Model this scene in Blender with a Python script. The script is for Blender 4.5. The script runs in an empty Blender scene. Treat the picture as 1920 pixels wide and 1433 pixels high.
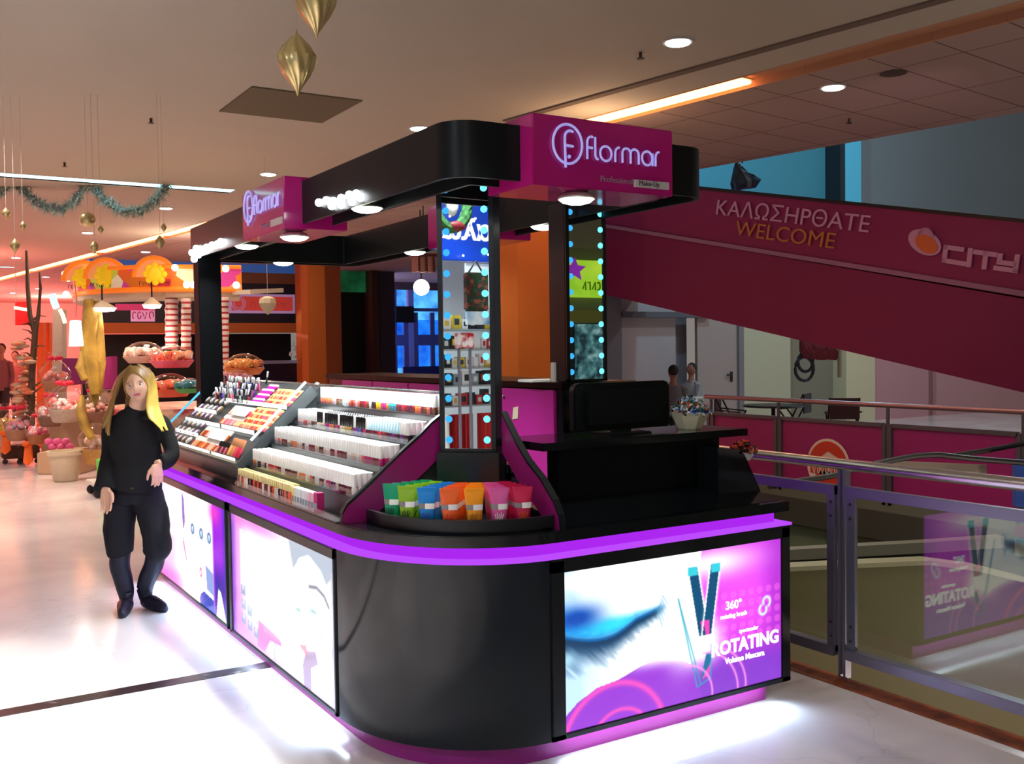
import bpy, bmesh, math, random
import numpy as np
from mathutils import Vector, Matrix, noise

random.seed(7)
sc = bpy.context.scene
COL = sc.collection
PI = math.pi

# ---------------------------------------------------------------- camera
F_PX, CX, CY, EYE = 1880.0, 960.0, 716.5, 1.65
def _ray(x, y): return Vector((x - CX, CY - y, -F_PX))
AY = _ray(-205, 670).normalized()
AX = _ray(4000, 611); AX = (AX - AX.dot(AY) * AY).normalized()
AZ = AX.cross(AY)
ROT = Matrix((AX, AY, AZ))                      # camera space -> room space
cam_d = bpy.data.cameras.new('camera'); cam = bpy.data.objects.new('camera', cam_d); COL.objects.link(cam)
cam_d.sensor_fit = 'HORIZONTAL'; cam_d.sensor_width = 36.0; cam_d.lens = F_PX / 1920 * 36.0
cam_d.clip_start = 0.05; cam_d.clip_end = 300
cam.matrix_world = Matrix.Translation((0, 0, EYE)) @ ROT.to_4x4()
sc.camera = cam
cam_d.dof.use_dof = False

def at(x, y, depth):
    """room position of photo point (x, y) lying `depth` metres in front of the eye"""
    return Vector((0, 0, EYE)) + ROT @ _ray(x, y) * (depth / F_PX)
def onz(x, y, z):
    d = ROT @ _ray(x, y); return Vector((0, 0, EYE)) + d * ((z - EYE) / d.z)
def ony(x, y, Y):
    d = ROT @ _ray(x, y); return Vector((0, 0, EYE)) + d * (Y / d.y)
def onx(x, y, X):
    d = ROT @ _ray(x, y); return Vector((0, 0, EYE)) + d * (X / d.x)

# ---------------------------------------------------------------- world and exposure
sc.view_settings.view_transform = 'Standard'; sc.view_settings.look = 'None'
sc.view_settings.exposure = 0.0; sc.view_settings.gamma = 1.0; sc.view_settings.use_curve_mapping = False
world = bpy.data.worlds.new('world'); sc.world = world; world.use_nodes = True
world.node_tree.nodes['Background'].inputs[0].default_value = (0.48, 0.435, 0.39, 1)
world.node_tree.nodes['Background'].inputs[1].default_value = 0.46

def lin(c):
    if isinstance(c, str):
        c = tuple(int(c[i:i + 2], 16) / 255 for i in (0, 2, 4))
    return tuple((v / 12.92 if v <= 0.04045 else ((v + 0.055) / 1.055) ** 2.4) for v in c[:3]) + (1.0,)

def spot(loc, target, power, color, angle=70, blend=0.6, size=0.06, name='spot_light'):
    d = bpy.data.lights.new(name, 'SPOT'); d.energy = power; d.color = lin(color)[:3]
    d.spot_size = math.radians(angle); d.spot_blend = blend; d.shadow_soft_size = size
    o = bpy.data.objects.new(name, d); COL.objects.link(o); o.location = loc
    o.rotation_euler = (Vector(target) - Vector(loc)).to_track_quat('-Z', 'Y').to_euler()
    return o
def area(loc, target, power, color, sx, sy, name='area_light', spread=180):
    d = bpy.data.lights.new(name, 'AREA'); d.energy = power; d.color = lin(color)[:3]
    d.shape = 'RECTANGLE'; d.size = sx; d.size_y = sy; d.spread = math.radians(spread)
    o = bpy.data.objects.new(name, d); COL.objects.link(o); o.location = loc
    o.rotation_euler = (Vector(target) - Vector(loc)).to_track_quat('-Z', 'Y').to_euler()
    return o

CEIL = 4.1
# ceiling lamps added out of view to whiten the floor (fittings built below)
WALK_LAMPS = [(-2.2, 3.4), (-1.15, 2.0), (-2.4, 6.2), (-1.15, 3.6), (-1.15, 5.2), (0.7, 10.4), (-2.0, 10.5), (-2.0, -0.5)]
for i, (x, y) in enumerate(WALK_LAMPS):
    spot((x, y, CEIL - 0.06), (x, y, 0), (520 if y < 5.5 else 240), 'fff4ea', (58 if x > -1.5 and y < 6 else 88), (0.18 if x > -1.5 and y < 6 else 0.4), 0.08)  # narrow cones near the kiosk shaped to leave its floor strip darker
# added fill spots behind and beside the viewer, no fittings built for them
spot((-3.2, 1.2, 3.9), (2.0, 3.9, 1.0), 160, 'eaf6ff', 60, 0.8, 0.2)
spot((-0.6, -1.6, 3.9), (2.8, 3.3, 1.2), 90, 'fff4ea', 60, 0.8, 0.2)
# red glow of the corridor far away
def glow_point(loc, power, color, r=0.15):  # plain point light without a fitting, added where more light is wanted
    d = bpy.data.lights.new('corridor_lamp', 'POINT'); d.energy = power; d.color = lin(color)[:3]; d.shadow_soft_size = r
    o = bpy.data.objects.new('corridor_lamp', d); COL.objects.link(o); o.location = loc
for x, y, pw in ((-1.5, 20, 160), (1.2, 27, 260), (-1.5, 33, 420), (1.5, 41, 850), (-3, 47, 1300), (6, 46, 1200)): glow_point((x, y, 3.0), pw, 'ff8c80')
for x, y, pw in ((1.0, 12.2, 170), (3.4, 12.0, 100), (2.2, 16.6, 150), (0.4, 14.6, 110)): spot((x, y, 3.98), (x, y + 0.6, 0), pw * 2, 'ffd8c4', 110, 0.7, 0.15)  # added spots brightening the candy stand and gifts, no fittings built
glow_point((5.2, 21.0, 3.2), 120, 'ffd8bc'); glow_point((7.6, 23.6, 3.4), 70, 'ffd4b8'); glow_point((6.3, 8.4, 3.6), 26, 'ffc898'); glow_point((12.5, 31.0, 3.0), 260, '9cb8ff', 0.05)  # added points brightening shop fronts and columns, the blue one the entrance frames
glow_point((12.0, 10.8, 2.2), 34, 'f4e6d8'); glow_point((15.2, 9.6, 2.0), 30, 'ffd0c0'); glow_point((12.2, 11.8, 6.2), 360, 'a8e4ff'); glow_point((16.5, 9.5, 6.4), 460, 'd8e4e8'); glow_point((6.6, 1.5, -1.6), 150, 'ffe4d4')  # added unseen points brightening the cafe, the teal and grey walls and tiled ceiling
for y in (0.4, 3.2, 6.0): spot((5.9, y, 4.04), (6.3, y + 1.2, -3), 95, 'fff0dc', 110, 0.6, 0.12)  # added spots over the atrium to streak the handrail, no fittings built
spot((7.4, 4.6, 3.5), (10.4, 9.4, 2.4), 80, 'ffb8d0', 80, 1.0, 0.05)  # added pink spot aimed at the ramp cladding, no fitting built

# ---------------------------------------------------------------- materials
MATS = {}
def mat(name, color, rough=0.5, metal=0.0, spec=0.5, emit=None, estr=0.0, noise_amt=0.0, noise_scale=20, coat=0.0, alpha=1.0, trans=0.0, bump=0.0, ior=1.45):
    if name in MATS: return MATS[name]
    m = bpy.data.materials.new(name); m.use_nodes = True; MATS[name] = m
    nt = m.node_tree; b = nt.nodes['Principled BSDF']
    c = lin(color) if isinstance(color, str) else tuple(color) + ((1.0,) if len(color) == 3 else ())
    b.inputs['Base Color'].default_value = c
    b.inputs['Roughness'].default_value = rough; b.inputs['Metallic'].default_value = metal
    b.inputs['Specular IOR Level'].default_value = spec; b.inputs['IOR'].default_value = ior
    b.inputs['Coat Weight'].default_value = coat; b.inputs['Coat Roughness'].default_value = 0.05
    b.inputs['Alpha'].default_value = alpha; b.inputs['Transmission Weight'].default_value = trans
    if emit:
        b.inputs['Emission Color'].default_value = lin(emit) if isinstance(emit, str) else emit
        b.inputs['Emission Strength'].default_value = estr
    if noise_amt or bump:
        tc = nt.nodes.new('ShaderNodeTexCoord'); n = nt.nodes.new('ShaderNodeTexNoise')
        n.inputs['Scale'].default_value = noise_scale; n.inputs['Detail'].default_value = 5
        nt.links.new(tc.outputs['Object'], n.inputs['Vector'])
        if noise_amt:
            mx = nt.nodes.new('ShaderNodeMix'); mx.data_type = 'RGBA'
            mx.inputs['A'].default_value = tuple(v * (1 - noise_amt) for v in c[:3]) + (1,)
            mx.inputs['B'].default_value = tuple(min(1, v * (1 + noise_amt) + 0.002) for v in c[:3]) + (1,)
            nt.links.new(n.outputs['Fac'], mx.inputs['Factor']); nt.links.new(mx.outputs['Result'], b.inputs['Base Color'])
        if bump:
            bp = nt.nodes.new('ShaderNodeBump'); bp.inputs['Strength'].default_value = bump
            nt.links.new(n.outputs['Fac'], bp.inputs['Height']); nt.links.new(bp.outputs['Normal'], b.inputs['Normal'])
    return m

def emis(name, color, strength):
    if name in MATS: return MATS[name]
    m = bpy.data.materials.new(name); m.use_nodes = True; MATS[name] = m
    nt = m.node_tree; nt.nodes.remove(nt.nodes['Principled BSDF'])
    e = nt.nodes.new('ShaderNodeEmission'); e.inputs[0].default_value = lin(color); e.inputs[1].default_value = strength
    nt.links.new(e.outputs[0], nt.nodes['Material Output'].inputs[0])
    return m

def glass(name, tint='ffffff', fac=0.12, rough=0.0):
    """thin clear pane: lets light straight through and mirrors a part of it, more at grazing angles"""
    if name in MATS: return MATS[name]
    m = bpy.data.materials.new(name); m.use_nodes = True; MATS[name] = m
    nt = m.node_tree; nt.nodes.remove(nt.nodes['Principled BSDF'])
    t = nt.nodes.new('ShaderNodeBsdfTransparent'); t.inputs[0].default_value = lin(tint)
    g = nt.nodes.new('ShaderNodeBsdfGlossy'); g.inputs['Roughness'].default_value = rough
    lw = nt.nodes.new('ShaderNodeLayerWeight'); lw.inputs[0].default_value = 0.5
    fr = nt.nodes.new('ShaderNodeMath'); fr.operation = 'POWER'; fr.inputs[1].default_value = 4.0; nt.links.new(lw.outputs['Facing'], fr.inputs[0])
    ad = nt.nodes.new('ShaderNodeMath'); ad.operation = 'ADD'; ad.inputs[1].default_value = fac * 0.5; ad.use_clamp = True
    mx = nt.nodes.new('ShaderNodeMixShader')
    nt.links.new(fr.outputs[0], ad.inputs[0]); nt.links.new(ad.outputs[0], mx.inputs[0])
    nt.links.new(t.outputs[0], mx.inputs[1]); nt.links.new(g.outputs[0], mx.inputs[2])
    nt.links.new(mx.outputs[0], nt.nodes['Material Output'].inputs[0])
    return m

def ramp_mat(name, stops, scale=3.0, rough=0.6, kind='noise', emit=0.0, detail=4, coords='Object'):
    """procedural multi-colour surface"""
    if name in MATS: return MATS[name]
    m = bpy.data.materials.new(name); m.use_nodes = True; MATS[name] = m
    nt = m.node_tree; b = nt.nodes['Principled BSDF']; b.inputs['Roughness'].default_value = rough
    tc = nt.nodes.new('ShaderNodeTexCoord')
    if kind == 'voronoi':
        n = nt.nodes.new('ShaderNodeTexVoronoi'); out = 'Color'
        sep = nt.nodes.new('ShaderNodeSeparateColor'); nt.links.new(n.outputs['Color'], sep.inputs[0]); src = sep.outputs[0]
    else:
        n = nt.nodes.new('ShaderNodeTexNoise'); n.inputs['Detail'].default_value = detail; src = n.outputs['Fac']
    n.inputs['Scale'].default_value = scale
    nt.links.new(tc.outputs[coords], n.inputs['Vector'])
    r = nt.nodes.new('ShaderNodeValToRGB'); cr = r.color_ramp
    while len(cr.elements) < len(stops): cr.elements.new(0.5)
    for e, (p, c) in zip(cr.elements, stops): e.position = p; e.color = lin(c)
    if kind == 'voronoi': cr.interpolation = 'CONSTANT'
    nt.links.new(src, r.inputs[0]); nt.links.new(r.outputs[0], b.inputs['Base Color'])
    if emit:
        nt.links.new(r.outputs[0], b.inputs['Emission Color']); b.inputs['Emission Strength'].default_value = emit
    return m

# ---------------------------------------------------------------- mesh building
class MB:
    def __init__(s): s.v = []; s.f = []
    def add(s, vs, fs):
        k = len(s.v); s.v += [tuple(v) for v in vs]; s.f += [tuple(i + k for i in f) for f in fs]; return s
    def box(s, x0, x1, y0, y1, z0, z1, M=None):
        vs = [(x, y, z) for z in (z0, z1) for y in (y0, y1) for x in (x0, x1)]
        if M is not None: vs = [M @ Vector(v) for v in vs]
        return s.add(vs, [(0, 2, 3, 1), (4, 5, 7, 6), (0, 1, 5, 4), (2, 6, 7, 3), (0, 4, 6, 2), (1, 3, 7, 5)])
    def prism(s, pts, z0, z1, M=None):
        n = len(pts)
        vs = [Vector((x, y, z0)) for x, y in pts] + [Vector((x, y, z1)) for x, y in pts]
        if M is not None: vs = [M @ v for v in vs]
        return s.add(vs, [tuple(range(n))[::-1], tuple(range(n, 2 * n))] + [(i, (i + 1) % n, n + (i + 1) % n, n + i) for i in range(n)])
    def slab(s, pts, t):
        """polygon in space given thickness t (vector)"""
        n = len(pts); t = Vector(t)
        vs = [Vector(p) for p in pts] + [Vector(p) + t for p in pts]
        return s.add(vs, [tuple(range(n))[::-1], tuple(range(n, 2 * n))] + [(i, (i + 1) % n, n + (i + 1) % n, n + i) for i in range(n)])
    def bar(s, a, b, w, h, up=(0, 0, 1)):
        a, b = Vector(a), Vector(b); t = (b - a).normalized(); u = Vector(up)
        sd = t.cross(u).normalized() * (w / 2); n = sd.cross(t).normalized() * (h / 2)
        vs = [p + i * sd + j * n for p in (a, b) for i, j in ((-1, -1), (1, -1), (1, 1), (-1, 1))]
        return s.add(vs, [(0, 3, 2, 1), (4, 5, 6, 7), (0, 1, 5, 4), (1, 2, 6, 5), (2, 3, 7, 6), (3, 0, 4, 7)])
    def tube(s, path, radii, n=10, ref=(0.13, 0.05, 1), cap=True, flat=1.0):
        P = [Vector(p) for p in path]
        if not hasattr(radii, '__len__'): radii = [radii] * len(P)
        vs = []; ref = Vector(ref)
        for i, p in enumerate(P):
            t = (P[min(i + 1, len(P) - 1)] - P[max(i - 1, 0)]).normalized()
            sd = t.cross(ref)
            sd = sd.normalized() if sd.length > 1e-4 else Vector((1, 0, 0))
            nn = sd.cross(t); r = radii[i]
            ra, rb = (r if hasattr(r, '__len__') else (r, r * flat))
            for k in range(n):
                a = 2 * PI * k / n; vs.append(p + sd * (ra * math.cos(a)) + nn * (rb * math.sin(a)))
        fs = [(i * n + k, i * n + (k + 1) % n, (i + 1) * n + (k + 1) % n, (i + 1) * n + k) for i in range(len(P) - 1) for k in range(n)]
        if cap: fs += [tuple(range(n))[::-1], tuple(range((len(P) - 1) * n, len(P) * n))]
        return s.add(vs, fs)
    def lathe(s, prof, c=(0, 0, 0), n=20, M=None):
        vs = []
        for r, z in prof:
            for k in range(n):
                a = 2 * PI * k / n; v = Vector((r * math.cos(a), r * math.sin(a), z))
                vs.append((M @ v if M is not None else v) + Vector(c))
        m = len(prof)
        fs = [(i * n + k, i * n + (k + 1) % n, (i + 1) * n + (k + 1) % n, (i + 1) * n + k) for i in range(m - 1) for k in range(n)]
        fs += [tuple(range(n))[::-1], tuple(range((m - 1) * n, m * n))]
        return s.add(vs, fs)
    def ball(s, c, r, n=12, m=8):
        rx, ry, rz = r if hasattr(r, '__len__') else (r, r, r)
        vs = [Vector(c) + Vector((rx * math.sin(PI * j / m) * math.cos(2 * PI * k / n), ry * math.sin(PI * j / m) * math.sin(2 * PI * k / n), rz * math.cos(PI * j / m))) for j in range(1, m) for k in range(n)]
        q = len(vs); vs += [Vector(c) + Vector((0, 0, rz)), Vector(c) - Vector((0, 0, rz))]
        fs = [((j) * n + (k + 1) % n, j * n + k, (j + 1) * n + k, (j + 1) * n + (k + 1) % n) for j in range(m - 2) for k in range(n)]
        fs += [(q, k, (k + 1) % n) for k in range(n)] + [(q + 1, (m - 2) * n + (k + 1) % n, (m - 2) * n + k) for k in range(n)]
        return s.add(vs, fs)
    def build(s, name, m, parent=None, smooth=False, bevel=0.0, origin=None, seg=2):
        me = bpy.data.meshes.new(name)
        off = Vector(world_loc(parent)) if parent else Vector(origin) if origin is not None else None
        if off is None:
            a = np.array([tuple(v) for v in s.v]); lo, hi = a.min(0), a.max(0)
            off = Vector(((lo[0] + hi[0]) / 2, (lo[1] + hi[1]) / 2, lo[2]))
        me.from_pydata([tuple(Vector(v) - off) for v in s.v], [], s.f); me.update()
        bm = bmesh.new(); bm.from_mesh(me); bmesh.ops.recalc_face_normals(bm, faces=bm.faces)
        if bevel:
            es = [e for e in bm.edges if len(e.link_faces) == 2 and e.calc_face_angle(0) > 0.6]
            bmesh.ops.bevel(bm, geom=es, offset=bevel, segments=seg, affect='EDGES', clamp_overlap=True)
        bm.to_mesh(me); bm.free()
        if smooth:
            me.shade_smooth()
            try: me.set_sharp_from_angle(angle=math.radians(42))
            except Exception: pass
        o = bpy.data.objects.new(name, me); COL.objects.link(o)
        if m: me.materials.append(m)
        if parent: o.parent = parent
        else: o.location = off
        return o

def world_loc(o):
    p = Vector((0, 0, 0))
    while o is not None:
        p += o.location; o = o.parent
    return p
def tag(o, label=None, cat=None, group=None, kind=None):
    if label: o['label'] = label
    if cat: o['category'] = cat
    if group: o['group'] = group
    if kind: o['kind'] = kind
    return o
def thing(name, loc, label, cat, group=None, kind=None):
    o = bpy.data.objects.new(name, None); COL.objects.link(o); o.location = loc; o.empty_display_size = 0.05
    return tag(o, label, cat, group, kind)
def struct(o): o['kind'] = 'structure'; return o
def copy_tree(o, parent=None):
    c = o.copy(); COL.objects.link(c)
    if parent: c.parent = parent
    for ch in list(o.children): copy_tree(ch, c)
    return c

def text_obj(s, name, m, size, origin, xdir, ydir, parent=None, depth=0.004, align='CENTER', width=None, shear=0.0, bold=0.0, space=1.0):
    """writing as real raised lettering; xdir runs along the line, ydir up the letters"""
    cu = bpy.data.curves.new(name, 'FONT'); cu.body = s; cu.size = size; cu.align_x = align; cu.extrude = depth / 2
    cu.shear = shear; cu.offset = bold; cu.resolution_u = 3; cu.space_character = space
    t = bpy.data.objects.new('t', cu); COL.objects.link(t)
    dg = bpy.context.evaluated_depsgraph_get(); me = bpy.data.meshes.new_from_object(t.evaluated_get(dg))
    bpy.data.objects.remove(t); bpy.data.curves.remove(cu)
    me.name = name
    a = np.array([v.co[:] for v in me.vertices]); sx = 1.0
    if width: sx = width / (a[:, 0].max() - a[:, 0].min())
    X, Y = Vector(xdir).normalized(), Vector(ydir).normalized(); Z = X.cross(Y)
    off = world_loc(parent) if parent else Vector(origin)
    for v in me.vertices:
        p = Vector(origin) + X * (v.co.x * sx) + Y * v.co.y + Z * v.co.z
        v.co = p - off
    me.materials.clear(); me.materials.append(m)
    o = bpy.data.objects.new(name, me); COL.objects.link(o)
    if parent: o.parent = parent
    else: o.location = off
    return o

def strokes(name, m, paths, r, origin, X, Y, parent, scale=1.0, lift=0.0, n=6):
    """lettering drawn as thin neon-like tubes; paths are lists of 2-D points"""
    X, Y = Vector(X).normalized(), Vector(Y).normalized(); Z = X.cross(Y); mb = MB()
    for p in paths:
        mb.tube([Vector(origin) + X * (x * scale) + Y * (y * scale) + Z * lift for x, y in p], r, n=n, ref=Z)
    return mb.build(name, m, parent, smooth=True)

def arc(cx, cy, rx, ry, a0, a1, n=14):
    return [(cx + rx * math.cos(math.radians(a0 + (a1 - a0) * i / n)), cy + ry * math.sin(math.radians(a0 + (a1 - a0) * i / n))) for i in range(n + 1)]

def painted_panel(name, fn, P0, U, V, nu, nv, strength, parent, back=(0, 0, 0)):
    """a backlit printed film: a fine grid whose printed colour is a function of its own surface"""
    P0, U, V = Vector(P0), Vector(U), Vector(V)
    off = world_loc(parent)
    s, t = np.meshgrid((np.arange(nu) + 0.5) / nu, (np.arange(nv) + 0.5) / nv)
    rgb = np.clip(fn(s, t), 0, 1)
    gs, gt = np.meshgrid(np.arange(nu + 1) / nu, np.arange(nv + 1) / nv)
    co = (np.array(P0 - off)[None, None] + gs[..., None] * np.array(U) + gt[..., None] * np.array(V)).reshape(-1, 3)
    k = (np.arange(nv)[:, None] * (nu + 1) + np.arange(nu)[None]).ravel()
    fs = np.stack([k, k + 1, k + nu + 2, k + nu + 1], 1)
    me = bpy.data.meshes.new(name); me.from_pydata(co.tolist(), [], fs.tolist()); me.update()
    ca = me.color_attributes.new('print', 'FLOAT_COLOR', 'CORNER')
    lc = np.where(rgb <= 0.04045, rgb / 12.92, ((rgb + 0.055) / 1.055) ** 2.4)
    # printed colour per corner: average of the neighbouring cells for smoothness
    pad = np.pad(lc, ((1, 1), (1, 1), (0, 0)), mode='edge')
    vc = (pad[:-1, :-1] + pad[1:, :-1] + pad[:-1, 1:] + pad[1:, 1:]) / 4
    vc = vc.reshape(-1, 3); cc = vc[fs.ravel()]
    ca.data.foreach_set('color', np.concatenate([cc, np.ones((len(cc), 1))], 1).ravel().astype(np.float32))
    mt = bpy.data.materials.new(name + '_film'); mt.use_nodes = True; nt = mt.node_tree
    b = nt.nodes['Principled BSDF']; at_ = nt.nodes.new('ShaderNodeVertexColor'); at_.layer_name = 'print'
    b.inputs['Base Color'].default_value = (0.01, 0.01, 0.01, 1); b.inputs['Roughness'].default_value = 0.15
    nt.links.new(at_.outputs[0], b.inputs['Emission Color']); b.inputs['Emission Strength'].default_value = strength
    me.materials.append(mt)
    o = bpy.data.objects.new(name, me); COL.objects.link(o); o.parent = parent
    return o
# ================================================================ THE SETTING
def strip_x(y): return 6.42 - 0.1305 * (y - 8.83)          # edge of the smooth ceiling, it runs a little askew
SW = 0.36

def marble(name, c1, c2, rough, scale):
    m = bpy.data.materials.new(name); m.use_nodes = True; nt = m.node_tree; b = nt.nodes['Principled BSDF']
    tc = nt.nodes.new('ShaderNodeTexCoord')
    n1 = nt.nodes.new('ShaderNodeTexNoise'); n1.inputs['Scale'].default_value = scale; n1.inputs['Detail'].default_value = 8
    n1.inputs['Distortion'].default_value = 1.2
    n2 = nt.nodes.new('ShaderNodeTexNoise'); n2.inputs['Scale'].default_value = scale * 14; n2.inputs['Detail'].default_value = 3
    r = nt.nodes.new('ShaderNodeValToRGB'); r.color_ramp.elements[0].position = 0.35; r.color_ramp.elements[0].color = lin(c1)
    r.color_ramp.elements[1].position = 0.62; r.color_ramp.elements[1].color = lin(c2)
    v = nt.nodes.new('ShaderNodeTexVoronoi'); v.feature = 'DISTANCE_TO_EDGE'; v.inputs['Scale'].default_value = 0.9
    mp = nt.nodes.new('ShaderNodeMapping'); mp.inputs['Scale'].default_value = (1, 1.0, 1)
    nx = nt.nodes.new('ShaderNodeTexNoise'); nx.inputs['Scale'].default_value = 3.0
    va = nt.nodes.new('ShaderNodeVectorMath'); va.operation = 'MULTIPLY_ADD'; va.inputs[1].default_value = (0.5, 0.5, 0.5)
    cr = nt.nodes.new('ShaderNodeValToRGB'); cr.color_ramp.elements[0].position = 0.0; cr.color_ramp.elements[0].color = (0.55, 0.5, 0.55, 1)
    cr.color_ramp.elements[1].position = 0.006; cr.color_ramp.elements[1].color = (1, 1, 1, 1)
    L = nt.links.new
    L(tc.outputs['Object'], n1.inputs['Vector']); L(tc.outputs['Object'], n2.inputs['Vector']); L(tc.outputs['Object'], nx.inputs['Vector'])
    L(nx.outputs['Color'], va.inputs[0]); L(tc.outputs['Object'], va.inputs[2]); L(va.outputs[0], v.inputs['Vector'])
    L(n1.outputs['Fac'], r.inputs[0]); L(v.outputs['Distance'], cr.inputs[0])
    mx = nt.nodes.new('ShaderNodeMix'); mx.data_type = 'RGBA'; mx.blend_type = 'MULTIPLY'; mx.inputs['Factor'].default_value = 0.25
    L(r.outputs[0], mx.inputs['A']); L(cr.outputs[0], mx.inputs['B']); L(mx.outputs['Result'], b.inputs['Base Color'])
    mr = nt.nodes.new('ShaderNodeMapRange'); mr.inputs['To Min'].default_value = rough * 0.7; mr.inputs['To Max'].default_value = rough * 1.4
    L(n2.outputs['Fac'], mr.inputs['Value']); L(mr.outputs[0], b.inputs['Roughness'])
    return m
M_floor = marble('floor_marble', 'd4ced2', 'e8e3e2', 0.14, 0.8)
f = MB().box(-14, 3.83, -8, 56, -0.35, 0)
f.box(3.96, 34, 9.9, 56, -0.35, 0).box(8.85, 34, -8, 9.9, -0.35, 0).box(3.83, 3.96, 9.9, 56, -0.35, 0)
struct(f.build('floor', M_floor, origin=(0, 0, 0)))
M_brick = ramp_mat('terracotta', [(0.3, '5a2408'), (0.55, '8c4216'), (0.75, 'a55620')], 9, 0.8)
struct(MB().box(3.83, 3.96, -8, 9.9, -0.35, 0.004).build('trim_1', M_brick, origin=(0, 0, 0)))
M_joint = ramp_mat('dark_joint', [(0.50, '121016'), (0.62, '2a262c'), (0.72, '8a7c78')], 14, 0.3)
struct(MB().box(-14, 1.66, 5.09, 5.19, -0.01, 0.0025).build('trim_2', M_joint, origin=(0, 5.14, 0)))
# dark recessed access cover beside the railing foot
hatch = MB().box(3.52, 3.82, 3.62, 4.1, 0.001, 0.006).build('floor_hatch', mat('hatch_dark', '2a2422', 0.5))
tag(hatch, 'small dark access cover in the floor between kiosk and railing', 'hatch')
fr = MB()
for a, b in (((3.50, 3.6), (3.84, 3.6)), ((3.50, 3.6), (3.50, 4.12)), ((3.84, 3.6), (3.84, 4.12))):
    fr.bar((a[0], a[1], 0.006), (b[0], b[1], 0.006), 0.035, 0.012)
fr.build('rim', mat('brass_trim', '8a7a58', 0.35, 0.6), hatch)

# ---- ceilings
M_ceil = mat('smooth_ceiling', 'b4afa2', 0.85, noise_amt=0.02, noise_scale=1.5)
ce = MB()
def cpoly(y0, y1, x0=-14): return [(x0, y0), (strip_x(y0), y0), (strip_x(y1), y1), (x0, y1)]
ce.prism(cpoly(-8, 15.10), CEIL, CEIL + 0.3).prism(cpoly(15.44, 31.0), CEIL, CEIL + 0.3).prism(cpoly(31.3, 56), CEIL, CEIL + 0.3)
ce.prism(cpoly(15.10, 15.44, 4.5), CEIL, CEIL + 0.3)
ce.prism(cpoly(31.0, 31.3, 3.0), CEIL, CEIL + 0.3)
struct(ce.build('ceiling', M_ceil, origin=(0, 0, CEIL)))
# tiled ceiling beyond the askew light channel
def tile_ceiling():
    m = bpy.data.materials.new('ceiling_tiles'); m.use_nodes = True; nt = m.node_tree; b = nt.nodes['Principled BSDF']; b.inputs['Roughness'].default_value = 0.9
    tc = nt.nodes.new('ShaderNodeTexCoord'); mp = nt.nodes.new('ShaderNodeMapping'); mp.inputs['Rotation'].default_value = (0, 0, math.radians(-7.4))
    br = nt.nodes.new('ShaderNodeTexBrick'); br.offset = 0; br.inputs['Scale'].default_value = 1.0; br.inputs['Brick Width'].default_value = 1.2; br.inputs['Row Height'].default_value = 0.6
    br.inputs['Mortar Size'].default_value = 0.009; br.inputs['Color1'].default_value = lin('a8948e'); br.inputs['Color2'].default_value = lin('a4908b'); br.inputs['Mortar'].default_value = lin('65544f')
    nt.links.new(tc.outputs['Object'], mp.inputs[0]); nt.links.new(mp.outputs[0], br.inputs['Vector']); nt.links.new(br.outputs['Color'], b.inputs['Base Color'])
    return m
E1, E2 = onz(1336, 313, CEIL), onz(1920, 210, CEIL)
ed = (E2 - E1) / (E2.y - E1.y)
def edge_x(y): return E1.x + (y - E1.y) * ed.x
tl = MB()
tl.prism([(strip_x(-8) + SW, -8), (edge_x(-8), -8), (edge_x(16), 16), (strip_x(16) + SW, 16)], CEIL, CEIL + 0.3)
tl.prism([(strip_x(16) + SW, 16), (edge_x(16), 16), (30, 16), (30, 56), (strip_x(56) + SW, 56)], CEIL, CEIL + 0.3)
struct(tl.build('ceiling', tile_ceiling(), origin=(0, 0, CEIL)))
# the light channel between them, painted orange-red inside, lit tubes in part of its length
ch = MB()
for y0, y1 in ((-8, 56),):
    a0, a1 = strip_x(y0), strip_x(y1)
    ch.prism([(a0, y0), (a0 + SW, y0), (a1 + SW, y1), (a1, y1)], CEIL + 0.07, CEIL + 0.3)
    for o in (-0.03, SW):
        ch.prism([(a0 + o, y0), (a0 + o + 0.03, y0), (a1 + o + 0.03, y1), (a1 + o, y1)], CEIL - 0.004, CEIL + 0.3)
struct(ch.build('trim_3', mat('channel_tan', 'b88a6c', 0.6), origin=(0, 0, CEIL)))
M_warm_tube = emis('warm_tube', 'ff9a58', 10.0)
for y0, y1, lb in ((6.9, 12.6, 'glowing warm tube light in the orange ceiling channel behind the wide pink sign'),
                   (18.9, 21.8, 'glowing warm tube light in the ceiling channel over the far black canopy corner'),
                   (22.1, 26.0, 'glowing warm tube light in the ceiling channel above the candy stand bulbs'),
                   (26.6, 32.5, 'glowing warm tube light in the ceiling channel above the bare twig tree'),
                   (33.0, 40.0, 'glowing warm tube light at the far red end of the ceiling channel')):
    t = thing('tube_light', (strip_x((y0 + y1) / 2) + SW / 2, (y0 + y1) / 2, CEIL + 0.05), lb, 'light', 'tube lights in the orange ceiling channel')
    a, b = Vector((strip_x(y0) + SW / 2, y0, CEIL + 0.035)), Vector((strip_x(y1) + SW / 2, y1, CEIL + 0.035))
    MB().bar(a, b, SW - 0.07, 0.035).build('diffuser', M_warm_tube, t, bevel=0.01)
    MB().bar(a + Vector((0, 0, 0.03)), b + Vector((0, 0, 0.03)), SW - 0.03, 0.02).build('housing', mat('cream_metal', 'd8c8a8', 0.5), t)
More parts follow.
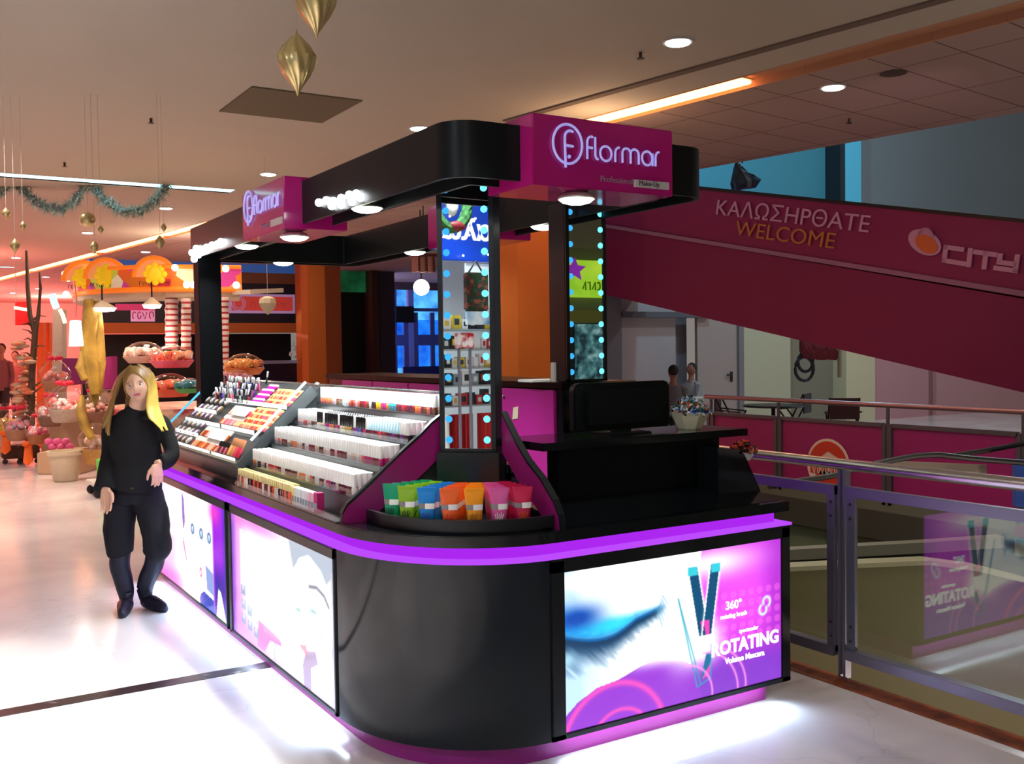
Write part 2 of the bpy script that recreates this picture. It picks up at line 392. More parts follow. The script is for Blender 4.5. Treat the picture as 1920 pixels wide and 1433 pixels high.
# cool light slots that cross the smooth ceiling
M_cool = emis('cool_slot', 'b8f4ff', 3.2)
for y0, y1, x0, x1, lb in ((15.10, 15.44, -6, 4.5, 'cool white light slot across the ceiling above the tinsel garland'),
                           (31.0, 31.3, -3, 3.0, 'thin distant light slot across the ceiling behind the hanging baubles')):
    t = thing('light_slot', ((x0 + x1) / 2, (y0 + y1) / 2, CEIL), lb, 'light')
    MB().box(x0, x1, y0 + 0.01, y1 - 0.01, CEIL + 0.01, CEIL + 0.03).build('diffuser', M_cool, t)
    MB().box(x0, x1, y0 - 0.02, y0, CEIL, CEIL + 0.22).box(x0, x1, y1, y1 + 0.02, CEIL, CEIL + 0.22).build('side_board', mat('slot_side', '9fb4b8', 0.7), t)
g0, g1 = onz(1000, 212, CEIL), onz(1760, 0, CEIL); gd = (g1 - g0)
struct(MB().bar(g0 - gd * 0.1, g1 + gd * 0.8, 0.10, 0.03).build('trim_4', mat('groove_shade', '6e6258', 0.9)))  # dark bar painted as the shade of a ceiling groove
pn = MB().box(2.9, 4.0, 9.16, 10.25, CEIL - 0.012, CEIL + 0.02).build('ceiling_panel', mat('panel_taupe', '665e4c', 0.9, noise_amt=0.05), bevel=0.004)
tag(pn, 'square brown access panel set flush in the smooth ceiling', 'ceiling panel')

# ---- recessed ceiling lamps
M_lamp_white = emis('lamp_white', 'f2fbff', 9.0)
M_lamp_rim = mat('lamp_rim', 'b8b2ac', 0.4)
def downlight(x, y, label, r=0.105, power=60):
    t = thing('ceiling_lamp', (x, y, CEIL), label, 'ceiling lamp', 'round recessed ceiling lamps')
    MB().lathe([(r * 0.98, -0.010), (r * 1.16, -0.012), (r * 1.2, 0.0), (r, 0.004)], (x, y, CEIL), 24).build('rim', M_lamp_rim, t, smooth=True)
    MB().lathe([(r * 0.9, -0.02), (r, -0.006)], (x, y, CEIL), 24).build('lens', M_lamp_white, t, smooth=True)
    if power: spot((x, y, CEIL - 0.04), (x, y, 0), power, 'ffe8d0', 95, 0.5, 0.1)
for px, py, lb, pw in ((1271, 78, 'round ceiling lamp above and behind the wide pink sign, on the smooth ceiling', 230),
                       (1562, 163, 'round ceiling lamp in the tiled ceiling over the atrium', 70),
                       (787, 240, 'round ceiling lamp just outside the rounded black canopy corner', 220),
                       (503, 326, 'round ceiling lamp just above the smaller far pink sign', 130),
                       (311, 390, 'round ceiling lamp below the end of the tinsel garland', 150),
                       (273, 472, 'round ceiling lamp beyond the orange light channel above the candy stand', 120),
                       (164, 436, 'round ceiling lamp beside the hanging gold ball', 120),
                       (30, 483, 'round ceiling lamp past the gold bauble at the edge of the picture', 100),
                       (86, 519, 'small distant ceiling lamp above the bare twig tree', 0),
                       (24, 549, 'small distant ceiling lamp above the red hanging banner', 0),
                       (72, 541, 'small distant ceiling lamp between the twigs of the bare tree', 0)):
    p = onz(px, py, CEIL); downlight(p.x, p.y, lb, power=pw)
for i, (x, y) in enumerate(WALK_LAMPS):
    downlight(x, y, ['round ceiling lamp over the walkway, first beside the mirrored shop', 'round ceiling lamp over the walkway level with the nearer kiosk end', 'round ceiling lamp over the walkway in line with the standing woman',
                     'round ceiling lamp over the pale floor beside the rounded kiosk corner', 'round ceiling lamp over the pale floor beside the long kiosk side', 'round ceiling lamp between the woman and the candy stand',
                     'round ceiling lamp by the far wall of the walkway', 'round ceiling lamp over the walkway behind the viewer'][i], power=0)
for px, py, lb in ((1201, 98, 'small dark sprinkler head beside the ceiling lamp over the pink sign'), (283, 222, 'small dark sprinkler head near the brown ceiling panel'),
                   (121, 305, 'small dark sprinkler head above the tinsel garland'), (1592, 222, 'small dark sprinkler head in the tiled ceiling over the atrium')):
    p = onz(px, py, CEIL); t = thing('sprinkler', (p.x, p.y, CEIL), lb, 'sprinkler', 'ceiling sprinklers')
    MB().tube([p, p - Vector((0, 0, 0.05))], 0.014, n=8).build('pipe', mat('brass_dark', '4a4036', 0.4, 0.7), t)
    MB().lathe([(0.03, -0.055), (0.034, -0.05), (0.02, -0.045)], p, 12).build('deflector', mat('brass_dark', '4a4036'), t)
p = onz(1675, 137, CEIL)
sp = MB().lathe([(0.10, -0.008), (0.12, -0.006), (0.12, 0.0)], p, 24).build('ceiling_speaker', mat('speaker_grey', '4a403e', 0.8), smooth=True)
tag(sp, 'round grey speaker grille in the tiled ceiling', 'speaker')

# ---- far walls
def wall_box(name, x0, x1, y0, y1, z0, z1, m): return struct(MB().box(x0, x1, y0, y1, z0, z1).build(name, m, origin=(x0, y0, z0)))
WY = 14.2
def wx(px, py=650): return ony(px, py, WY).x
M_teal = mat('wall_teal', '387f94', 0.8, noise_amt=0.04, noise_scale=0.5)
M_grey_blue = mat('wall_grey_blue', '6c7880', 0.8, noise_amt=0.04, noise_scale=0.5)
wz = CEIL + 4.5
wall_box('wall_back', 8.4, wx(1583, 350), WY + 0.5, WY + 0.8, 2.3, wz, M_teal)
wall_box('wall_back_upper', wx(1622, 350), 34, WY + 0.45, WY + 0.8, 2.3, wz, M_grey_blue)
col = MB().box(wx(1592, 350), wx(1622, 350), WY + 0.1, WY + 0.5, 2.3, wz).build('wall_pier', mat('pier_cyan', '4fb4d8', 0.7)); struct(col)
struct(MB().box(wx(1583, 350), wx(1592, 350), WY + 0.1, WY + 0.5, 2.3, wz).build('wall_pier_shadow_gap', mat('gap_dark', '16252e', 0.8)))  # narrow dark column beside the cyan pier
seg = [(1130, 1166, '6c6f78', 0.0), (1166, 1277, 'a39a9c', 0.15), (1277, 1311, '6a6468', 0.35), (1395, 1482, 'b8b59a', 0.0), (1482, 1583, '85806f', 0.3), (1583, 1637, 'cfc8a6', -0.05),
       (1637, 1741, 'c08f98', 0.0), (1741, 1756, '9a6f70', 0.1), (1756, 1990, 'c4949a', 0.0)]
for i, (a, b, c, dy) in enumerate(seg):
    wall_box('wall_cafe', wx(a), wx(b), WY + dy, WY + dy + 0.5, 0, 2.9, mat('cafe_wall_%d' % i, c, 0.8, noise_amt=0.03))
# service door with handle
dr = struct(MB().box(wx(1311), wx(1386), WY + 0.05, WY + 0.12, 0, 2.25).build('door_1', mat('door_beige', 'a1918c', 0.6)))
MB().box(wx(1386), wx(1395), WY, WY + 0.2, 0, 2.3).build('door_frame', mat('door_frame_grey', '7a7478', 0.6), dr)
MB().box(wx(1311) , wx(1395), WY, WY + 0.2, 2.25, 2.9).build('door_lintel', mat('cafe_wall_4', '85806f'), dr)
hp = ony(1374, 703, WY)
MB().bar((hp.x, WY + 0.02, hp.z), (hp.x - 0.14, WY, hp.z), 0.03, 0.03).box(hp.x - 0.02, hp.x + 0.03, WY + 0.03, WY + 0.06, hp.z - 0.13, hp.z + 0.06).build('door_handle', mat('handle_black', '1a1a1e', 0.4), dr)
struct(MB().box(8.4, wx(1130), WY, WY + 0.5, 0, 4.1).build('wall_cafe', mat('cafe_wall_0', '6c6f78')))
# slab edge line above the pale walls
wall_box('trim_5', wx(1166), wx(1330), WY - 0.05, WY + 0.2, 2.18, 2.28, mat('slab_line', '57545c', 0.7))

# ---- far corridor with red light, shop fronts on the long side
wall_box('wall_far', -14, 14, 52, 52.4, 0, CEIL, mat('far_pink', 'e8b4aa', 0.8))
wall_box('wall_left', -8.4, -8.0, 5, 52, 0, CEIL, mat('left_pale', 'd8b8ae', 0.8))
rc = MB().box(-0.2, 0.9, 27.0, 27.5, 0, CEIL)
struct(rc.build('wall_pillar', mat('pillar_pink', 'd8908a', 0.7)))
struct(MB().box(-8, 0.2, 36, 36.4, 2.6, CEIL).build('wall_header', mat('header_pink', 'c98079', 0.7)))
# ================================================================ THE KIOSK
M_black = mat('gloss_black', '0b1014', 0.12, spec=0.5, coat=0.25)
M_black_satin = mat('satin_black', '10151a', 0.32)
M_char = mat('charcoal', '343a3c', 0.3)
M_pink = mat('gloss_magenta', 'b01c82', 0.16, coat=0.5)
M_pink_sat = mat('satin_magenta', 'c42a94', 0.35)
M_pink_dark = mat('deep_magenta', '8c1a66', 0.3)
M_purple_led = emis('purple_led', 'ac28f0', 1.0)
M_plinth = mat('plinth_magenta', 'b0309a', 0.3)
M_white_led = emis('white_led', 'dff4ff', 14.0)
M_chrome = mat('chrome', 'd0d4d8', 0.12, 1.0)
M_white = mat('white_plastic', 'f2f4f2', 0.35)

KX0, KX1, KY0, KY1, RX, RY = 1.57, 3.49, 3.24, 7.62, 0.62, 0.70
def outline(x0=KX0, x1=KX1, y0=KY0, y1=KY1, rx=RX, ry=RY, off=0.0, n=18):
    x0, x1, y0, y1 = x0 - off, x1 + off, y0 - off, y1 + off
    cx, cy = x0 + rx + off, y0 + ry + off
    a = [(cx - (rx + off) * math.cos(t), cy - (ry + off) * math.sin(t)) for t in (PI / 2 * i / n for i in range(n + 1))]
    return a + [(x1, y0), (x1, y1), (x0, y1)]

kiosk = thing('kiosk_counter', (2.5, 5.4, 0), 'long glossy black cosmetics kiosk counter with rounded corner and glowing purple rim', 'kiosk')
# plinth, set back, with white light strips shining on the floor
MB().prism(outline(off=-0.075), 0, 0.10).build('plinth', M_plinth, kiosk)
led = MB()
led.box(KX0 + 0.040, KX0 + 0.060, 4.0, 7.5, 0.094, 0.099)
led.box(2.26, 3.40, KY0 + 0.040, KY0 + 0.060, 0.094, 0.099)
l1 = led.build('floor_light_strip', M_white_led, kiosk); l1['label'] = 'cold white light strip under the base'
area((KX0 + 0.03, 5.72, 0.092), (KX0 - 0.045, 5.72, 0), 15, 'bcdcff', 3.5, 0.02, spread=105)
area((2.83, KY0 + 0.03, 0.092), (2.83, KY0 - 0.045, 0), 7, 'c4e2ff', 1.15, 0.02, spread=112)
# body: curved corner panel, lower body
body = MB().prism(outline(off=-0.03), 0.10, 0.83)
body.build('body', M_black_satin, kiosk)
n = 22; cpan = MB(); o1 = outline(off=0.004, n=n)[:n + 1]; o0 = outline(off=-0.03, n=n)[:n + 1]
cpan.prism([(KX0 - 0.004, 3.985)] + o1[1:-1] + [(2.215, KY0 - 0.004), (2.215, KY0 + 0.03)] + o0[::-1][1:-1] + [(KX0 + 0.03, 3.985)], 0.10, 0.825)
cp = cpan.build('corner_panel', mat('panel_black', '141e26', 0.09, spec=0.5), kiosk, smooth=True); cp['label'] = 'large curved glossy black corner panel'
# purple glowing recess and ledge
MB().prism(outline(off=-0.045), 0.83, 0.885).build('glow_recess', M_purple_led, kiosk, smooth=True)
MB().prism(outline(off=0.012), 0.822, 0.834).build('glow_ledge', emis('purple_ledge', 'be4cff', 1.0), kiosk, smooth=True)
MB().prism(outline(off=0.005), 0.885, 0.93).build('counter_top', M_black, kiosk, smooth=True, bevel=0.004)
area((KX0 - 0.02, 5.7, 0.86), (KX0 - 1.0, 5.7, 0.7), 3.0, 'b04cff', 3.2, 0.04)

def light_box(y0, y1=None, x0=None, x1=None, fn=None, strength=2.0, label='', side='left', zb=0.10, zt=0.815, nu=240, nv=150, m=0.045):
    lb = MB(); d = 0.012
    if side == 'left':
        X = KX0 - d
        for a, b, c, e in ((y0, y1, zb, zb + 0.02), (y0, y1, zt - m, zt), (y0, y0 + 0.018, zb, zt), (y1 - m, y1, zb, zt)):
            lb.box(X, KX0 + 0.03, a, b, c, e)
        o = lb.build('light_box', M_char, kiosk, bevel=0.003); o['label'] = label
        painted_panel('poster', fn, (X + 0.008, y1 - m, zb + 0.02), (0, -(y1 - y0 - m - 0.018), 0), (0, 0, zt - m - zb - 0.02), nu, nv, strength, o)
    else:
        Y = KY0 - d
        for a, b, c, e in ((x0, x1, zb, zb + 0.024), (x0, x1, zt - 0.05, zt + 0.008), (x0, x0 + 0.065, zb, zt), (x1 - 0.055, x1, zb, zt)):
            lb.box(a, b, Y, KY0 + 0.03, c, e)
        o = lb.build('light_box', M_black_satin, kiosk, bevel=0.003); o['label'] = label
        painted_panel('poster', fn, (x0 + 0.065, Y + 0.008, zb + 0.024), (x1 - x0 - 0.12, 0, 0), (0, 0, zt - 0.05 - zb - 0.024), nu, nv, strength, o)
    return o

def sm(a, b, x): t = np.clip((x - a) / (b - a), 0, 1); return t * t * (3 - 2 * t)
def C(h): return np.array([int(h[i:i + 2], 16) / 255 for i in (0, 2, 4)])
def mixc(base, col, w): return base * (1 - w[..., None]) + np.asarray(col) * w[..., None]
def blob(s, t, cx, cy, rx, ry, p=2.0): return np.exp(-(((s - cx) / rx) ** 2 + ((t - cy) / ry) ** 2) ** (p / 2))
def poly_in(s, t, pts):
    ins = np.zeros(s.shape, bool); n = len(pts)
    for i in range(n):
        (x1, y1), (x2, y2) = pts[i], pts[(i + 1) % n]
        c = ((y1 > t) != (y2 > t)) & (s < (x2 - x1) * (t - y1) / (y2 - y1 + 1e-12) + x1)
        ins ^= c
    return ins.astype(float)
def curve_dist(s, t, pts, ax=1.0):
    d = np.full(s.shape, 9.0)
    for (x1, y1), (x2, y2) in zip(pts[:-1], pts[1:]):
        dx, dy = (x2 - x1) * ax, y2 - y1
        u = np.clip((((s - x1) * ax) * dx + (t - y1) * dy) / (dx * dx + dy * dy + 1e-9), 0, 1)
        d = np.minimum(d, np.hypot((s - x1) * ax - u * dx, t - y1 - u * dy))
    return d
def vnoise(s, t, sc, seed=0):
    rng = np.random.RandomState(seed); g = rng.rand(64, 64)
    x, y = s * sc, t * sc; i, j = np.floor(x).astype(int), np.floor(y).astype(int); fx, fy = x - i, y - j
    fx, fy = fx * fx * (3 - 2 * fx), fy * fy * (3 - 2 * fy)
    G = lambda a, b: g[a % 64, b % 64]
    return (G(i, j) * (1 - fx) + G(i + 1, j) * fx) * (1 - fy) + (G(i, j + 1) * (1 - fx) + G(i + 1, j + 1) * fx) * fy

def art_mascara(s, t):
    ax = 1.72
    out = np.ones(s.shape + (3,)) * C('c030d0')
    out = mixc(out, C('8a34c4'), sm(0.55, 0.0, t))
    out = mixc(out, C('e04ce8'), blob(s, t, 0.80, 0.62, 0.25, 0.35))
    out = mixc(out, C('a02cc0'), sm(0.86, 1.0, s) * 0.8)
    # dots of the pink pattern
    for i in range(9):
        for j in range(5):
            cx, cy = 0.62 + i * 0.045, 0.36 + j * 0.075
            w = (np.hypot((s - cx) * ax, t - cy) < 0.026).astype(float) * 0.35
            out = mixc(out, C('ff7ae0'), w)
    # purple ground with pink rings, low
    out = mixc(out, C('8038c0'), sm(0.34, 0.14, t) * sm(0.3, 0.6, s))
    pg = poly_in(s, t, [(0, 0), (0, 0.10), (0.05, 0.17), (0.13, 0.235), (0.22, 0.255), (0.32, 0.31), (0.42, 0.34), (0.50, 0.30), (0.56, 0.2), (0.6, 0)]); out = mixc(out, C('9038c8'), pg)
    for cx, cy, r, w0 in ((0.205, -0.14, 0.375, 0.020), (0.23, -0.16, 0.22, 0.014)):
        d = np.abs(np.hypot((s - cx) * ax, t - cy) - r)
        out = mixc(out, C('f050b8'), np.exp(-(d / w0) ** 2) * 0.9)
    # pale skin of the eye, broad white glow
    skin = poly_in(s, t, [(0, 1), (0, 0.10), (0.05, 0.17), (0.13, 0.235), (0.22, 0.255), (0.32, 0.31), (0.42, 0.34), (0.50, 0.30), (0.55, 0.24), (0.60, 0.46), (0.58, 0.75), (0.60, 1)])
    out = mixc(out, C('f4fbff'), skin)
    cool = skin * np.clip(sm(0.30, 0.0, s) * sm(1.0, 0.6, t) * 0.8 + sm(0.10, 0.0, s), 0, 1)
    out = mixc(out, C('a8d0f0'), cool * 0.75)
    # lid: cyan wing with the deep blue corner
    n1 = vnoise(s * 2, t * 2, 30, 2)
    ln = 0.585 - 0.10 * np.sin(np.clip(s / 0.30, 0, 1) * PI) * 0.55 + 0.62 * np.clip(s - 0.20, 0, 1) ** 1.35          # lash line
    wing = sm(0.0, 0.05, t - ln) * sm(0.26 - 0.55 * s, 0.0, t - ln) * sm(0.46, 0.40, s)
    out = mixc(out, C('18a0e8'), np.clip(wing * 1.5, 0, 1) * (0.7 + 0.3 * n1))
    out = mixc(out, C('2fd4f4'), np.clip(blob(s, t, 0.19, 0.62, 0.11, 0.045), 0, 1))
    out = mixc(out, C('1448a8'), np.clip(blob(s, t, 0.05, 0.70, 0.10, 0.075) * 1.1, 0, 1))
    out = mixc(out, C('eefaff'), np.clip(blob(s, t, 0.30, 0.74, 0.10, 0.07, 3), 0, 1))
    edge = np.exp(-((t - ln) / 0.022) ** 2) * sm(0.45, 0.40, s)
    out = mixc(out, C('0c5c9c'), np.clip(edge * 1.3, 0, 1))
    # lashes: strands fall down-left from the lash line and fade out
    depth_ = ln - t
    strand = vnoise((s * 1.0 + t * 0.55) * 4.0, (t - s) * 0.25, 24, 5)
    far = 0.30 - 0.55 * s
    lash = (depth_ > 0) * sm(0.46, 0.38, s) * np.clip(1.15 - depth_ / np.maximum(far, 0.03) - 0.8 * (1 - strand) * np.clip(depth_ / np.maximum(far, 0.03), 0, 1.4), 0, 1)
    out = mixc(out, C('1c4468'), lash * skin)
    out = mixc(out, C('0e2c50'), np.clip(lash * 1.6 - 0.9, 0, 1) * skin * 0.6)
    for k in range(5):
        d = curve_dist(s, t, [(0.395 + 0.006 * k, 0.66 + 0.02 * k), (0.415 + 0.007 * k, 0.54 + 0.035 * k)], ax)
        out = mixc(out, C('2c7cb0'), np.exp(-(d / 0.006) ** 2) * 0.8)
    out = mixc(out, C('a8d4e8'), blob(s, t, 0.01, 0.45, 0.03, 0.05) * 0.9)
    # glow behind the tubes
    out = mixc(out, C('ffffff'), np.clip(blob(s, t, 0.38, 0.38, 0.15, 0.09, 3) + blob(s, t, 0.50, 0.55, 0.09, 0.30, 3) + blob(s, t, 0.60, 0.38, 0.10, 0.16, 3) + blob(s, t, 0.66, 0.90, 0.20, 0.10) * 0.9 + blob(s, t, 0.2, 0.93, 0.28, 0.06, 3), 0, 1))
    # two mascara tubes in a V
    for x_top, x_bot, tw in ((0.555, 0.605, 0.030), (0.665, 0.62, 0.030)):
        P = [(x_top - tw / 1.6, 0.90), (x_top + tw / 1.2, 0.90), (x_bot + tw / 1.2, 0.42), (x_bot - tw / 1.6, 0.42)]
        d = curve_dist(s, t, P + [P[0]], ax)
        out = mixc(out, C('ffffff'), np.exp(-(d / 0.012) ** 2))
        out = mixc(out, C('0f4a70'), poly_in(s, t, P))
        out = mixc(out, C('38c0d0'), poly_in(s, t, [(x_top - tw / 1.6, 0.90), (x_top + tw / 1.2, 0.90), (x_top + tw / 1.2 + 0.002, 0.84), (x_top - tw / 1.6, 0.84)]))
        out = mixc(out, C('e040b0'), poly_in(s, t, [(x_bot - 0.012, 0.52), (x_bot + 0.016, 0.52), (x_bot + 0.016, 0.42), (x_bot, 0.42)]))
    for P in ([(0.49, 0.70), (0.575, 0.08), (0.64, 0.12), (0.645, 0.35)], [(0.49, 0.70), (0.555, 0.32), (0.59, 0.10)]):
        out = mixc(out, C('2c9ab4'), np.exp(-(curve_dist(s, t, P, ax) / 0.006) ** 2) * 0.9)
    out = mixc(out, C('1c6a94'), poly_in(s, t, [(0.592, 0.12), (0.632, 0.14), (0.645, 0.30), (0.62, 0.30)]))
    out = mixc(out, C('e848b8'), poly_in(s, t, [(0.60, 0.13), (0.632, 0.14), (0.640, 0.22)]))
    for cx, cy, rr in ((0.60, 0.0, 0.30), (0.64, 0.02, 0.30), (0.52, 0.02, 0.22)):
        d = np.abs(np.hypot((s - cx) * ax, (t - cy)) - rr); w = np.exp(-(d / 0.008) ** 2) * (t < 0.34) * (s > cx)
        out = mixc(out, C('ff9ae0'), w * 0.85)
    # linked ring mark
    for (cx, cy, a0, a1) in ((0.925, 0.565, -60, 200), (0.905, 0.515, 120, 380)):
        d = curve_dist(s, t, arc(cx, cy, 0.018, 0.035, a0, a1), ax)
        out = mixc(out, C('c8f4ff'), np.exp(-(d / 0.010) ** 2))
    return out

def art_portrait(s, t):                    # nail-polish poster on the long side
    out = np.ones(s.shape + (3,)) * C('ffffff')
    out = mixc(out, C('f0a0e4'), np.clip(sm(0.22, 0.0, s) + sm(0.30, 0.0, t) * sm(0.55, 0.2, s) + sm(0.85, 1.0, t) * sm(0.6, 0.3, s), 0, 1) * 0.9)
    out = mixc(out, C('7040d8'), sm(0.07, 0.0, s))
    out = mixc(out, C('ffffff'), ((np.abs(s - 0.12) < 0.018) & (t > 0.42) & (t < 0.90)).astype(float))
    out = mixc(out, C('e070d8'), np.clip(sm(0.90, 1.0, t) * sm(0.75, 0.2, s) + sm(0.16, 0.06, s) * 0.5, 0, 1) * 0.6)
    out = mixc(out, C('c8a8f0'), sm(0.95, 1.0, s) * 0.5 + sm(0.12, 0.0, t) * 0.35)
    out = mixc(out, C('e87cc8'), poly_in(s, t, [(0.28, 0.02), (0.30, 0.24), (0.52, 0.20), (0.54, 0.16), (0.42, 0.14), (0.36, 0.02)]) * 0.85)
    for i, j in ((0, 0), (1, 0), (0, 1), (1, 1), (2, 0), (0, 2)):
        cx, cy = 0.13 + i * 0.07, 0.17 + j * 0.12 - i * 0.02
        w = poly_in(s, t, [(cx - 0.026, cy - 0.05), (cx + 0.026, cy - 0.05), (cx + 0.024, cy + 0.03), (cx - 0.024, cy + 0.03)])
        out = mixc(out, C('8aa4c8'), w * 0.75); out = mixc(out, C('ffffff'), blob(s, t, cx, cy + 0.01, 0.012, 0.02) * 0.8)
    for i in range(14):
        x = 0.36 + i * 0.014
        out = mixc(out, C('f8b8dc'), np.exp(-((s - x) / 0.003) ** 2) * (t < 0.34) * (t > 0.18))
    hair = poly_in(s, t, [(0.62, 1.0), (0.66, 0.80), (0.72, 0.90), (0.80, 0.95), (0.90, 0.88), (0.94, 0.80), (1, 0.9), (1, 1)])
    out = mixc(out, C('9fb0c4'), hair * 0.8)
    out = mixc(out, C('c4c8d8'), poly_in(s, t, [(0.97, 0.9), (1, 0.9), (1, 0.1), (0.97, 0.35), (0.985, 0.6)]) * 0.8)
    out = mixc(out, C('6a6e80'), np.exp(-(curve_dist(s, t, [(0.80, 0.73), (0.86, 0.75), (0.92, 0.72), (0.955, 0.66)], 1.9) / 0.012) ** 2))
    out = mixc(out, C('8ac0c0'), np.clip(blob(s, t, 0.83, 0.57, 0.035, 0.014) + blob(s, t, 0.70, 0.52, 0.03, 0.012), 0, 1))
    out = mixc(out, C('d8c4cc'), np.exp(-(curve_dist(s, t, [(0.90, 0.5), (0.88, 0.42), (0.86, 0.38)], 1.9) / 0.008) ** 2))
    out = mixc(out, C('b8a0c8'), poly_in(s, t, [(0.74, 0.0), (0.73, 0.14), (0.76, 0.26), (0.84, 0.30), (0.86, 0.22), (0.80, 0.16), (0.80, 0.0)]) * 0.85)
    out = mixc(out, C('f088a8'), poly_in(s, t, [(0.70, 0.27), (0.76, 0.30), (0.78, 0.22), (0.74, 0.24)]) * 0.8)
    out = mixc(out, C('cfd8ee'), poly_in(s, t, [(0.86, 0.0), (0.85, 0.22), (0.93, 0.30), (1, 0.32), (1, 0)]) * 0.35)
    out = mixc(out, C('9cb8cc'), np.exp(-(curve_dist(s, t, [(0.46, 0.02), (0.47, 0.16), (0.52, 0.10)], 1.9) / 0.02) ** 2) * 0.5)
    return out

def art_makeup(s, t):                      # poster nearest the standing woman
    out = np.ones(s.shape + (3,)) * C('ffffff')
    out = mixc(out, C('f088d8'), sm(0.46, 0.20, s) * 0.6)
    out = mixc(out, C('ffffff'), blob(s, t, 0.16, 0.80, 0.22, 0.22, 4))
    out = mixc(out, C('ffffff'), ((t < 0.60 - s * 0.1) & (t > 0.52 - s * 0.1) & (s < 0.42)).astype(float) * 0.85)
    out = mixc(out, C('d060d0'), sm(0.22, 0.0, t) * sm(0.55, 0.3, s))
    out = mixc(out, C('5a48b0'), poly_in(s, t, [(0.44, 1.0), (0.47, 0.92), (0.48, 0.70), (0.455, 0.60), (0.44, 0.75)]))
    out = mixc(out, C('f060b8'), poly_in(s, t, [(0.44, 0.55), (0.46, 0.50), (0.50, 0.30), (0.485, 0.32), (0.45, 0.45)]))
    out = mixc(out, C('a028e0'), sm(0.83, 0.86, s)); out = mixc(out, C('f040d0'), blob(s, t, 0.87, 0.93, 0.06, 0.10))
    out = mixc(out, C('3420a0'), sm(0.84, 0.88, s) * sm(0.55, 0.25, t)); out = mixc(out, C('5030c8'), sm(0.94, 1.0, s))
    for cx in (0.585, 0.70, 0.80):
        out = mixc(out, C('2a4a98'), np.exp(-((np.hypot((s - cx) * 2.2, t - 0.67) - 0.040) / 0.012) ** 2) * 0.9)
        out = mixc(out, C('7cc0e0'), blob(s, t, cx, 0.66, 0.012, 0.02) * 0.8)
    out = mixc(out, C('e04878'), np.exp(-((np.hypot((s - 0.685) * 2.6, (t - 0.30) * 0.9) - 0.032) / 0.010) ** 2))
    out = mixc(out, C('7a90d8'), poly_in(s, t, [(0.75, 0.40), (0.84, 0.36), (0.84, 0.16), (0.76, 0.18)]) * 0.8)
    out = mixc(out, C('2838b8'), poly_in(s, t, [(0.66, 0.04), (0.68, 0.10), (0.72, 0.14), (0.84, 0.12), (0.86, -0.1), (0.70, -0.1)]) * 0.9)
    out = mixc(out, C('ffffff'), poly_in(s, t, [(0.87, 0.0), (0.90, 0.26), (0.93, 0.24), (0.985, 0.0)]))
    return out

fbx = light_box(None, x0=2.165, x1=3.49, fn=art_mascara, strength=1.35, side='front', label='backlit mascara advert in black frame', nu=340, nv=200)
light_box(3.965, 5.53, fn=art_portrait, strength=1.15, label='backlit nail polish advert in grey frame')
light_box(5.58, 7.42, fn=art_makeup, strength=1.15, label='backlit portrait advert with purple edge')
M_ad_text = emis('advert_white', 'f4ffff', 1.6)
YT = KY0 - 0.006
def front_pt(s, t): return (2.23 + s * 1.205, YT, 0.124 + t * 0.641)
poster0 = [c for c in fbx.children][0]
for s_, size, a, b, al, bold in (('360°', 0.052, 0.755, 0.565, 'CENTER', 0.0012), ('rotating brush', 0.028, 0.755, 0.505, 'CENTER', 0.0008), ('spectacular', 0.026, 0.83, 0.385, 'CENTER', 0.0006),
                                 ('ROTATING', 0.082, 0.815, 0.262, 'CENTER', 0.003), ('Volume Mascara', 0.036, 0.81, 0.19, 'CENTER', 0.001)):
    text_obj(s_, 'lettering', M_ad_text, size, front_pt(a, b), (1, 0, 0.0), (0, 0, 1), fbx, depth=0.002, bold=bold)

# ---- dividing panels either side of the curved corner tray
def divider_side(prof, axis, c, th=0.03):
    mb = MB()
    pts = [((c, p, z) if axis == 'x' else (p, c, z)) for p, z in prof]
    return mb.slab(pts, (th, 0, 0) if axis == 'x' else (0, th, 0))
profA = [(1.575, 0.905), (1.578, 0.965), (1.60, 1.00), (1.66, 1.045), (1.74, 1.11), (1.85, 1.20), (1.95, 1.275), (2.00, 1.32), (2.045, 1.35), (2.045, 1.18), (1.90, 1.07), (1.74, 0.965), (1.66, 0.905)]
e = divider_side(profA, 'y', 3.905, 0.02).build('divider_panel', M_pink_dark, kiosk); e['label'] = 'sloping magenta end panel beside the nail polish'
mb = MB()
for (a, b), (c, d) in zip(profA[:8], profA[1:9]): mb.slab([(a, 3.903, b + 0.001), (c, 3.903, d + 0.001), (c, 3.903, d + 0.014), (a, 3.903, b + 0.014)], (0, 0.024, 0))
mb.build('edge_strip', M_black_satin, e)
profB = [(3.262, 0.905), (3.272, 0.975), (3.31, 1.03), (3.40, 1.11), (3.50, 1.17), (3.58, 1.24), (3.70, 1.365), (3.70, 1.20), (3.56, 1.08), (3.42, 0.985), (3.33, 0.905)]
e = divider_side(profB, 'x', 2.235, 0.02).build('divider_panel', M_pink_dark, kiosk); e['label'] = 'sloping magenta end panel beside the till'
mb = MB()
for (a, b), (c, d) in zip(profB[:6], profB[1:7]): mb.slab([(2.233, a, b + 0.001), (2.233, c, d + 0.001), (2.233, c, d + 0.014), (2.233, a, b + 0.014)], (0.03, 0, 0))
mb.build('edge_strip', M_black_satin, e)
# ---- sloped black front deck on the till side
dk = MB().slab([(2.27, 3.27, 0.93), (2.27, 3.56, 0.985), (2.27, 3.85, 0.985), (2.27, 3.85, 0.93)], (1.21, 0, 0))
dk.build('front_deck', M_black, kiosk, bevel=0.006)

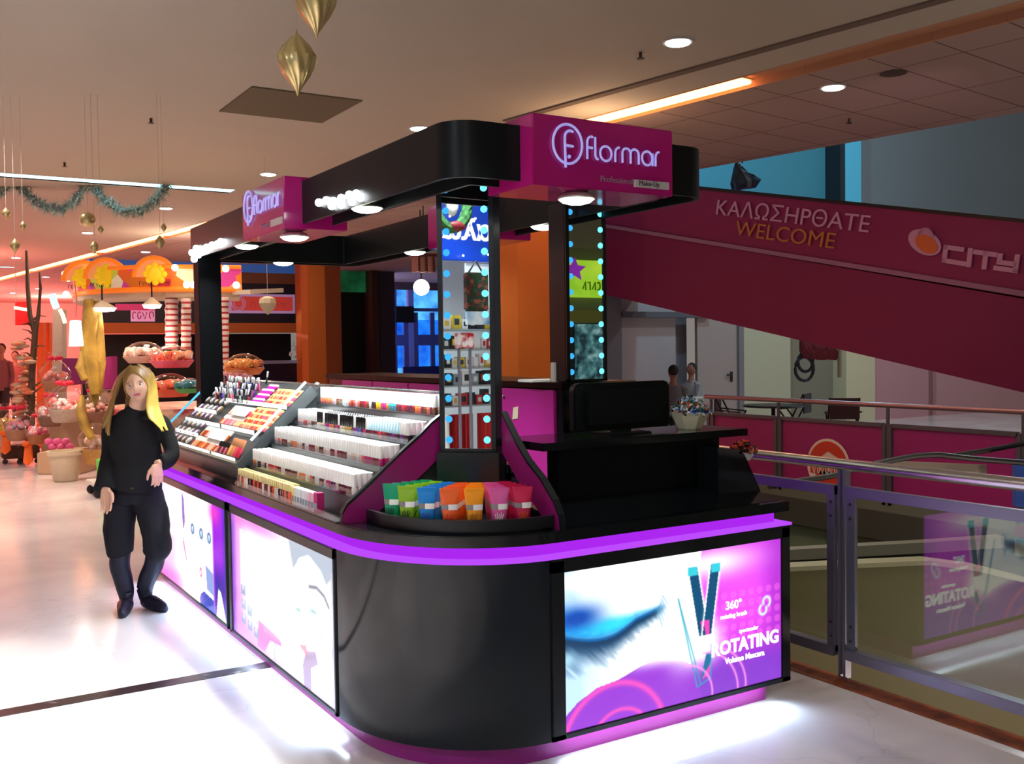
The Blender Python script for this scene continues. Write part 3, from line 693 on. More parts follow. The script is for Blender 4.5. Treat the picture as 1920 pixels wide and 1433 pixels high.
# ---- curved tray for the cream tubes
tray = thing('corner_tray', (2.0, 3.62, 0.93), 'curved black tray on the rounded kiosk corner holding coloured cream tubes', 'tray')
to = [(1.675, 3.88)] + [(2.17 - 0.495 * math.cos(a), 3.80 - 0.515 * math.sin(a)) for a in (PI / 2 * i / 16 for i in range(1, 17))] + [(2.215, 3.285)]
ti = [(x + 0.018, y + 0.018) for x, y in to]
MB().prism(to + ti[::-1], 0.93, 0.985).build('front_wall', M_black_satin, tray, smooth=True)
MB().prism(to + [(2.215, 3.86)], 0.93, 0.938).build('base_plate', M_black_satin, tray)

# ---- canopy on top of the pillars
CXo, CX2, CYo, CY2, CZ0, CZ1 = 1.85, 3.18, 3.40, 7.45, 2.318, 2.538
canopy = thing('kiosk_canopy', (2.5, 5.4, CZ0), 'black open canopy frame with rounded corners above the kiosk', 'canopy')
def ring(x0, x1, y0, y1, r, n=8):
    pts = []
    for cx, cy, a in ((x0 + r, y0 + r, 180), (x1 - r, y0 + r, 270), (x1 - r, y1 - r, 0), (x0 + r, y1 - r, 90)):
        pts += [(cx + r * math.cos(math.radians(a + 90 * i / n)), cy + r * math.sin(math.radians(a + 90 * i / n))) for i in range(n + 1)]
    return pts
def frame_ring(x0, x1, y0, y1, r, wdt, z0, z1):
    o, i = ring(x0, x1, y0, y1, r), ring(x0 + wdt, x1 - wdt, y0 + wdt, y1 - wdt, max(r - wdt, 0.02)); n = len(o)
    vs = [(x, y, z) for z in (z0, z1) for pts in (o, i) for x, y in pts]; fs = []
    for k in range(n):
        q = (k + 1) % n
        fs += [(k, q, 2 * n + q, 2 * n + k), (n + q, n + k, 3 * n + k, 3 * n + q), (q, k, n + k, n + q), (2 * n + k, 2 * n + q, 3 * n + q, 3 * n + k)]
    return MB().add(vs, fs)
CZS = 2.392
bm_ = frame_ring(CXo + 0.01, CX2 - 0.01, CYo + 0.01, CY2 - 0.01, 0.12, 0.16, CZS, CZ1 - 0.004)
q_ = frame_ring(CXo, CX2, CYo, CY2, 0.13, 0.020, CZ0, CZ1); bm_.add(q_.v, q_.f)
q_ = frame_ring(CXo + 0.165, CX2 - 0.165, CYo + 0.165, CY2 - 0.165, 0.02, 0.016, CZ0, CZ1 - 0.02); bm_.add(q_.v, q_.f)
bm_.build('beam', mat('beam_black', '101416', 0.38, spec=0.18), canopy, smooth=True)
# magenta sign boxes clipped over the beams
M_sign_front = mat('sign_magenta', 'ac1570', 0.10, coat=0.6)
sg1 = MB().box(2.158, 2.875, 3.31, 3.66, 2.292, 2.572).build('sign_box', M_sign_front, canopy, bevel=0.004); sg1['label'] = 'wide magenta sign box facing the viewer'
sg2 = MB().box(1.752, 2.10, 5.045, 5.765, 2.292, 2.560).build('sign_box', M_sign_front, canopy, bevel=0.004); sg2['label'] = 'magenta sign box over the long side'
sg3 = MB().box(2.95, 3.27, 5.045, 5.765, 2.292, 2.560).build('sign_box', M_sign_front, canopy, bevel=0.004)
M_logo = mat('logo_silver', 'b9b6e8', 0.3, emit='9c98e8', estr=0.55)
M_tagbar = mat('tag_bar', 'b9b4b4', 0.4)
def logo(parent, origin, X, W):
    """ringed f emblem and the brand word, W = total width"""
    k = W / 100.0; Z = (0, 0, 1); P = []
    P.append(arc(12, 0, 13.2, 14.6, 60, 420, 28))                                # ring
    P.append([(10, -17.5), (9.4, 2), (9.6, 5)] + arc(14.5, 5, 5, 5, 180, 60, 6))    # f stem with hook
    P.append([(10, -1.0), (17, -1.4)])
    strokes('logo_emblem', M_logo, P, 1.05 * k, origin, X, Z, parent, k, 0.006)
    MB().ball(Vector(origin) + Vector(X).normalized() * 14 * k + Vector((0, 0, -9 * k)), 1.5 * k, 8, 6).build('logo_dot', M_logo, parent, smooth=True)
    x = 29; P = []
    P.append([(x + 1, -9.5), (x + 1, 3)] + arc(x + 5, 3, 4, 4.6, 180, 70, 6)); P.append([(x + 1, -0.8), (x + 6, -0.8)])
    x += 8.5; P.append([(x, 7.5), (x, -6)] + arc(x + 2.6, -6, 2.6, 3, 180, 270, 4))
    x += 10; P.append(arc(x, -4, 5.4, 5.6, 0, 360, 20))
    x += 9; P.append([(x, -9.5), (x, -3)] + arc(x + 4, -3, 4, 4.8, 180, 90, 5))
    x += 7; P.append([(x, -9.5), (x, -2)] + arc(x + 4, -2, 4, 3.8, 180, 0, 8) + [(x + 8, -9.5)]); P.append([(x + 8, -2)] + arc(x + 12, -2, 4, 3.8, 180, 0, 8) + [(x + 16, -9.5)])
    x += 24.5; P.append(arc(x, -4, 5.2, 5.4, 0, 360, 20)); P.append([(x + 5.4, 0), (x + 5.4, -9.5)])
    x += 8.4; P.append([(x, -9.5), (x, -3)] + arc(x + 3.6, -3, 3.6, 4.8, 180, 90, 5))
    strokes('lettering', M_logo, P, 0.95 * k, origin, X, Z, parent, k, 0.006)
logo(sg1, (2.255, 3.306, 2.462), (1, 0, 0), 0.535)
bar1 = MB().box(2.66, 2.845, 3.300, 3.312, 2.318, 2.348).build('tag_bar', M_tagbar, sg1)
text_obj('Professional', 'lettering', mat('tagline_grey', 'a0708c', 0.5), 0.034, (2.57, 3.308, 2.328), (1, 0, 0), (0, 0, 1), sg1, 0.003, width=0.165)
text_obj('Make-Up', 'lettering', mat('tagline_dark', '5c4656', 0.5), 0.030, (2.735, 3.299, 2.325), (1, 0, 0), (0, 0, 1), sg1, 0.003)
logo(sg2, (1.748, 5.69, 2.47), (0, -1, 0), 0.60)
MB().box(1.744, 1.754, 5.07, 5.25, 2.318, 2.352).build('tag_bar', M_tagbar, sg2)
text_obj('Professional', 'lettering', mat('tagline_grey', 'a0708c', 0.5), 0.034, (1.749, 5.34, 2.328), (0, -1, 0), (0, 0, 1), sg2, 0.003, width=0.165)

# ---- canopy lamps
M_lamp = emis('canopy_lamp_glow', 'fbffe8', 16.0)
def canopy_lamp(x, y, label, zb=CZS - 0.042, r=0.074, pw=16, z=2.288):
    t = thing('canopy_lamp', (x, y, zb), label, 'lamp', 'round lamps under the kiosk canopy')
    MB().lathe([(r * 0.3, CZS - zb), (r * 0.3, 0.004), (r * 0.55, 0.0), (r * 0.9, -0.012), (r * 1.05, -0.024), (r * 1.05, -0.03)], (x, y, zb), 20).build('housing', mat('lamp_housing', 'c8c8b8', 0.3, 0.5), t, smooth=True)
    MB().lathe([(r * 1.0, -0.03), (r * 0.8, -0.042), (r * 0.4, -0.050), (0.005, -0.052)], (x, y, zb), 20).build('lens', M_lamp, t, smooth=True)
    spot((x, y, zb - 0.065), (x + (0.03 if x < 2.1 else 0), y, 1.0), pw, 'fbffec', 84, 0.5, 0.05)
    return t
canopy_lamp(1.93, 4.40, 'glaring round lamp under the canopy between the pink sign and mirrored pillar', pw=26)
canopy_lamp(1.86, 5.20, 'glaring round lamp under the smaller pink sign', zb=2.292, pw=22)
canopy_lamp(1.93, 6.28, 'glaring round lamp under the canopy past the smaller pink sign', pw=20)
canopy_lamp(2.43, 3.40, 'glaring round lamp under the wide pink sign', zb=2.292, pw=14)
canopy_lamp(3.08, 4.62, 'round lamp under the canopy in front of the orange column', pw=18)
canopy_lamp(3.08, 6.22, 'round lamp under the canopy in front of the blue entrance', pw=12)
canopy_lamp(2.54, 7.36, 'round lamp under the far canopy beam by the shop front', pw=10)
# bright reflections on the long beam, shaped as clusters of glowing balls
M_glint = emis('spark_white', 'f6fbff', 14.0)
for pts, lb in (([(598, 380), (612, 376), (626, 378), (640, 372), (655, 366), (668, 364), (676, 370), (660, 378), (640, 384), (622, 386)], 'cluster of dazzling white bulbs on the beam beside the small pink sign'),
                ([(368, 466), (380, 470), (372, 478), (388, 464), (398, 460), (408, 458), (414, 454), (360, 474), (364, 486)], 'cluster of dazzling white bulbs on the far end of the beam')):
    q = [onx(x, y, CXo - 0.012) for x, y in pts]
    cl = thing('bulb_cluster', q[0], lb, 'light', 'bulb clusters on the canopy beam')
    for p in q: MB().ball(p, 0.020 if pts[0][0] > 500 else 0.024, 10, 8).build('bulb', M_glint, cl, smooth=True)
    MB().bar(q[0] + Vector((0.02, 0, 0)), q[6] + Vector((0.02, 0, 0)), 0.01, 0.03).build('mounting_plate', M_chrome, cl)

# ---- pillars
M_mirror = mat('mirror_glass', 'f2f6f6', 0.01, 1.0)
M_bulb_blue = emis('led_blue', '3ca8f0', 1.3)
M_bulb_cyan = emis('led_cyan', '6fe4ff', 1.6)
def PM_(Mx): return (Mx.to_3x3() @ Matrix.Rotation(PI / 2, 3, 'X')).to_4x4()
def mirror_pillar(cen, ux, w, z0, z1, label, nb, fr=0.02, depth=0.14, zmb=None, bulb_r=0.0155, ins=0.020):
    ux = Vector(ux).normalized(); nrm = Vector((ux.y, -ux.x, 0))         # nrm faces the viewer
    cen = Vector(cen)
    t = thing('mirror_pillar', (cen.x, cen.y, z0), label, 'pillar', 'mirror-faced pillars of the kiosk')
    Mx = Matrix(((ux.x, -nrm.x, 0, cen.x), (ux.y, -nrm.y, 0, cen.y), (0, 0, 1, 0), (0, 0, 0, 1)))
    z2 = zmb or z0
    MB().box(-w / 2, w / 2, 0.012, depth, z0, z1, Mx).build('post', M_black_satin, t, bevel=0.004)
    f = MB()
    f.box(-w / 2, -w / 2 + fr, 0, 0.012, z2, z1, Mx).box(w / 2 - fr, w / 2, 0, 0.012, z2, z1, Mx).box(-w / 2, w / 2, 0, 0.012, z1 - 0.02, z1, Mx).box(-w / 2, w / 2, 0, 0.012, z2, z2 + 0.012, Mx)
    f.build('frame', M_black_satin, t)
    MB().box(-w / 2 + fr, w / 2 - fr, 0.006, 0.0115, z2 + 0.012, z1 - 0.02, Mx).build('mirror', M_mirror, t)
    for side in (-1, 1):
        for k in range(nb):
            z = z2 + 0.05 + (z1 - z2 - 0.10) * k / (nb - 1)
            c = Mx @ Vector((side * (w / 2 - fr - ins), 0.0055, z))
            b = MB().lathe([(bulb_r, 0), (bulb_r * 0.92, 0.0035), (bulb_r * 0.55, 0.006), (0.0005, 0.0065)], c, 14, PM_(Mx)).build('led_bulb', M_bulb_blue if side < 0 else M_bulb_cyan, t, smooth=True)
    return t, Mx
pil, PM = mirror_pillar((2.122, 3.80, 0), (1, -0.95, 0), 0.250, 0.99, CZS, 'tall mirror pillar edged with blue bulbs on the rounded kiosk corner', 13, zmb=1.205)
MB().box(-0.140, 0.140, -0.012, 0.15, 0.938, 1.20, PM).build('base_box', mat('base_dark', '15181c', 0.3), pil, bevel=0.003)
mirror_pillar((3.06, 4.20, 0), (1, 0, 0), 0.255, 1.475, CZS, 'mirror pillar edged with pale blue bulbs standing on the magenta cabinets', 11, depth=0.16, bulb_r=0.0155, ins=0.012)
bp = MB().box(1.875, 2.035, 7.24, 7.38, 0.93, CZS).build('kiosk_pillar', mat('matt_black', '0a0d10', 0.6, spec=0.1), bevel=0.004)
tag(bp, 'plain black pillar at the far end of the makeup display', 'pillar')

# ---- storage cabinets along the inner side
cab = thing('storage_cabinet', (3.05, 5.8, 0), 'long tall cabinet with magenta doors and black top inside the kiosk', 'cabinet')
MB().box(2.905, 3.22, 4.21, 7.40, 0.93, 1.435).build('body', M_black_satin, cab)
MB().box(2.88, 3.36, 4.17, 7.42, 1.440, 1.472).build('top', mat('cab_top', '08090b', 0.45, spec=0.15), cab, bevel=0.004)
yy = [4.25, 4.80, 5.38, 5.96, 6.54, 7.1]
for a, b in zip(yy[:-1], yy[1:]):
    mid = [a + 0.008, b - 0.008]
    d = MB().box(2.885, 2.905, mid[0], mid[1], 0.97, 1.432).build('door', mat('door_magenta', 'd032a4', 0.35), cab, bevel=0.003)
    ly = mid[1] - 0.05 if (yy.index(a) % 2 == 0) else mid[0] + 0.05
    MB().lathe([(0.011, 0), (0.011, 0.006), (0.006, 0.008)], (2.885, ly, 1.385), 12, Matrix.Rotation(-PI / 2, 4, 'Y')).build('lock', M_chrome, d, smooth=True)
MB().box(2.905, 3.22, 4.195, 4.21, 0.93, 1.435).build('end_panel', M_black, cab)
note = MB().slab([(2.882, 4.60, 1.270), (2.882, 4.655, 1.262), (2.882, 4.645, 1.328), (2.882, 4.592, 1.336)], (-0.002, 0, 0)).build('note_paper', mat('paper_cream', 'f6ecc8', 0.7))
tag(note, 'small cream paper note stuck on the magenta cabinet door', 'note')
# ================================================================ GOODS ON THE KIOSK
M_acr = glass('clear_acrylic', 'f4fbff', 0.05, 0.02)
M_cap_white = mat('cap_white', 'fbfbf8', 0.3, emit='ffffff', estr=0.0)
M_shelf = mat('shelf_grey', '3a3e3e', 0.3)
GY0, GY1 = 3.935, 5.375
rowx = [2.06, 1.925, 1.79, 1.665, 1.585]
rowz = [1.357, 1.240, 1.147, 1.034, 0.936]
gon = thing('nail_polish_display', (1.85, 4.65, 0.93), 'stepped display rack crowded with white-capped nail polish bottles on the kiosk counter', 'display rack')
# walk down the steps: each tread runs back to the riser of the row above
stair = [(2.175, 0.93), (2.175, 1.450), (2.122, 1.450), (2.122, rowz[0] + 0.0)]
for i in range(5):
    stair.append((rowx[i] - 0.024, rowz[i])); stair.append((rowx[i] - 0.024, (rowz[i + 1] if i < 4 else 0.931)))
MB().slab([(x, GY0, z) for x, z in stair], (0, GY1 - GY0, 0)).build('stepped_body', M_shelf, gon)
for i in range(5):
    l = MB().box(rowx[i] - 0.027, rowx[i] - 0.024, GY0, GY1, rowz[i] - 0.004, rowz[i] + 0.028).build('acrylic_lip', M_acr, gon)
MB().box(2.112, 2.182, GY0, GY1, 1.450, 1.456).build('top_ledge', mat('top_ledge_grey', '5a5f5c', 0.2), gon, bevel=0.003)
MB().box(2.075, 2.11, GY0 + 0.02, GY1, 1.446, 1.454).build('light_rail', M_chrome, gon)
area((2.03, 4.65, 1.50), (1.78, 4.65, 1.15), 12, 'f4fbff', 1.4, 0.03)  # added area lights brighten the display racks here, no fittings built
area((1.94, 4.65, 2.25), (1.78, 4.65, 1.15), 34, 'f8fbff', 1.3, 0.1, spread=120)
area((1.94, 6.35, 2.25), (1.78, 6.35, 1.15), 16, 'f8fbff', 1.6, 0.1, spread=120)
spot((1.8, 3.1, 2.9), (2.05, 3.55, 1.0), 30, 'ffffff', 40, 0.7, 0.05)

def polish_mat(cname, col): return mat('lacquer_' + cname, col, 0.15, coat=0.5)
LAC = {'dark red': '7a1428', 'bright red': 'd02832', 'coral': 'e8684c', 'pale pink': 'f0b8bc', 'nude': 'e8d0b8', 'milky white': 'f2ece4', 'black': '16161a', 'wine': '541028', 'magenta': 'c02474',
       'yellow': 'ecc41c', 'teal': '1c8a94', 'brown': '6a3a26', 'orange': 'e87a2c', 'purple': '6a2a8a', 'blue': '2a5ac4', 'gold': 'c89a4c'}
proto = {}
def bottle(kind, colour):
    """nail polish bottle: body > cap; returns prototype on first use, copies later"""
    key = (kind, colour)
    if key in proto: return copy_tree(proto[key])
    if kind in ('white', 'black', 'clear'):
        b = MB().lathe([(0.0105, 0), (0.0122, 0.002), (0.0122, 0.030), (0.009, 0.036)], n=10).build('nail_polish_bottle', polish_mat(colour.replace(' ', '_'), LAC[colour]), smooth=True, origin=(0, 0, 0))
        cm = {'white': M_cap_white, 'black': mat('cap_black', '0e0f12', 0.15), 'clear': mat('cap_pale_blue', 'bfe4ee', 0.2)}[kind]
        MB().lathe([(0.0118, 0.034), (0.0122, 0.036), (0.0112, 0.088), (0.009, 0.090)] if kind != 'clear' else [(0.011, 0.034), (0.011, 0.05), (0.004, 0.088)], n=10).build('cap', cm, b, smooth=True)
    else:
        b = MB().box(-0.012, 0.012, -0.0125, 0.0125, 0, 0.055).build('foundation_bottle', polish_mat(colour.replace(' ', '_'), LAC[colour]), bevel=0.003, origin=(0, 0, 0))
        MB().box(-0.0105, 0.0105, -0.0115, 0.0115, 0.055, 0.088).build('cap', mat('cap_gold', 'e6dca0', 0.25, 0.3), b, bevel=0.002)
    proto[key] = b
    return b
ROWN = ['topmost row', 'second row from the top', 'third row from the top', 'fourth row from the top', 'bottom row']
def put(o, x, y, z, label, cat, group):
    o.location = (x, y, z + 0.0006); o.rotation_euler = (0, 0, random.uniform(-0.2, 0.2)); return tag(o, label, cat, group)
def seqA(row, n):
    """colours along the row, from the far end (y high) to the near end"""
    S = {0: ['coral'] * 3 + ['orange', 'coral', 'pale pink', 'pale pink'] + ['brown'] * 3 + ['milky white'] * 3 + ['coral', 'bright red', 'coral', 'pale pink', 'coral', 'dark red', 'dark red', 'bright red', 'brown', 'milky white', 'black', 'black', 'yellow', 'yellow', 'magenta', 'magenta', 'orange', 'teal', 'teal', 'teal', 'dark red', 'wine', 'bright red', 'dark red', 'wine', 'wine', 'dark red', 'orange', 'coral', 'wine', 'brown', 'coral', 'wine', 'brown'],
         1: ['pale pink', 'pale pink', 'coral', 'bright red', 'pale pink', 'pale pink', 'brown', 'brown', 'nude', 'nude', 'nude', 'nude', 'magenta', 'purple', 'coral', 'brown', 'magenta', 'dark red', 'nude', 'nude', 'gold', 'gold', 'brown', 'purple', 'purple', 'blue', 'wine', 'magenta', 'wine', 'dark red', 'wine', 'dark red', 'bright red', 'dark red', 'dark red', 'wine', 'purple', 'wine', 'black', 'purple', 'wine', 'black'],
         2: ['pale pink', 'coral', 'pale pink', 'dark red', 'dark red', 'milky white', 'nude', 'coral', 'orange', 'nude', 'milky white', 'nude', 'black', 'milky white', 'dark red', 'wine', 'dark red', 'nude', 'black', 'black', 'nude', 'milky white', 'dark red', 'wine', 'pale pink', 'dark red', 'wine', 'dark red', 'milky white', 'milky white', 'nude', 'milky white', 'pale pink', 'coral', 'magenta', 'magenta', 'dark red', 'dark red', 'magenta'],
         3: ['orange', 'nude', 'brown', 'black', 'pale pink', 'black', 'milky white', 'bright red', 'bright red', 'coral', 'bright red', 'wine', 'dark red', 'milky white', 'wine', 'wine', 'wine', 'brown', 'brown', 'nude', 'orange', 'orange', 'milky white', 'nude', 'coral', 'brown', 'milky white', 'dark red', 'black', 'nude', 'magenta', 'wine', 'purple', 'nude', 'wine', 'wine', 'dark red', 'wine', 'milky white']}[row]
    return [S[min(int(k * len(S) / n), len(S) - 1)] for k in range(n)]
PITCH = 0.0292
for r in range(4):
    nn = int((GY1 - GY0 - 0.03) / PITCH)
    sq = seqA(r, nn)
    for k in range(nn):
        y = GY1 - 0.02 - k * PITCH; fr_ = k / nn
        kind = 'white'
        if r == 1: kind = 'white' if fr_ < 0.20 or random.random() < 0.10 or fr_ > 0.92 else 'black' if fr_ < 0.68 else 'clear'
        capw = {'white': 'white-capped', 'black': 'black-capped', 'clear': 'pale-blue-capped'}[kind]
        put(bottle(kind, sq[k]), rowx[r] + random.uniform(-0.001, 0.001), y, rowz[r], '%s %s nail polish bottle, front line of the %s' % (capw, sq[k], ROWN[r]), 'nail polish', 'front line nail polish bottles')
        if r > 0 and k >= nn - 34:
            c2 = sq[k]
            put(bottle('white' if r != 1 or kind == 'clear' else kind, c2), rowx[r] + 0.028, y + 0.004, rowz[r], '%s %s nail polish bottle, second line of the %s' % ('white-capped' if r != 1 or kind == 'clear' else capw, c2, ROWN[r]), 'nail polish', 'second line nail polish bottles')
# the crowd of bottles packed behind them fills each step
for r in range(4):
    mb_b, mb_c, mb_k = MB(), MB(), MB()
    nn = int((GY1 - GY0 - 0.03) / PITCH)
    for k in range(nn):
        for d_ in (1, 2, 3):
            if d_ == 1 and r > 0 and k >= nn - 34: continue
            if d_ == 3 and r == 0: continue
            x, y, z = rowx[r] + 0.028 * d_, GY1 - 0.02 - k * PITCH + 0.003 * d_, rowz[r] + 0.0006
            if r == 3 and d_ == 3: x -= 0.003
            mb_b.lathe([(0.0122, 0), (0.0122, 0.030), (0.009, 0.036)], (x, y, z), 7)
            (mb_k if r == 1 and 0.2 < k / nn < 0.68 else mb_c).lathe([(0.0118, 0.034), (0.0112, 0.088), (0.009, 0.090)], (x, y, z), 8)
    pk = mb_b.build('packed_bottles', polish_mat('nude', LAC['nude']), smooth=True)
    tag(pk, 'densely packed nail polish bottles filling the %s behind the front lines' % ROWN[r], 'nail polish', None, 'stuff')
    mb_c.build('caps', M_cap_white, pk, smooth=True)
    if r == 1: mb_k.build('black_caps', mat('cap_black', '0e0f12'), pk, smooth=True)
# bottom row: gold-capped foundations, then small cartons
gold_cols = ['dark red', 'nude', 'dark red', 'coral', 'nude', 'milky white', 'black', 'wine', 'dark red', 'coral', 'brown', 'coral', 'wine', 'dark red', 'nude', 'wine']
for k in range(28):
    y = GY1 - 0.03 - k * 0.030
    for d in range(2):
        cc = gold_cols[(k + d * 3) % len(gold_cols)]
        put(bottle('gold', cc), rowx[4] - 0.005 + d * 0.028, y, rowz[4], 'cream-gold-capped square %s bottle in the bottom row, %s' % (cc, 'front line' if d == 0 else 'second line'), 'foundation bottle', 'square bottles in the bottom row')
y = GY1 - 0.03 - 28 * 0.030
for k, (w, c, nm) in enumerate([(0.032, 'e8e090', 'pale yellow'), (0.034, 'dfe8ea', 'pale grey'), (0.034, 'e4eeee', 'silver grey'), (0.034, 'd4e2e8', 'bluish grey'), (0.034, 'e8e8ec', 'off-white'), (0.034, 'dce0e4', 'light grey'), (0.036, 'f0a8c8', 'light pink'), (0.036, 'e4c0d4', 'dusty pink'), (0.046, 'b02468', 'deep pink')]):
    o = thing('carton', (rowx[4] + 0.002, y - w / 2, rowz[4] + 0.0006), '%s small upright cosmetics carton in the bottom row of the rack' % nm, 'carton', 'small cartons in the bottom row')
    MB().box(rowx[4] - 0.014, rowx[4] + 0.020, y - w + 0.003, y - 0.001, rowz[4] + 0.0006, rowz[4] + 0.085 + (0.006 if k == 8 else 0)).build('box', mat('carton_' + nm.replace(' ', '_'), c, 0.4), o, bevel=0.0015)
    MB().box(rowx[4] - 0.0152, rowx[4] - 0.014, y - w + 0.006, y - 0.004, rowz[4] + 0.018, rowz[4] + 0.045).build('print_band', mat('band_grey', '8a949c', 0.5), o)
    y -= w + 0.0015

# ---- sloping makeup display
SX0, SZ0, SX1, SZ1 = 1.60, 1.035, 2.03, 1.435
SL = math.hypot(SX1 - SX0, SZ1 - SZ0); sdir = Vector(((SX1 - SX0) / SL, 0, (SZ1 - SZ0) / SL)); snrm = Vector((-sdir.z, 0, sdir.x))
BY0, BY1 = 5.44, 7.30
def sp(s, y, h=0.0): return Vector((SX0, y, SZ0)) + sdir * s + snrm * h
mk = thing('makeup_display', (1.8, 6.35, 0.93), 'sloping lit display of lipsticks, glosses and compacts at the far end of the kiosk', 'display rack')
MB().slab([(SX0, BY0, SZ0), (SX0 + 0.02, BY0, 0.93), (2.17, BY0, 0.93), (2.17, BY0, 1.448), (SX1 + 0.05, BY0, 1.448)], (0, BY1 - BY0, 0)).build('sloped_body', M_char, mk)
MB().box(SX1 + 0.05, 2.18, BY0, BY1, 1.448, 1.456).build('top_ledge', mat('top_ledge_grey', '5a5f5c'), mk)
MB().slab([sp(-0.01, BY0, -0.02), sp(-0.01, BY1, -0.02), sp(-0.01, BY1, 0.02), sp(-0.01, BY0, 0.02)], sdir * 0.014).build('front_lip', mat('lip_grey', '8a8c84', 0.25, 0.5), mk)
M_strip_white = emis('strip_white', 'f6fff8', 1.5)
for s0, ya, yb in ((0.004, 5.50, 5.98), (0.004, 6.02, 6.95), (0.205, 5.62, 6.28), (0.205, 6.32, 7.18), (0.415, 5.50, 6.75), (0.10, 6.55, 7.15), (0.30, 6.65, 7.2)):
    MB().slab([sp(s0, ya, 0.004), sp(s0, yb, 0.004), sp(s0 + 0.016, yb, 0.022), sp(s0 + 0.016, ya, 0.022)], snrm * 0.003).build('lit_price_strip', M_strip_white, mk)
for yy_, nm, mt, sa in ((BY1 - 0.02, 'lit_edge', emis('edge_cyan', '5cc4f0', 1.3), 0.12), (BY0 - 0.012, 'lit_edge', emis('edge_white', 'e8f0ff', 1.5), 0.14)):
    MB().slab([sp(sa, yy_, 0.0), sp(SL, yy_, 0.0), sp(SL, yy_, 0.055), sp(sa, yy_, 0.045)], (0, 0.010, 0)).build('side_glass', M_acr, mk)
    MB().bar(sp(sa, yy_ + 0.005, 0.048), sp(SL, yy_ + 0.005, 0.058), 0.016, 0.012).build(nm, mt, mk)
MB().slab([sp(-0.01, BY0 - 0.03, -0.03), sp(SL, BY0 - 0.03, -0.04), sp(SL, BY0 - 0.03, 0.03), sp(-0.01, BY0 - 0.03, 0.02)], (0, 0.018, 0)).build('side_plate', M_char, mk)

QS = Matrix((tuple(sdir) + (0,), (0, 1, 0, 0), tuple(snrm) + (0,), (0, 0, 0, 1))).transposed()  # columns: along slope, y, normal
def lay(o, s, y, h, label, cat, group, tilt=0.0, spin=0.0):
    o.matrix_world = Matrix.Translation(sp(s, y, h + 0.0008)) @ QS @ Matrix.Rotation(tilt, 4, 'Y') @ Matrix.Rotation(spin, 4, 'Z'); return tag(o, label, cat, group)
lp = {}
def stick(colour, hexc, L=0.075, r=0.0085, capc='f4d8b0', nm='lipstick'):
    """a stick lying along the slope (local +x): body > cap"""
    k = (colour, L, r, nm, capc)
    if k in lp: return copy_tree(lp[k])
    My = Matrix.Rotation(PI / 2, 4, 'Y')
    b = MB().lathe([(r * 0.9, 0), (r, 0.002), (r, L * 0.55), (r * 0.9, L * 0.56)], (0, 0, r), 8, My).build(nm, mat('goods_' + colour.replace(' ', '_'), hexc, 0.25, coat=0.4), smooth=True, origin=(0, 0, 0))
    MB().lathe([(r * 0.95, L * 0.56), (r * 1.05, L * 0.57), (r * 1.05, L * 0.98), (r * 0.8, L)], (0, 0, r), 8, My).build('cap', mat('goodcap_' + capc, capc, 0.25, 0.2), b, smooth=True)
    lp[k] = b; return b
ORN = [('orange red', 'e0522c'), ('peach', 'f09a68'), ('coral pink', 'e86a5c'), ('tomato red', 'd43a2c'), ('apricot', 'f4b078'), ('rose', 'e0607c')]
for zone, (s0, s1, ya, yb, ds, dy, set_, cat, zlab) in enumerate([
        (0.435, 0.56, 5.50, 5.94, 0.042, 0.021, ORN, 'lip gloss', 'lying in the upper tier beside the nail polish rack'),
        (0.235, 0.40, 5.50, 5.98, 0.042, 0.022, ORN, 'lipstick', 'lying in the middle tier beside the lit side edge'),
        (0.235, 0.32, 6.0, 6.40, 0.080, 0.030, [('vermilion', 'e8502c'), ('mauve pink', 'd070a8'), ('golden beige', 'e8c07c'), ('pale rose', 'f0b4b4'), ('salmon', 'f08c6c')], 'lipstick', 'lying in the middle tier under the white card'),
        (0.03, 0.12, 5.98, 6.55, 0.085, 0.032, [('pale rose', 'f0b4b4'), ('brick orange', 'd8622c'), ('soft gold', 'e0a860'), ('brick red', 'a83024')], 'lip gloss', 'lying in the lowest tier under the white card')]):
    s = s0
    while s < s1:
        y = ya; k = 0
        while y < yb:
            cn, ch = set_[random.randrange(len(set_))]
            lay(stick(cn, ch, L=ds * 0.92, capc='f6c88c' if zone < 2 else 'f0e8dc', nm='lip_gloss' if cat == 'lip gloss' else 'lipstick'), s, y, 0.0, '%s %s %s' % (cn, cat, zlab), cat, 'sticks %s' % zlab)
            y += dy; k += 1
        s += ds
# upright gloss tubes in the lowest tier next to the lit edge
for k in range(10):
    cn, ch = [('deep red', 'a82038'), ('rose red', 'c83c54'), ('bronze', 'b0743c'), ('honey', 'd09a5c')][0 if k < 3 else 1 if k < 5 else 2 if k < 8 else 3]
    o = stick(cn, ch, L=0.105, r=0.0078, capc='c08058', nm='lip_gloss')
    lay(o, 0.035, 5.50 + 0.0225 * k, 0.004, '%s long lip gloss tube leaning in the lowest tier by the side plate' % cn, 'lip gloss', 'long gloss tubes by the side plate', tilt=-0.35)
for k in range(8):
    cn, ch = [('dark red', '8a1c2c'), ('dusty rose', 'c87c84'), ('wine', '6a1c30')][k % 3]
    lay(stick(cn, ch, L=0.07, r=0.009, capc='141418', nm='lip_gloss'), 0.035, 5.745 + 0.026 * k, 0.002, '%s short lip gloss with black cap in the lowest tier' % cn, 'lip gloss', 'short black-capped glosses', tilt=-0.3)
# magenta sticks
for k in range(34):
    s = 0.43 + (k // 9) * 0.040; y = 5.99 + (k % 9) * 0.024
    lay(stick('vivid magenta', 'c424a0', L=0.037, r=0.0095, capc='f4d4e4', nm='lipstick'), s, y, 0, 'vivid magenta lipstick in the upper tier of the sloping display', 'lipstick', 'magenta lipsticks')
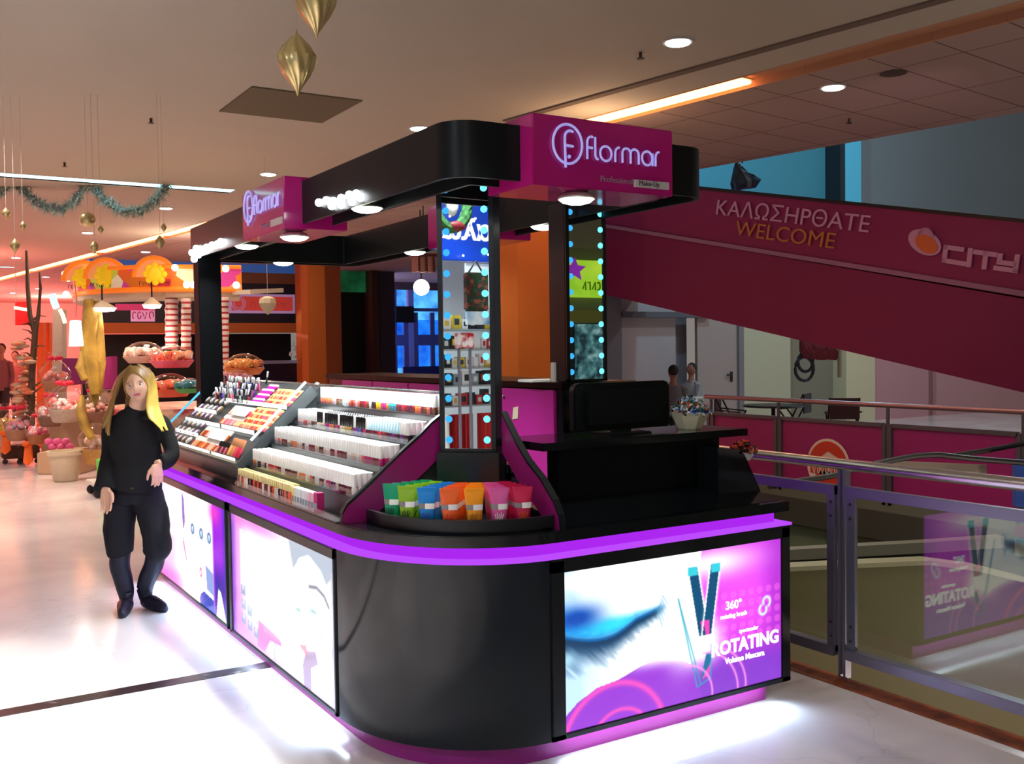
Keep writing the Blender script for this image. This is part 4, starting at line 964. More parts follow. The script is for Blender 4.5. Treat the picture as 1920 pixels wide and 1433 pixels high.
# pencils standing in the top tier
PEN = [('red', 'b82430'), ('black', '15161a'), ('violet', '5a34b0'), ('white', 'e8e8ea'), ('dark green', '1c3a30'), ('blue', '2a3cc0'), ('pink', 'd8508c'), ('silver', 'a8b0b8')]
for k in range(70):
    cn, ch = PEN[[0, 1, 1, 2, 3, 1, 4, 1, 5, 6, 1, 0, 7, 1][random.randrange(14)]]
    s = 0.42 + (k // 23) * 0.055 + random.uniform(0, 0.01); y = 6.24 + (k % 23) * 0.033 + random.uniform(0, 0.01)
    lay(stick(cn, ch, L=0.085, r=0.0062, capc='d8dce0' if k % 4 else '202024', nm='makeup_pencil'), s, y, 0.004, '%s makeup pencil sticking up in the top tier under the black pillar' % cn, 'pencil', 'makeup pencils in the top tier', tilt=-random.uniform(0.5, 0.95), spin=random.uniform(-0.3, 0.3))
# compacts in clear trays at the far end
for k in range(40):
    s = 0.03 + (k % 8) * 0.068 + (0.01 if k % 8 > 2 else 0); y = 6.66 + (k // 8) * 0.115
    cn, ch = [('taupe', '8a7468'), ('pearl', 'd8ccc4'), ('mauve', '8c6c84'), ('gold-brown', 'b08a5c'), ('silver', 'b4bcc0')][random.randrange(5)]
    if s > 0.40 and y < 7.0: continue
    key = ('compact', cn)
    if key not in lp:
        c = MB().lathe([(0.024, 0), (0.026, 0.003), (0.026, 0.012), (0.021, 0.015)], n=16).build('powder_compact', mat('compact_' + cn, ch, 0.3, 0.2), smooth=True, origin=(0, 0, 0))
        MB().lathe([(0.019, 0.0152), (0.018, 0.0165)], n=16).build('lid_window', mat('window_gloss', 'f0f0f4', 0.05), c, smooth=True); lp[key] = c
    else: c = copy_tree(lp[key])
    lay(c, s + 0.03, y, 0.001, '%s round powder compact at the far end of the sloping display' % cn, 'compact', 'round compacts')
# white sample cards
for s, y, w, lb in ((0.13, 6.10, 0.36, 'blank white rounded card above the lowest lipsticks'), (0.33, 6.12, 0.30, 'blank white rounded card between the middle lipsticks')):
    pts = [(0.028 - 0.012 + 0.012 * math.cos(a), w / 2 - 0.012 + 0.012 * math.sin(a)) for a in (0, PI / 4, PI / 2)]
    pts = pts + [(-x, y_) for x, y_ in pts[::-1]] + [(-x, -y_) for x, y_ in pts] + [(x, -y_) for x, y_ in pts[::-1]]
    c = MB().prism(pts, 0, 0.003).build('sample_card', mat('card_white', 'fafcfa', 0.5), origin=(0, 0, 0)); lay(c, s, y, 0.03, lb, 'card', None, tilt=-0.2)
# small gold figure text plates on the top ledge
for y, lb in ((5.62, 'small silver letter mark on the dark ledge above the glosses'),):
    q = thing('ledge_mark', (2.12, y, 1.457), lb, 'sign')
    strokes('mark', mat('mark_silver', 'd0d4d0', 0.3), [arc(0, 0, 0.012, 0.012, 0, 360, 10), [(0.02, -0.01), (0.022, 0.012)], arc(0.034, 0, 0.008, 0.008, 0, 360, 8), [(0.048, -0.01), (0.048, 0.006), (0.056, 0.008)]], 0.0022, (2.12, y, 1.4575), (0, -1, 0), (0.5, 0, 0.9), q)

# ---- hand-cream tubes in the corner tray
TUB = [('teal green', '0f9a70'), ('lime green', '8cba1c'), ('sky blue', '1486d8'), ('orange', 'f0682a'), ('amber', 'f49a10'), ('rose pink', 'd85aa0'), ('crimson', 'c81e50')]
tp = {}
def cream_tube(cn, hexc):
    if cn in tp: return copy_tree(tp[cn])
    n = 16; vs = []; H = [0.0, 0.018, 0.022, 0.05, 0.085, 0.118, 0.122, 0.134]
    W = [(0.0165, 0.0165), (0.0175, 0.0175), (0.0205, 0.019), (0.0225, 0.0165), (0.0255, 0.0105), (0.0285, 0.0030), (0.0295, 0.0016), (0.030, 0.0016)]
    mb = MB()
    for (a, b), z in zip(W, H):
        for k in range(n):
            t = 2 * PI * k / n; cx, sx_ = math.cos(t), math.sin(t)
            e = 0.55 if z > 0.1 else 1.0
            vs.append((a * math.copysign(abs(cx) ** e, cx), b * math.copysign(abs(sx_) ** e, sx_), z))
    m = len(H)
    mb.add(vs, [(i * n + k, i * n + (k + 1) % n, (i + 1) * n + (k + 1) % n, (i + 1) * n + k) for i in range(m - 1) for k in range(n)] + [tuple(range(n))[::-1], tuple(range((m - 1) * n, m * n))])
    b = mb.build('cream_tube', mat('tube_' + cn.replace(' ', '_'), hexc, 0.28, coat=0.3, emit=hexc, estr=0.0), smooth=True, origin=(0, 0, 0))
    # label band wraps the front (-y side)
    def band(z0, z1, a0, a1, nm, mt, off=0.0007):
        q = MB(); vs = []; fs = []; N = 9
        def wd(z): return (np.interp(z, H, [w[0] for w in W]), np.interp(z, H, [w[1] for w in W]))
        for z in (z0, z1):
            a, bb = wd(z)
            for i in range(N + 1):
                t = math.radians(a0 + (a1 - a0) * i / N); vs.append(((a + off) * math.cos(t), (bb + off) * math.sin(t), z))
        fs = [(i, i + 1, N + 2 + i, N + 1 + i) for i in range(N)]
        return q.add(vs, fs).build(nm, mt, b, smooth=True)
    band(0.066, 0.082, 182, 330, 'grey_band', mat('tube_band_grey', '8a8488', 0.4))
    band(0.065, 0.083, 262, 340, 'label', mat('tube_label_white', 'f2f0f0', 0.45), 0.0012)
    q = MB()
    for k in range(5):
        q.bar((-0.010 + 0.004 * k, -0.0195 - 0.0006, 0.034), (-0.012 + 0.006 * k, -0.0190 - 0.0006, 0.052 + 0.004 * (k % 2)), 0.0026, 0.0012, up=(0, 1, 0))
    q.build('leaf_print', mat('leafprint_' + cn.replace(' ', '_'), {'sky blue': '1c50a8', 'rose pink': 'f4dce8', 'crimson': 'd8501c', 'orange': 'd83c10', 'amber': '9a6410', 'teal green': '0a5a3c'}.get(cn, '1c3c0c'), 0.5), b)
    tp[cn] = b; return b
FC = Vector((2.17, 3.80, 0.939))
ORD = ['front of its column', 'second from the tray edge', 'third from the tray edge', 'fourth from the tray edge', 'last before the mirrored pillar']
for i, (cn, hc) in enumerate(TUB):
    th = math.radians(183 + (i + 0.35) * 84 / 6.7)
    for k in range(5):
        r = 0.445 - 0.043 * k
        if i in (0, 1) : r -= 0.0
        p = FC + Vector((math.cos(th), math.sin(th) * 1.03, 0)) * r
        o = cream_tube(cn, hc); face = math.degrees(th) * 0.35 + 240 * 0.65
        o.location = p + Vector((0, 0, 0.0006)); o.scale = (1.36 - 0.10 * k, 1.08, 1.22); o.rotation_euler = (0, 0, math.radians(face + 90) + random.uniform(-0.06, 0.06))
        o.rotation_euler[0] = 0.0
        tag(o, '%s hand cream tube, %s' % (cn, ORD[k]), 'tube', '%s hand cream tubes in the corner tray' % cn)

# ---- till stand, monitor, bowls
pos = thing('till_stand', (2.92, 3.6, 0.985), 'black box stand for the till on the short side of the kiosk', 'stand')
MB().box(2.44, 3.385, 3.575, 3.66, 0.985, 1.215).build('box', mat('stand_black', '0a0d11', 0.35, spec=0.25), pos, bevel=0.003)
MB().box(2.315, 3.50, 3.50, 3.88, 1.215, 1.249).build('shelf_top', M_black, pos, bevel=0.003)
m0, m1 = ony(1072, 740, 3.70), ony(1252, 815, 3.70)
mon = thing('computer_monitor', ((m0.x + m1.x) / 2, 3.72, 1.249), 'black computer monitor seen from behind on the till stand', 'monitor')
xa, xb, za, zb_ = m0.x, m1.x, 1.268, 1.488
pts = [(xa + 0.04 * (1 - math.cos(a)), zb_ - 0.04 * (1 - math.sin(a))) for a in (PI / 2 * i / 5 for i in range(6))] + [(xb - 0.02, zb_), (xb, zb_ - 0.02), (xb, za), (xa, za)]
MB().slab([(x, 3.68, z) for x, z in pts], (0, 0.05, 0)).build('back_shell', mat('monitor_black', '0a0d11', 0.4, spec=0.25), mon, bevel=0.008)
MB().slab([(x * 0.8 + 0.2 * (xa + xb) / 2, 3.66, z * 0.8 + 0.2 * (za + zb_) / 2) for x, z in pts], (0, 0.025, 0)).build('back_bulge', mat('monitor_black', '0d1114'), mon, bevel=0.008)
MB().box((xa + xb) / 2 - 0.05, (xa + xb) / 2 + 0.05, 3.69, 3.72, 1.252, 1.28).build('neck', M_black_satin, mon)
MB().box((xa + xb) / 2 - 0.12, (xa + xb) / 2 + 0.12, 3.62, 3.79, 1.2495, 1.256).build('foot', M_black_satin, mon, bevel=0.003)
M_bead1 = ramp_mat('beads_cool', [(0.0, '1c2c38'), (0.22, '8ab8d0'), (0.38, '2c6c54'), (0.5, 'd8e8ec'), (0.62, '2c58b8'), (0.72, 'c86a38'), (0.86, 'e8f0f0')], 60, 0.25, 'voronoi')
M_bead2 = ramp_mat('beads_warm', [(0.0, '1a1012'), (0.25, 'c83c28'), (0.42, '3a1c1a'), (0.55, 'e05c38'), (0.7, 'b8a8a4'), (0.84, '7a2418')], 60, 0.25, 'voronoi')
def heap_bowl(cx, cy, z, w, label, m_bowl, m_beads, hgt, heap, seed, cat='bowl'):
    t = thing('faceted_bowl', (cx, cy, z), label, cat)
    MB().lathe([(w * 0.26, 0), (w * 0.28, 0.004), (w * 0.5, hgt), (w * 0.47, hgt), (w * 0.25, 0.008)], (cx, cy, z), 7).build('bowl', m_bowl, t)
    rng = random.Random(seed); q = MB()
    for k in range(170):
        a = rng.uniform(0, 2 * PI); rr = w * 0.47 * math.sqrt(rng.random()); zz = z + hgt * 0.9 + heap * (1 - (rr / (w * 0.5)) ** 2) * rng.random() ** 0.5
        d = Vector((rng.uniform(-1, 1), rng.uniform(-1, 1), rng.uniform(-0.4, 0.8))).normalized() * 0.016
        p = Vector((cx + rr * math.cos(a), cy + rr * math.sin(a), zz)); q.tube([p - d, p + d], 0.0055, n=5)
    b = q.build('glitter_hair_ties', m_beads, t); b['kind'] = 'stuff'
    return t
c1 = ony(1298, 800, 3.62)
heap_bowl(c1.x + 0.02, 3.66, 1.2495, 0.20, 'white faceted bowl heaped with glittering blue and green trinkets beside the monitor', mat('bowl_cream', 'e8e4c4', 0.15), M_bead1, 0.085, 0.085, 3)
# gondola on the outer short end: black slope with a tray of red trinkets
es = thing('end_slope', (3.42, 5.4, 0.93), 'black sloping display along the railing side of the kiosk', 'display rack')
MB().slab([(3.50, 3.42, 0.935), (3.50, 3.42, 0.96), (3.385, 3.42, 1.16), (3.225, 3.42, 1.18), (3.225, 3.42, 0.935)], (0, 0.14, 0)).build('end_block', M_black, es, bevel=0.003)
MB().slab([(3.50, 3.90, 0.935), (3.50, 3.90, 0.96), (3.37, 3.90, 1.20), (3.23, 3.90, 1.20), (3.23, 3.90, 0.935)], (0, 3.5, 0)).build('long_slope', M_black_satin, es)
c2 = ony(1385, 880, 3.50)
heap_bowl(3.425, 3.46, 1.105, 0.125, 'small clear tray of red and black trinkets on the black slope by the railing', mat('tray_pale', 'c8ccd0', 0.15), M_bead2, 0.045, 0.05, 5, 'tray')
# little things on the cabinet top
pb = ony(1043, 712, 4.30)
t = thing('pump_bottle', (3.0, 4.32, 1.472), 'white pump bottle standing on the magenta cabinets', 'bottle')
X_ = ony(1043, 712, 4.32).x; t.location.x = X_
MB().box(X_ - 0.024, X_ + 0.024, 4.30, 4.34, 1.472, 1.575).build('body', mat('lit_white', 'ffffff', 0.4), t, bevel=0.004)
MB().tube([(X_ + 0.012, 4.32, 1.575), (X_ + 0.012, 4.32, 1.60), (X_ + 0.010, 4.32, 1.635), (X_ + 0.002, 4.32, 1.668)], [0.004, 0.013, 0.014, 0.003], n=8).build('pump', mat('lit_white', 'ffffff'), t, smooth=True)
X_ = ony(1005, 716, 4.45).x
pp = MB()
for k in range(4): pp.slab([(X_ - 0.08 + 0.01 * k, 4.36 + 0.02 * k, 1.4725 + 0.003 * k), (X_ + 0.10, 4.35 + 0.01 * k, 1.4725 + 0.003 * k), (X_ + 0.11, 4.50, 1.4725 + 0.003 * k), (X_ - 0.07, 4.52, 1.4725 + 0.003 * k)], (0, 0, 0.0028))
tag(pp.build('leaflet_pad', mat('paper_white', 'f4f8f8', 0.6)), 'thin pad of white leaflets on the cabinet top by the pump bottle', 'leaflets')
X_ = ony(1070, 716, 4.3).x
dsh = MB().lathe([(0.04, 0), (0.055, 0.012), (0.052, 0.013), (0.038, 0.003)], (X_ , 4.26, 1.4725), 16).build('glass_dish', mat('dish_grey', '6c746c', 0.1), smooth=True)
tag(dsh, 'small dark glass dish at the front of the cabinet top', 'dish')
# seat of the assistant's stool between divider and till
st = thing('stool', (2.40, 3.98, 0.93), 'black padded stool with shiny seat squeezed behind the till', 'stool')
MB().lathe([(0.02, 0), (0.11, 0.01), (0.02, 0.02), (0.02, 0.11), (0.10, 0.13), (0.135, 0.155), (0.13, 0.19), (0.08, 0.20)], (2.43, 3.98, 0.932), 20).build('seat', M_black, st, smooth=True)
# ================================================================ RAILINGS, VOID, RAMP, FAR SHOPS
M_steel = mat('brushed_steel', 'dcd8d8', 0.30, 1.0)
M_frame = mat('frame_alu', '8c8c9c', 0.38, 0.7)
M_pane = glass('railing_glass', 'eef4ee', 0.17)
RXX = 3.95
posts = [-2.7, -0.7, 1.32, 3.32, 5.32, 7.32, 9.3]
rail = thing('glass_railing', (RXX, 3.3, 0), 'steel and glass railing with shiny round handrail between the walkway and the atrium', 'railing')
MB().tube([(RXX, -3.2, 1.06), (RXX, 9.35, 1.06)], 0.028, n=16).build('handrail', M_steel, rail, smooth=True)
for y in posts:
    MB().box(RXX - 0.006, RXX + 0.040, y - 0.022, y - 0.008, 0.0, 1.035).box(RXX - 0.006, RXX + 0.040, y + 0.008, y + 0.022, 0.0, 1.035).build('post', M_frame, rail, bevel=0.002)
for a, b in zip(posts[:-1], posts[1:]):
    fr = MB()
    y0, y1 = a + 0.035, b - 0.035
    fr.box(RXX - 0.018, RXX + 0.018, y0, y1, 0.905, 0.955).box(RXX - 0.03, RXX + 0.03, y0, y1, 0.105, 0.155)
    fr.box(RXX - 0.012, RXX + 0.012, y0, y0 + 0.05, 0.12, 0.95).box(RXX - 0.012, RXX + 0.012, y1 - 0.05, y1, 0.12, 0.95)
    f_ = fr.build('frame', M_frame, rail, bevel=0.002)
    MB().box(RXX - 0.003, RXX + 0.003, y0 + 0.045, y1 - 0.045, 0.15, 0.91).build('glass_pane', M_pane, f_)
    q = MB()
    for yy_ in (y0 + 0.025, y1 - 0.025):
        for z in (0.20, 0.27, 0.80, 0.87): q.ball((RXX - 0.013, yy_, z), 0.0085, 8, 6)
    s_ = q.build('screw', mat('screw_dark', '2a2a30', 0.4), f_)
def scrawl(m, origin, X, Y, W, h, parent, seed=1, r=None):
    """blurred writing nobody can read in the photo: soft irregular strokes along a line"""
    rng = random.Random(seed); P = []; x = 0.0; k = h / 10
    while x < W:
        w = h * rng.uniform(0.45, 0.7); c = rng.random()
        if c < 0.4: P.append(arc(x + w / 2, h * 0.45, w * 0.4, h * 0.42, rng.choice((0, 40, -30)), rng.choice((300, 250, 360)), 8))
        elif c < 0.7: P.append([(x + w * 0.15, 0), (x + w * 0.2, h * 0.9), (x + w * 0.8, h * rng.choice((0.1, 0.8)))])
        else: P.append([(x + w * 0.1, h * 0.8), (x + w * 0.5, 0), (x + w * 0.85, h * 0.85)])
        x += w * 1.15
    return strokes('faint_lettering', m, P, r or k * 0.8, origin, X, Y, parent, 1.0, 0.0, 5)
# ---- far side railing with magenta panels
FX = 8.85
fr_ = thing('panel_railing', (FX, 5, 0), 'far atrium railing with magenta infill panels and pinkish handrail', 'railing')
M_rail_pink = mat('rail_dull', 'a08088', 0.35, 0.7); M_fpan = mat('panel_magenta', '8e1c66', 0.4, noise_amt=0.06, noise_scale=2)
MB().tube([(FX, -3, 1.0), (FX, 9.6, 1.0)], 0.028, n=10).build('handrail', M_rail_pink, fr_, smooth=True)
fp = [-2.2, -0.7, 0.8, 2.3, 3.85, 5.36, 6.84, 8.36, 9.5]
for y in fp:
    MB().box(FX - 0.02, FX + 0.02, y - 0.06, y - 0.015, -0.05, 0.8).box(FX - 0.02, FX + 0.02, y + 0.015, y + 0.06, -0.05, 0.8).box(FX - 0.012, FX + 0.02, y - 0.012, y + 0.012, 0, 0.97).build('post', mat('post_grey', '5c5c66', 0.4, 0.5), fr_)
for a, b in zip(fp[:-1], fp[1:]):
    p_ = MB().box(FX, FX + 0.02, a + 0.07, b - 0.07, 0.0, 0.77).build('infill_panel', M_fpan, fr_)
    MB().box(FX - 0.02, FX + 0.03, a + 0.05, b - 0.05, 0.77, 0.81).build('top_frame', mat('post_grey', '5c5c66'), p_)
# round emblem on one panel
ec = onx(1553, 873, FX - 0.012)
em = thing('round_sticker', ec, 'round red and white shop emblem stuck on the magenta railing panel', 'sign')
NM = Matrix.Rotation(-PI / 2, 4, 'Y')
MB().lathe([(0.30, 0.0), (0.30, 0.004)], ec, 28, NM).build('disc', mat('sticker_white', 'd8d0c4', 0.5), em)
def flat_x(pts, x, name, m, parent, th=0.003):      # pts in (y, z) around emblem centre
    return MB().slab([(x, ec.y + a, ec.z + b) for a, b in pts], (-th, 0, 0)).build(name, m, parent)
M_red = mat('sticker_red', 'c23a28', 0.5)
flat_x(arc(0, 0, 0.27, 0.27, 20, 160, 12) + [(-0.20, 0.07), (0.0, 0.16), (0.20, 0.02)], ec.x - 0.005, 'red_cap', M_red, em)
flat_x([(0.25, 0.0), (-0.25, -0.02), (-0.25, -0.12), (0.25, -0.10)], ec.x - 0.005, 'red_band', M_red, em)
flat_x(arc(0.02, -0.16, 0.17, 0.10, 0, 360, 16), ec.x - 0.005, 'red_round', M_red, em)
scrawl(mat('sticker_white', 'd8d0c4'), Vector((ec.x - 0.01, ec.y + 0.22, ec.z - 0.10)), (0, -1, 0), (0, 0, 1), 0.44, 0.09, em, 2)
# ---- slab edge and things down in the atrium
struct(MB().box(FX - 0.02, FX + 0.05, -8, 9.9, -0.12, -0.001).build('trim_6', mat('edge_grey', '7c8078', 0.6), origin=(FX, 0, 0)))
struct(MB().box(FX - 0.05, FX + 0.05, -8, 9.9, -0.42, -0.12).build('trim_7', mat('edge_dark', '50504e', 0.6), origin=(FX, 0, 0)))
struct(MB().box(FX + 0.05, FX + 0.4, -8, 9.9, -4.6, -0.42).build('wall_lower_right', mat('lower_green', '8a9682', 0.6), origin=(FX, 0, 0)))
struct(MB().box(3.85, 3.97, -8, 9.9, -4.6, -0.35).build('wall_lower_left', mat('lower_tan', '8a8070', 0.7), origin=(FX, 0, 0)))
struct(MB().box(3.9, 8.9, 9.85, 10.1, -4.6, -0.001).build('wall_lower_back', mat('lower_tan', '8a8070'), origin=(FX, 0, 0)))
struct(MB().box(3.5, 10, -9, 10, -4.8, -4.6).build('floor_lower', mat('lower_floor', '8c8468', 0.35, noise_amt=0.05), origin=(FX, 0, 0)))
M_olive = mat('parapet_olive', '7a7654', 0.5, noise_amt=0.04, noise_scale=1.2)
def parapet(name, pts, th, zb, m, cap_m, cap_h, label):
    t = thing(name, Vector((pts[len(pts) // 2].x, pts[len(pts) // 2].y, zb)), label, 'parapet')
    n = len(pts); q = MB(); d = Vector((0.5, 0.85, 0)).normalized() * th
    vs = []
    for p in pts: vs += [Vector((p.x, p.y, zb)), Vector((p.x, p.y, p.z)), Vector((p.x, p.y, p.z)) + d, Vector((p.x, p.y, zb)) + d]
    fs = [(4 * i + a, 4 * i + (a + 1) % 4, 4 * i + 4 + (a + 1) % 4, 4 * i + 4 + a) for i in range(n - 1) for a in range(4)] + [(0, 1, 2, 3), (4 * n - 4, 4 * n - 3, 4 * n - 2, 4 * n - 1)]
    q.add(vs, fs).build('side', m, t)
    vs = []
    for p in pts: vs += [Vector((p.x, p.y, p.z)) - d * 0.3, Vector((p.x, p.y, p.z + cap_h)) - d * 0.3, Vector((p.x, p.y, p.z + cap_h)) + d * 1.1, Vector((p.x, p.y, p.z)) + d * 1.1]
    MB().add(vs, fs).build('cap', cap_m, t)
    return t
pp = [at(x, y, 7.9) for x, y in ((1250, 1082), (1440, 1072), (1600, 1064), (1740, 1058), (1830, 1070), (1920, 1092), (2010, 1122))]
parapet('ramp_parapet', pp, 0.12, -4.6, M_olive, mat('cap_cream', 'b8b49c', 0.5), 0.035, 'olive curved parapet wall with pale top down in the atrium')
pp = [at(x, y, 9.3) for x, y in ((1250, 1054), (1480, 1050), (1740, 1036), (1880, 1026))]
parapet('ramp_parapet', pp, 0.10, -4.6, mat('parapet_dark', '3a3634', 0.5), mat('cap_grey', '9c9890', 0.5), 0.10, 'low grey parapet with dark side behind the olive one')
MV = [at(1855, 1120, 7.85), at(1885, 1330, 7.85)]
# black handrails of the ramp in the atrium
hr = thing('ramp_handrail', at(1700, 860, 7.5), 'black rubber handrail loop of the moving ramp beyond the glass railing', 'handrail')
MB().tube([at(x, y, 7.6) for x, y in ((1440, 912), (1500, 902), (1560, 893), (1620, 875), (1680, 862), (1720, 855), (1760, 853), (1820, 860), (1920, 868), (2050, 880))], 0.022, n=8).build('loop', mat('rubber', '141416', 0.45), hr, smooth=True)
MB().tube([at(x, y, 8.3) for x, y in ((1780, 856), (1850, 845), (1920, 832), (2050, 812))], 0.022, n=8).build('return_loop', mat('rubber', '141416'), hr, smooth=True)
sg = MB().slab([at(1660, 864, 8.4), at(1850, 872, 8.4), at(1850, 892, 8.4), at(1660, 880, 8.4)], (0.01, 0.02, 0)).build('balustrade_plate', mat('plate_tan', '94887c', 0.5), hr)
bs = MB().slab([at(1905, 1010, 4.75), at(1960, 1016, 4.75), at(1960, 1052, 4.75), at(1905, 1042, 4.75)], (0.006, 0.01, 0)).build('notice_plate', mat('notice_cream', 'cfc4a8', 0.5))
tag(bs, 'small cream notice with magenta top fixed on the railing glass', 'notice')
MB().slab([at(1905, 985, 4.74), at(1960, 990, 4.74), at(1960, 1014, 4.74), at(1905, 1008, 4.74)], (0.006, 0.01, 0)).build('notice_top', mat('notice_magenta', 'b02a70', 0.5), bs)
bl = MB().slab([at(1905, 862, 8.0), at(1990, 866, 8.0), at(1990, 962, 8.0), at(1905, 950, 8.0)], (0.03, 0.05, 0)).build('blue_board', mat('board_blue', '2a50a8', 0.5))
tag(bl, 'blue board at the edge of the picture behind the handrail', 'board')

# ---- moving ramp clad in magenta, rising away over the cafe
ramp = thing('moving_ramp', (11.1, 9.0, 2.6), 'long magenta-clad side of the moving ramp with white greeting letters', 'ramp')
def RP(x, y):          # the cladding plane: through two base points, upright
    A, B = at(1920, 732, 11.75), at(1140, 555, 17.2)
    n_ = Vector(((B - A).y, -(B - A).x, 0)).normalized(); d = ROT @ _ray(x, y); o = Vector((0, 0, EYE))
    return o + d * ((A - o).dot(n_) / d.dot(n_)), n_
_, RN = RP(1500, 500)
if RN.dot(Vector((0, 0, 0)) - at(1500, 500, 14)) < 0: RN = -RN
def rq(pts, off=0.0): return [RP(x, y)[0] + RN * off for x, y in pts]
M_ramp_up = mat('ramp_magenta', '861a56', 0.5, noise_amt=0.05, noise_scale=0.7); M_ramp_lo = mat('ramp_magenta_low', '7e1850', 0.55, noise_amt=0.07, noise_scale=0.5)
MB().slab(rq([(1120, 334), (2150, 440), (2150, 597), (1120, 421)]), -RN * 1.1).build('upper_cladding', M_ramp_up, ramp)
MB().slab(rq([(1120, 423), (2150, 600), (2150, 790), (1120, 549)], 0.01), -RN * 1.2).build('lower_cladding', M_ramp_lo, ramp)
MB().slab(rq([(1120, 418), (2150, 582), (2150, 594), (1120, 424)], 0.02), RN * 0.03).build('pale_strip', mat('strip_mauve', '9a7090', 0.5), ramp)
MB().slab(rq([(1120, 330), (2150, 434), (2150, 441), (1120, 336)], 0.03), -RN * 0.08).build('rubber_handrail', mat('rubber', '141416'), ramp)
# lettering on the cladding
def ramp_text(s, x0, x1, yb0, yb1, hpx, m, bold):
    a, b = RP(x0, yb0)[0], RP(x1, yb1)[0]; top = RP(x0, yb0 - hpx)[0]; X = (b - a).normalized()
    h = (top - a).length; up = (Vector((0, 0, 1)) - X * X.z).normalized()
    return text_obj(s, 'lettering', m, h / 0.70, a + RN * 0.03, X, up, ramp, 0.01, 'LEFT', width=(b - a).length, bold=bold * h)
M_rt = mat('ramp_letter_pale', 'b8849c', 0.5, emit='b8849c', estr=0.06)
ramp_text('KAΛΩΣHPΘATE', 1342, 1627, 402, 436, 28, M_rt, 0.0)
ramp_text('WELCOME', 1380, 1566, 441, 467, 27, mat('ramp_letter_orange', 'b06a34', 0.5, emit='b06a34', estr=0.05), 0.0)
def rstroke(name, pts, m, wpx=9, off=0.03):
    q = MB()
    for path in pts:
        P = rq(path, off)
        for a, b in zip(P[:-1], P[1:]):
            ex = (b - a).normalized() * (0.5 * wpx * 12.6 / F_PX); q.bar(a - ex, b + ex, 0.02, wpx * 12.6 / F_PX, up=RN.cross(b - a))
    return q.build(name, m, ramp)
rstroke('lettering', [[(1806, 468), (1776, 464), (1773, 489), (1810, 495)], [(1822, 470), (1819, 497)], [(1832, 473), (1868, 478)], [(1851, 476), (1848, 501)], [(1878, 480), (1876, 492), (1905, 496)], [(1910, 482), (1906, 508), (1870, 503)]], M_rt, 8.5)
def rpoly(pts, off, name, m): return MB().slab(rq(pts, off), RN * 0.01).build(name, m, ramp)
def rring(cx, cy, a, b, tilt, n=24):
    return [(cx + a * math.cos(t) * math.cos(tilt) - b * math.sin(t) * math.sin(tilt), cy + a * math.cos(t) * math.sin(tilt) + b * math.sin(t) * math.cos(tilt)) for t in (2 * PI * i / n for i in range(n))]
rpoly(rring(1736, 455, 33, 22, 0.5), 0.02, 'logo_ring', M_rt); rpoly(rring(1738, 442, 12, 15, 0.2), 0.021, 'logo_ring', M_rt)
rpoly(rring(1740, 458, 23, 15, 0.6), 0.035, 'logo_orange', mat('logo_orange', 'c4602c', 0.5, emit='c4602c', estr=0.06))
rstroke('logo_line', [rring(1738, 444, 14, 14, 0.2)[12:24]], M_rt, 3.5, 0.05)
# bundle of dark cloth on top of the ramp
AXF = Vector((0.85, -0.527, 0))
bc = at(1388, 352, 15.2) + Vector((0, 0, 0.10))
bag = thing('cloth_bundle', bc, 'dark blue bag bundled on top of the ramp handrail', 'bag')
q = MB(); q.tube([bc + Vector((0.02, 0, z)) + AXF * dx for z, dx in ((-0.12, 0.0), (-0.02, -0.01), (0.10, -0.02), (0.20, -0.05), (0.28, -0.07))], [(0.19, 0.10), (0.20, 0.12), (0.16, 0.10), (0.10, 0.06), (0.03, 0.02)], n=7)
q.slab([bc + AXF * a + Vector((0, 0, z)) for a, z in ((0.02, 0.16), (0.20, 0.10), (0.32, 0.02), (0.24, -0.10), (0.05, -0.12))], (0.03, 0.05, 0))
q.build('body', ramp_mat('bag_cloth', [(0.4, '0a1420'), (0.6, '14304a'), (0.72, '4a88a8')], 6, 0.6), bag)
MB().tube([bc + Vector((-0.05, 0, 0.28)), bc + Vector((0, 0, 0.36)), bc + Vector((0.05, 0, 0.28))], 0.015, n=6).build('strap', mat('rubber', '141416'), bag)

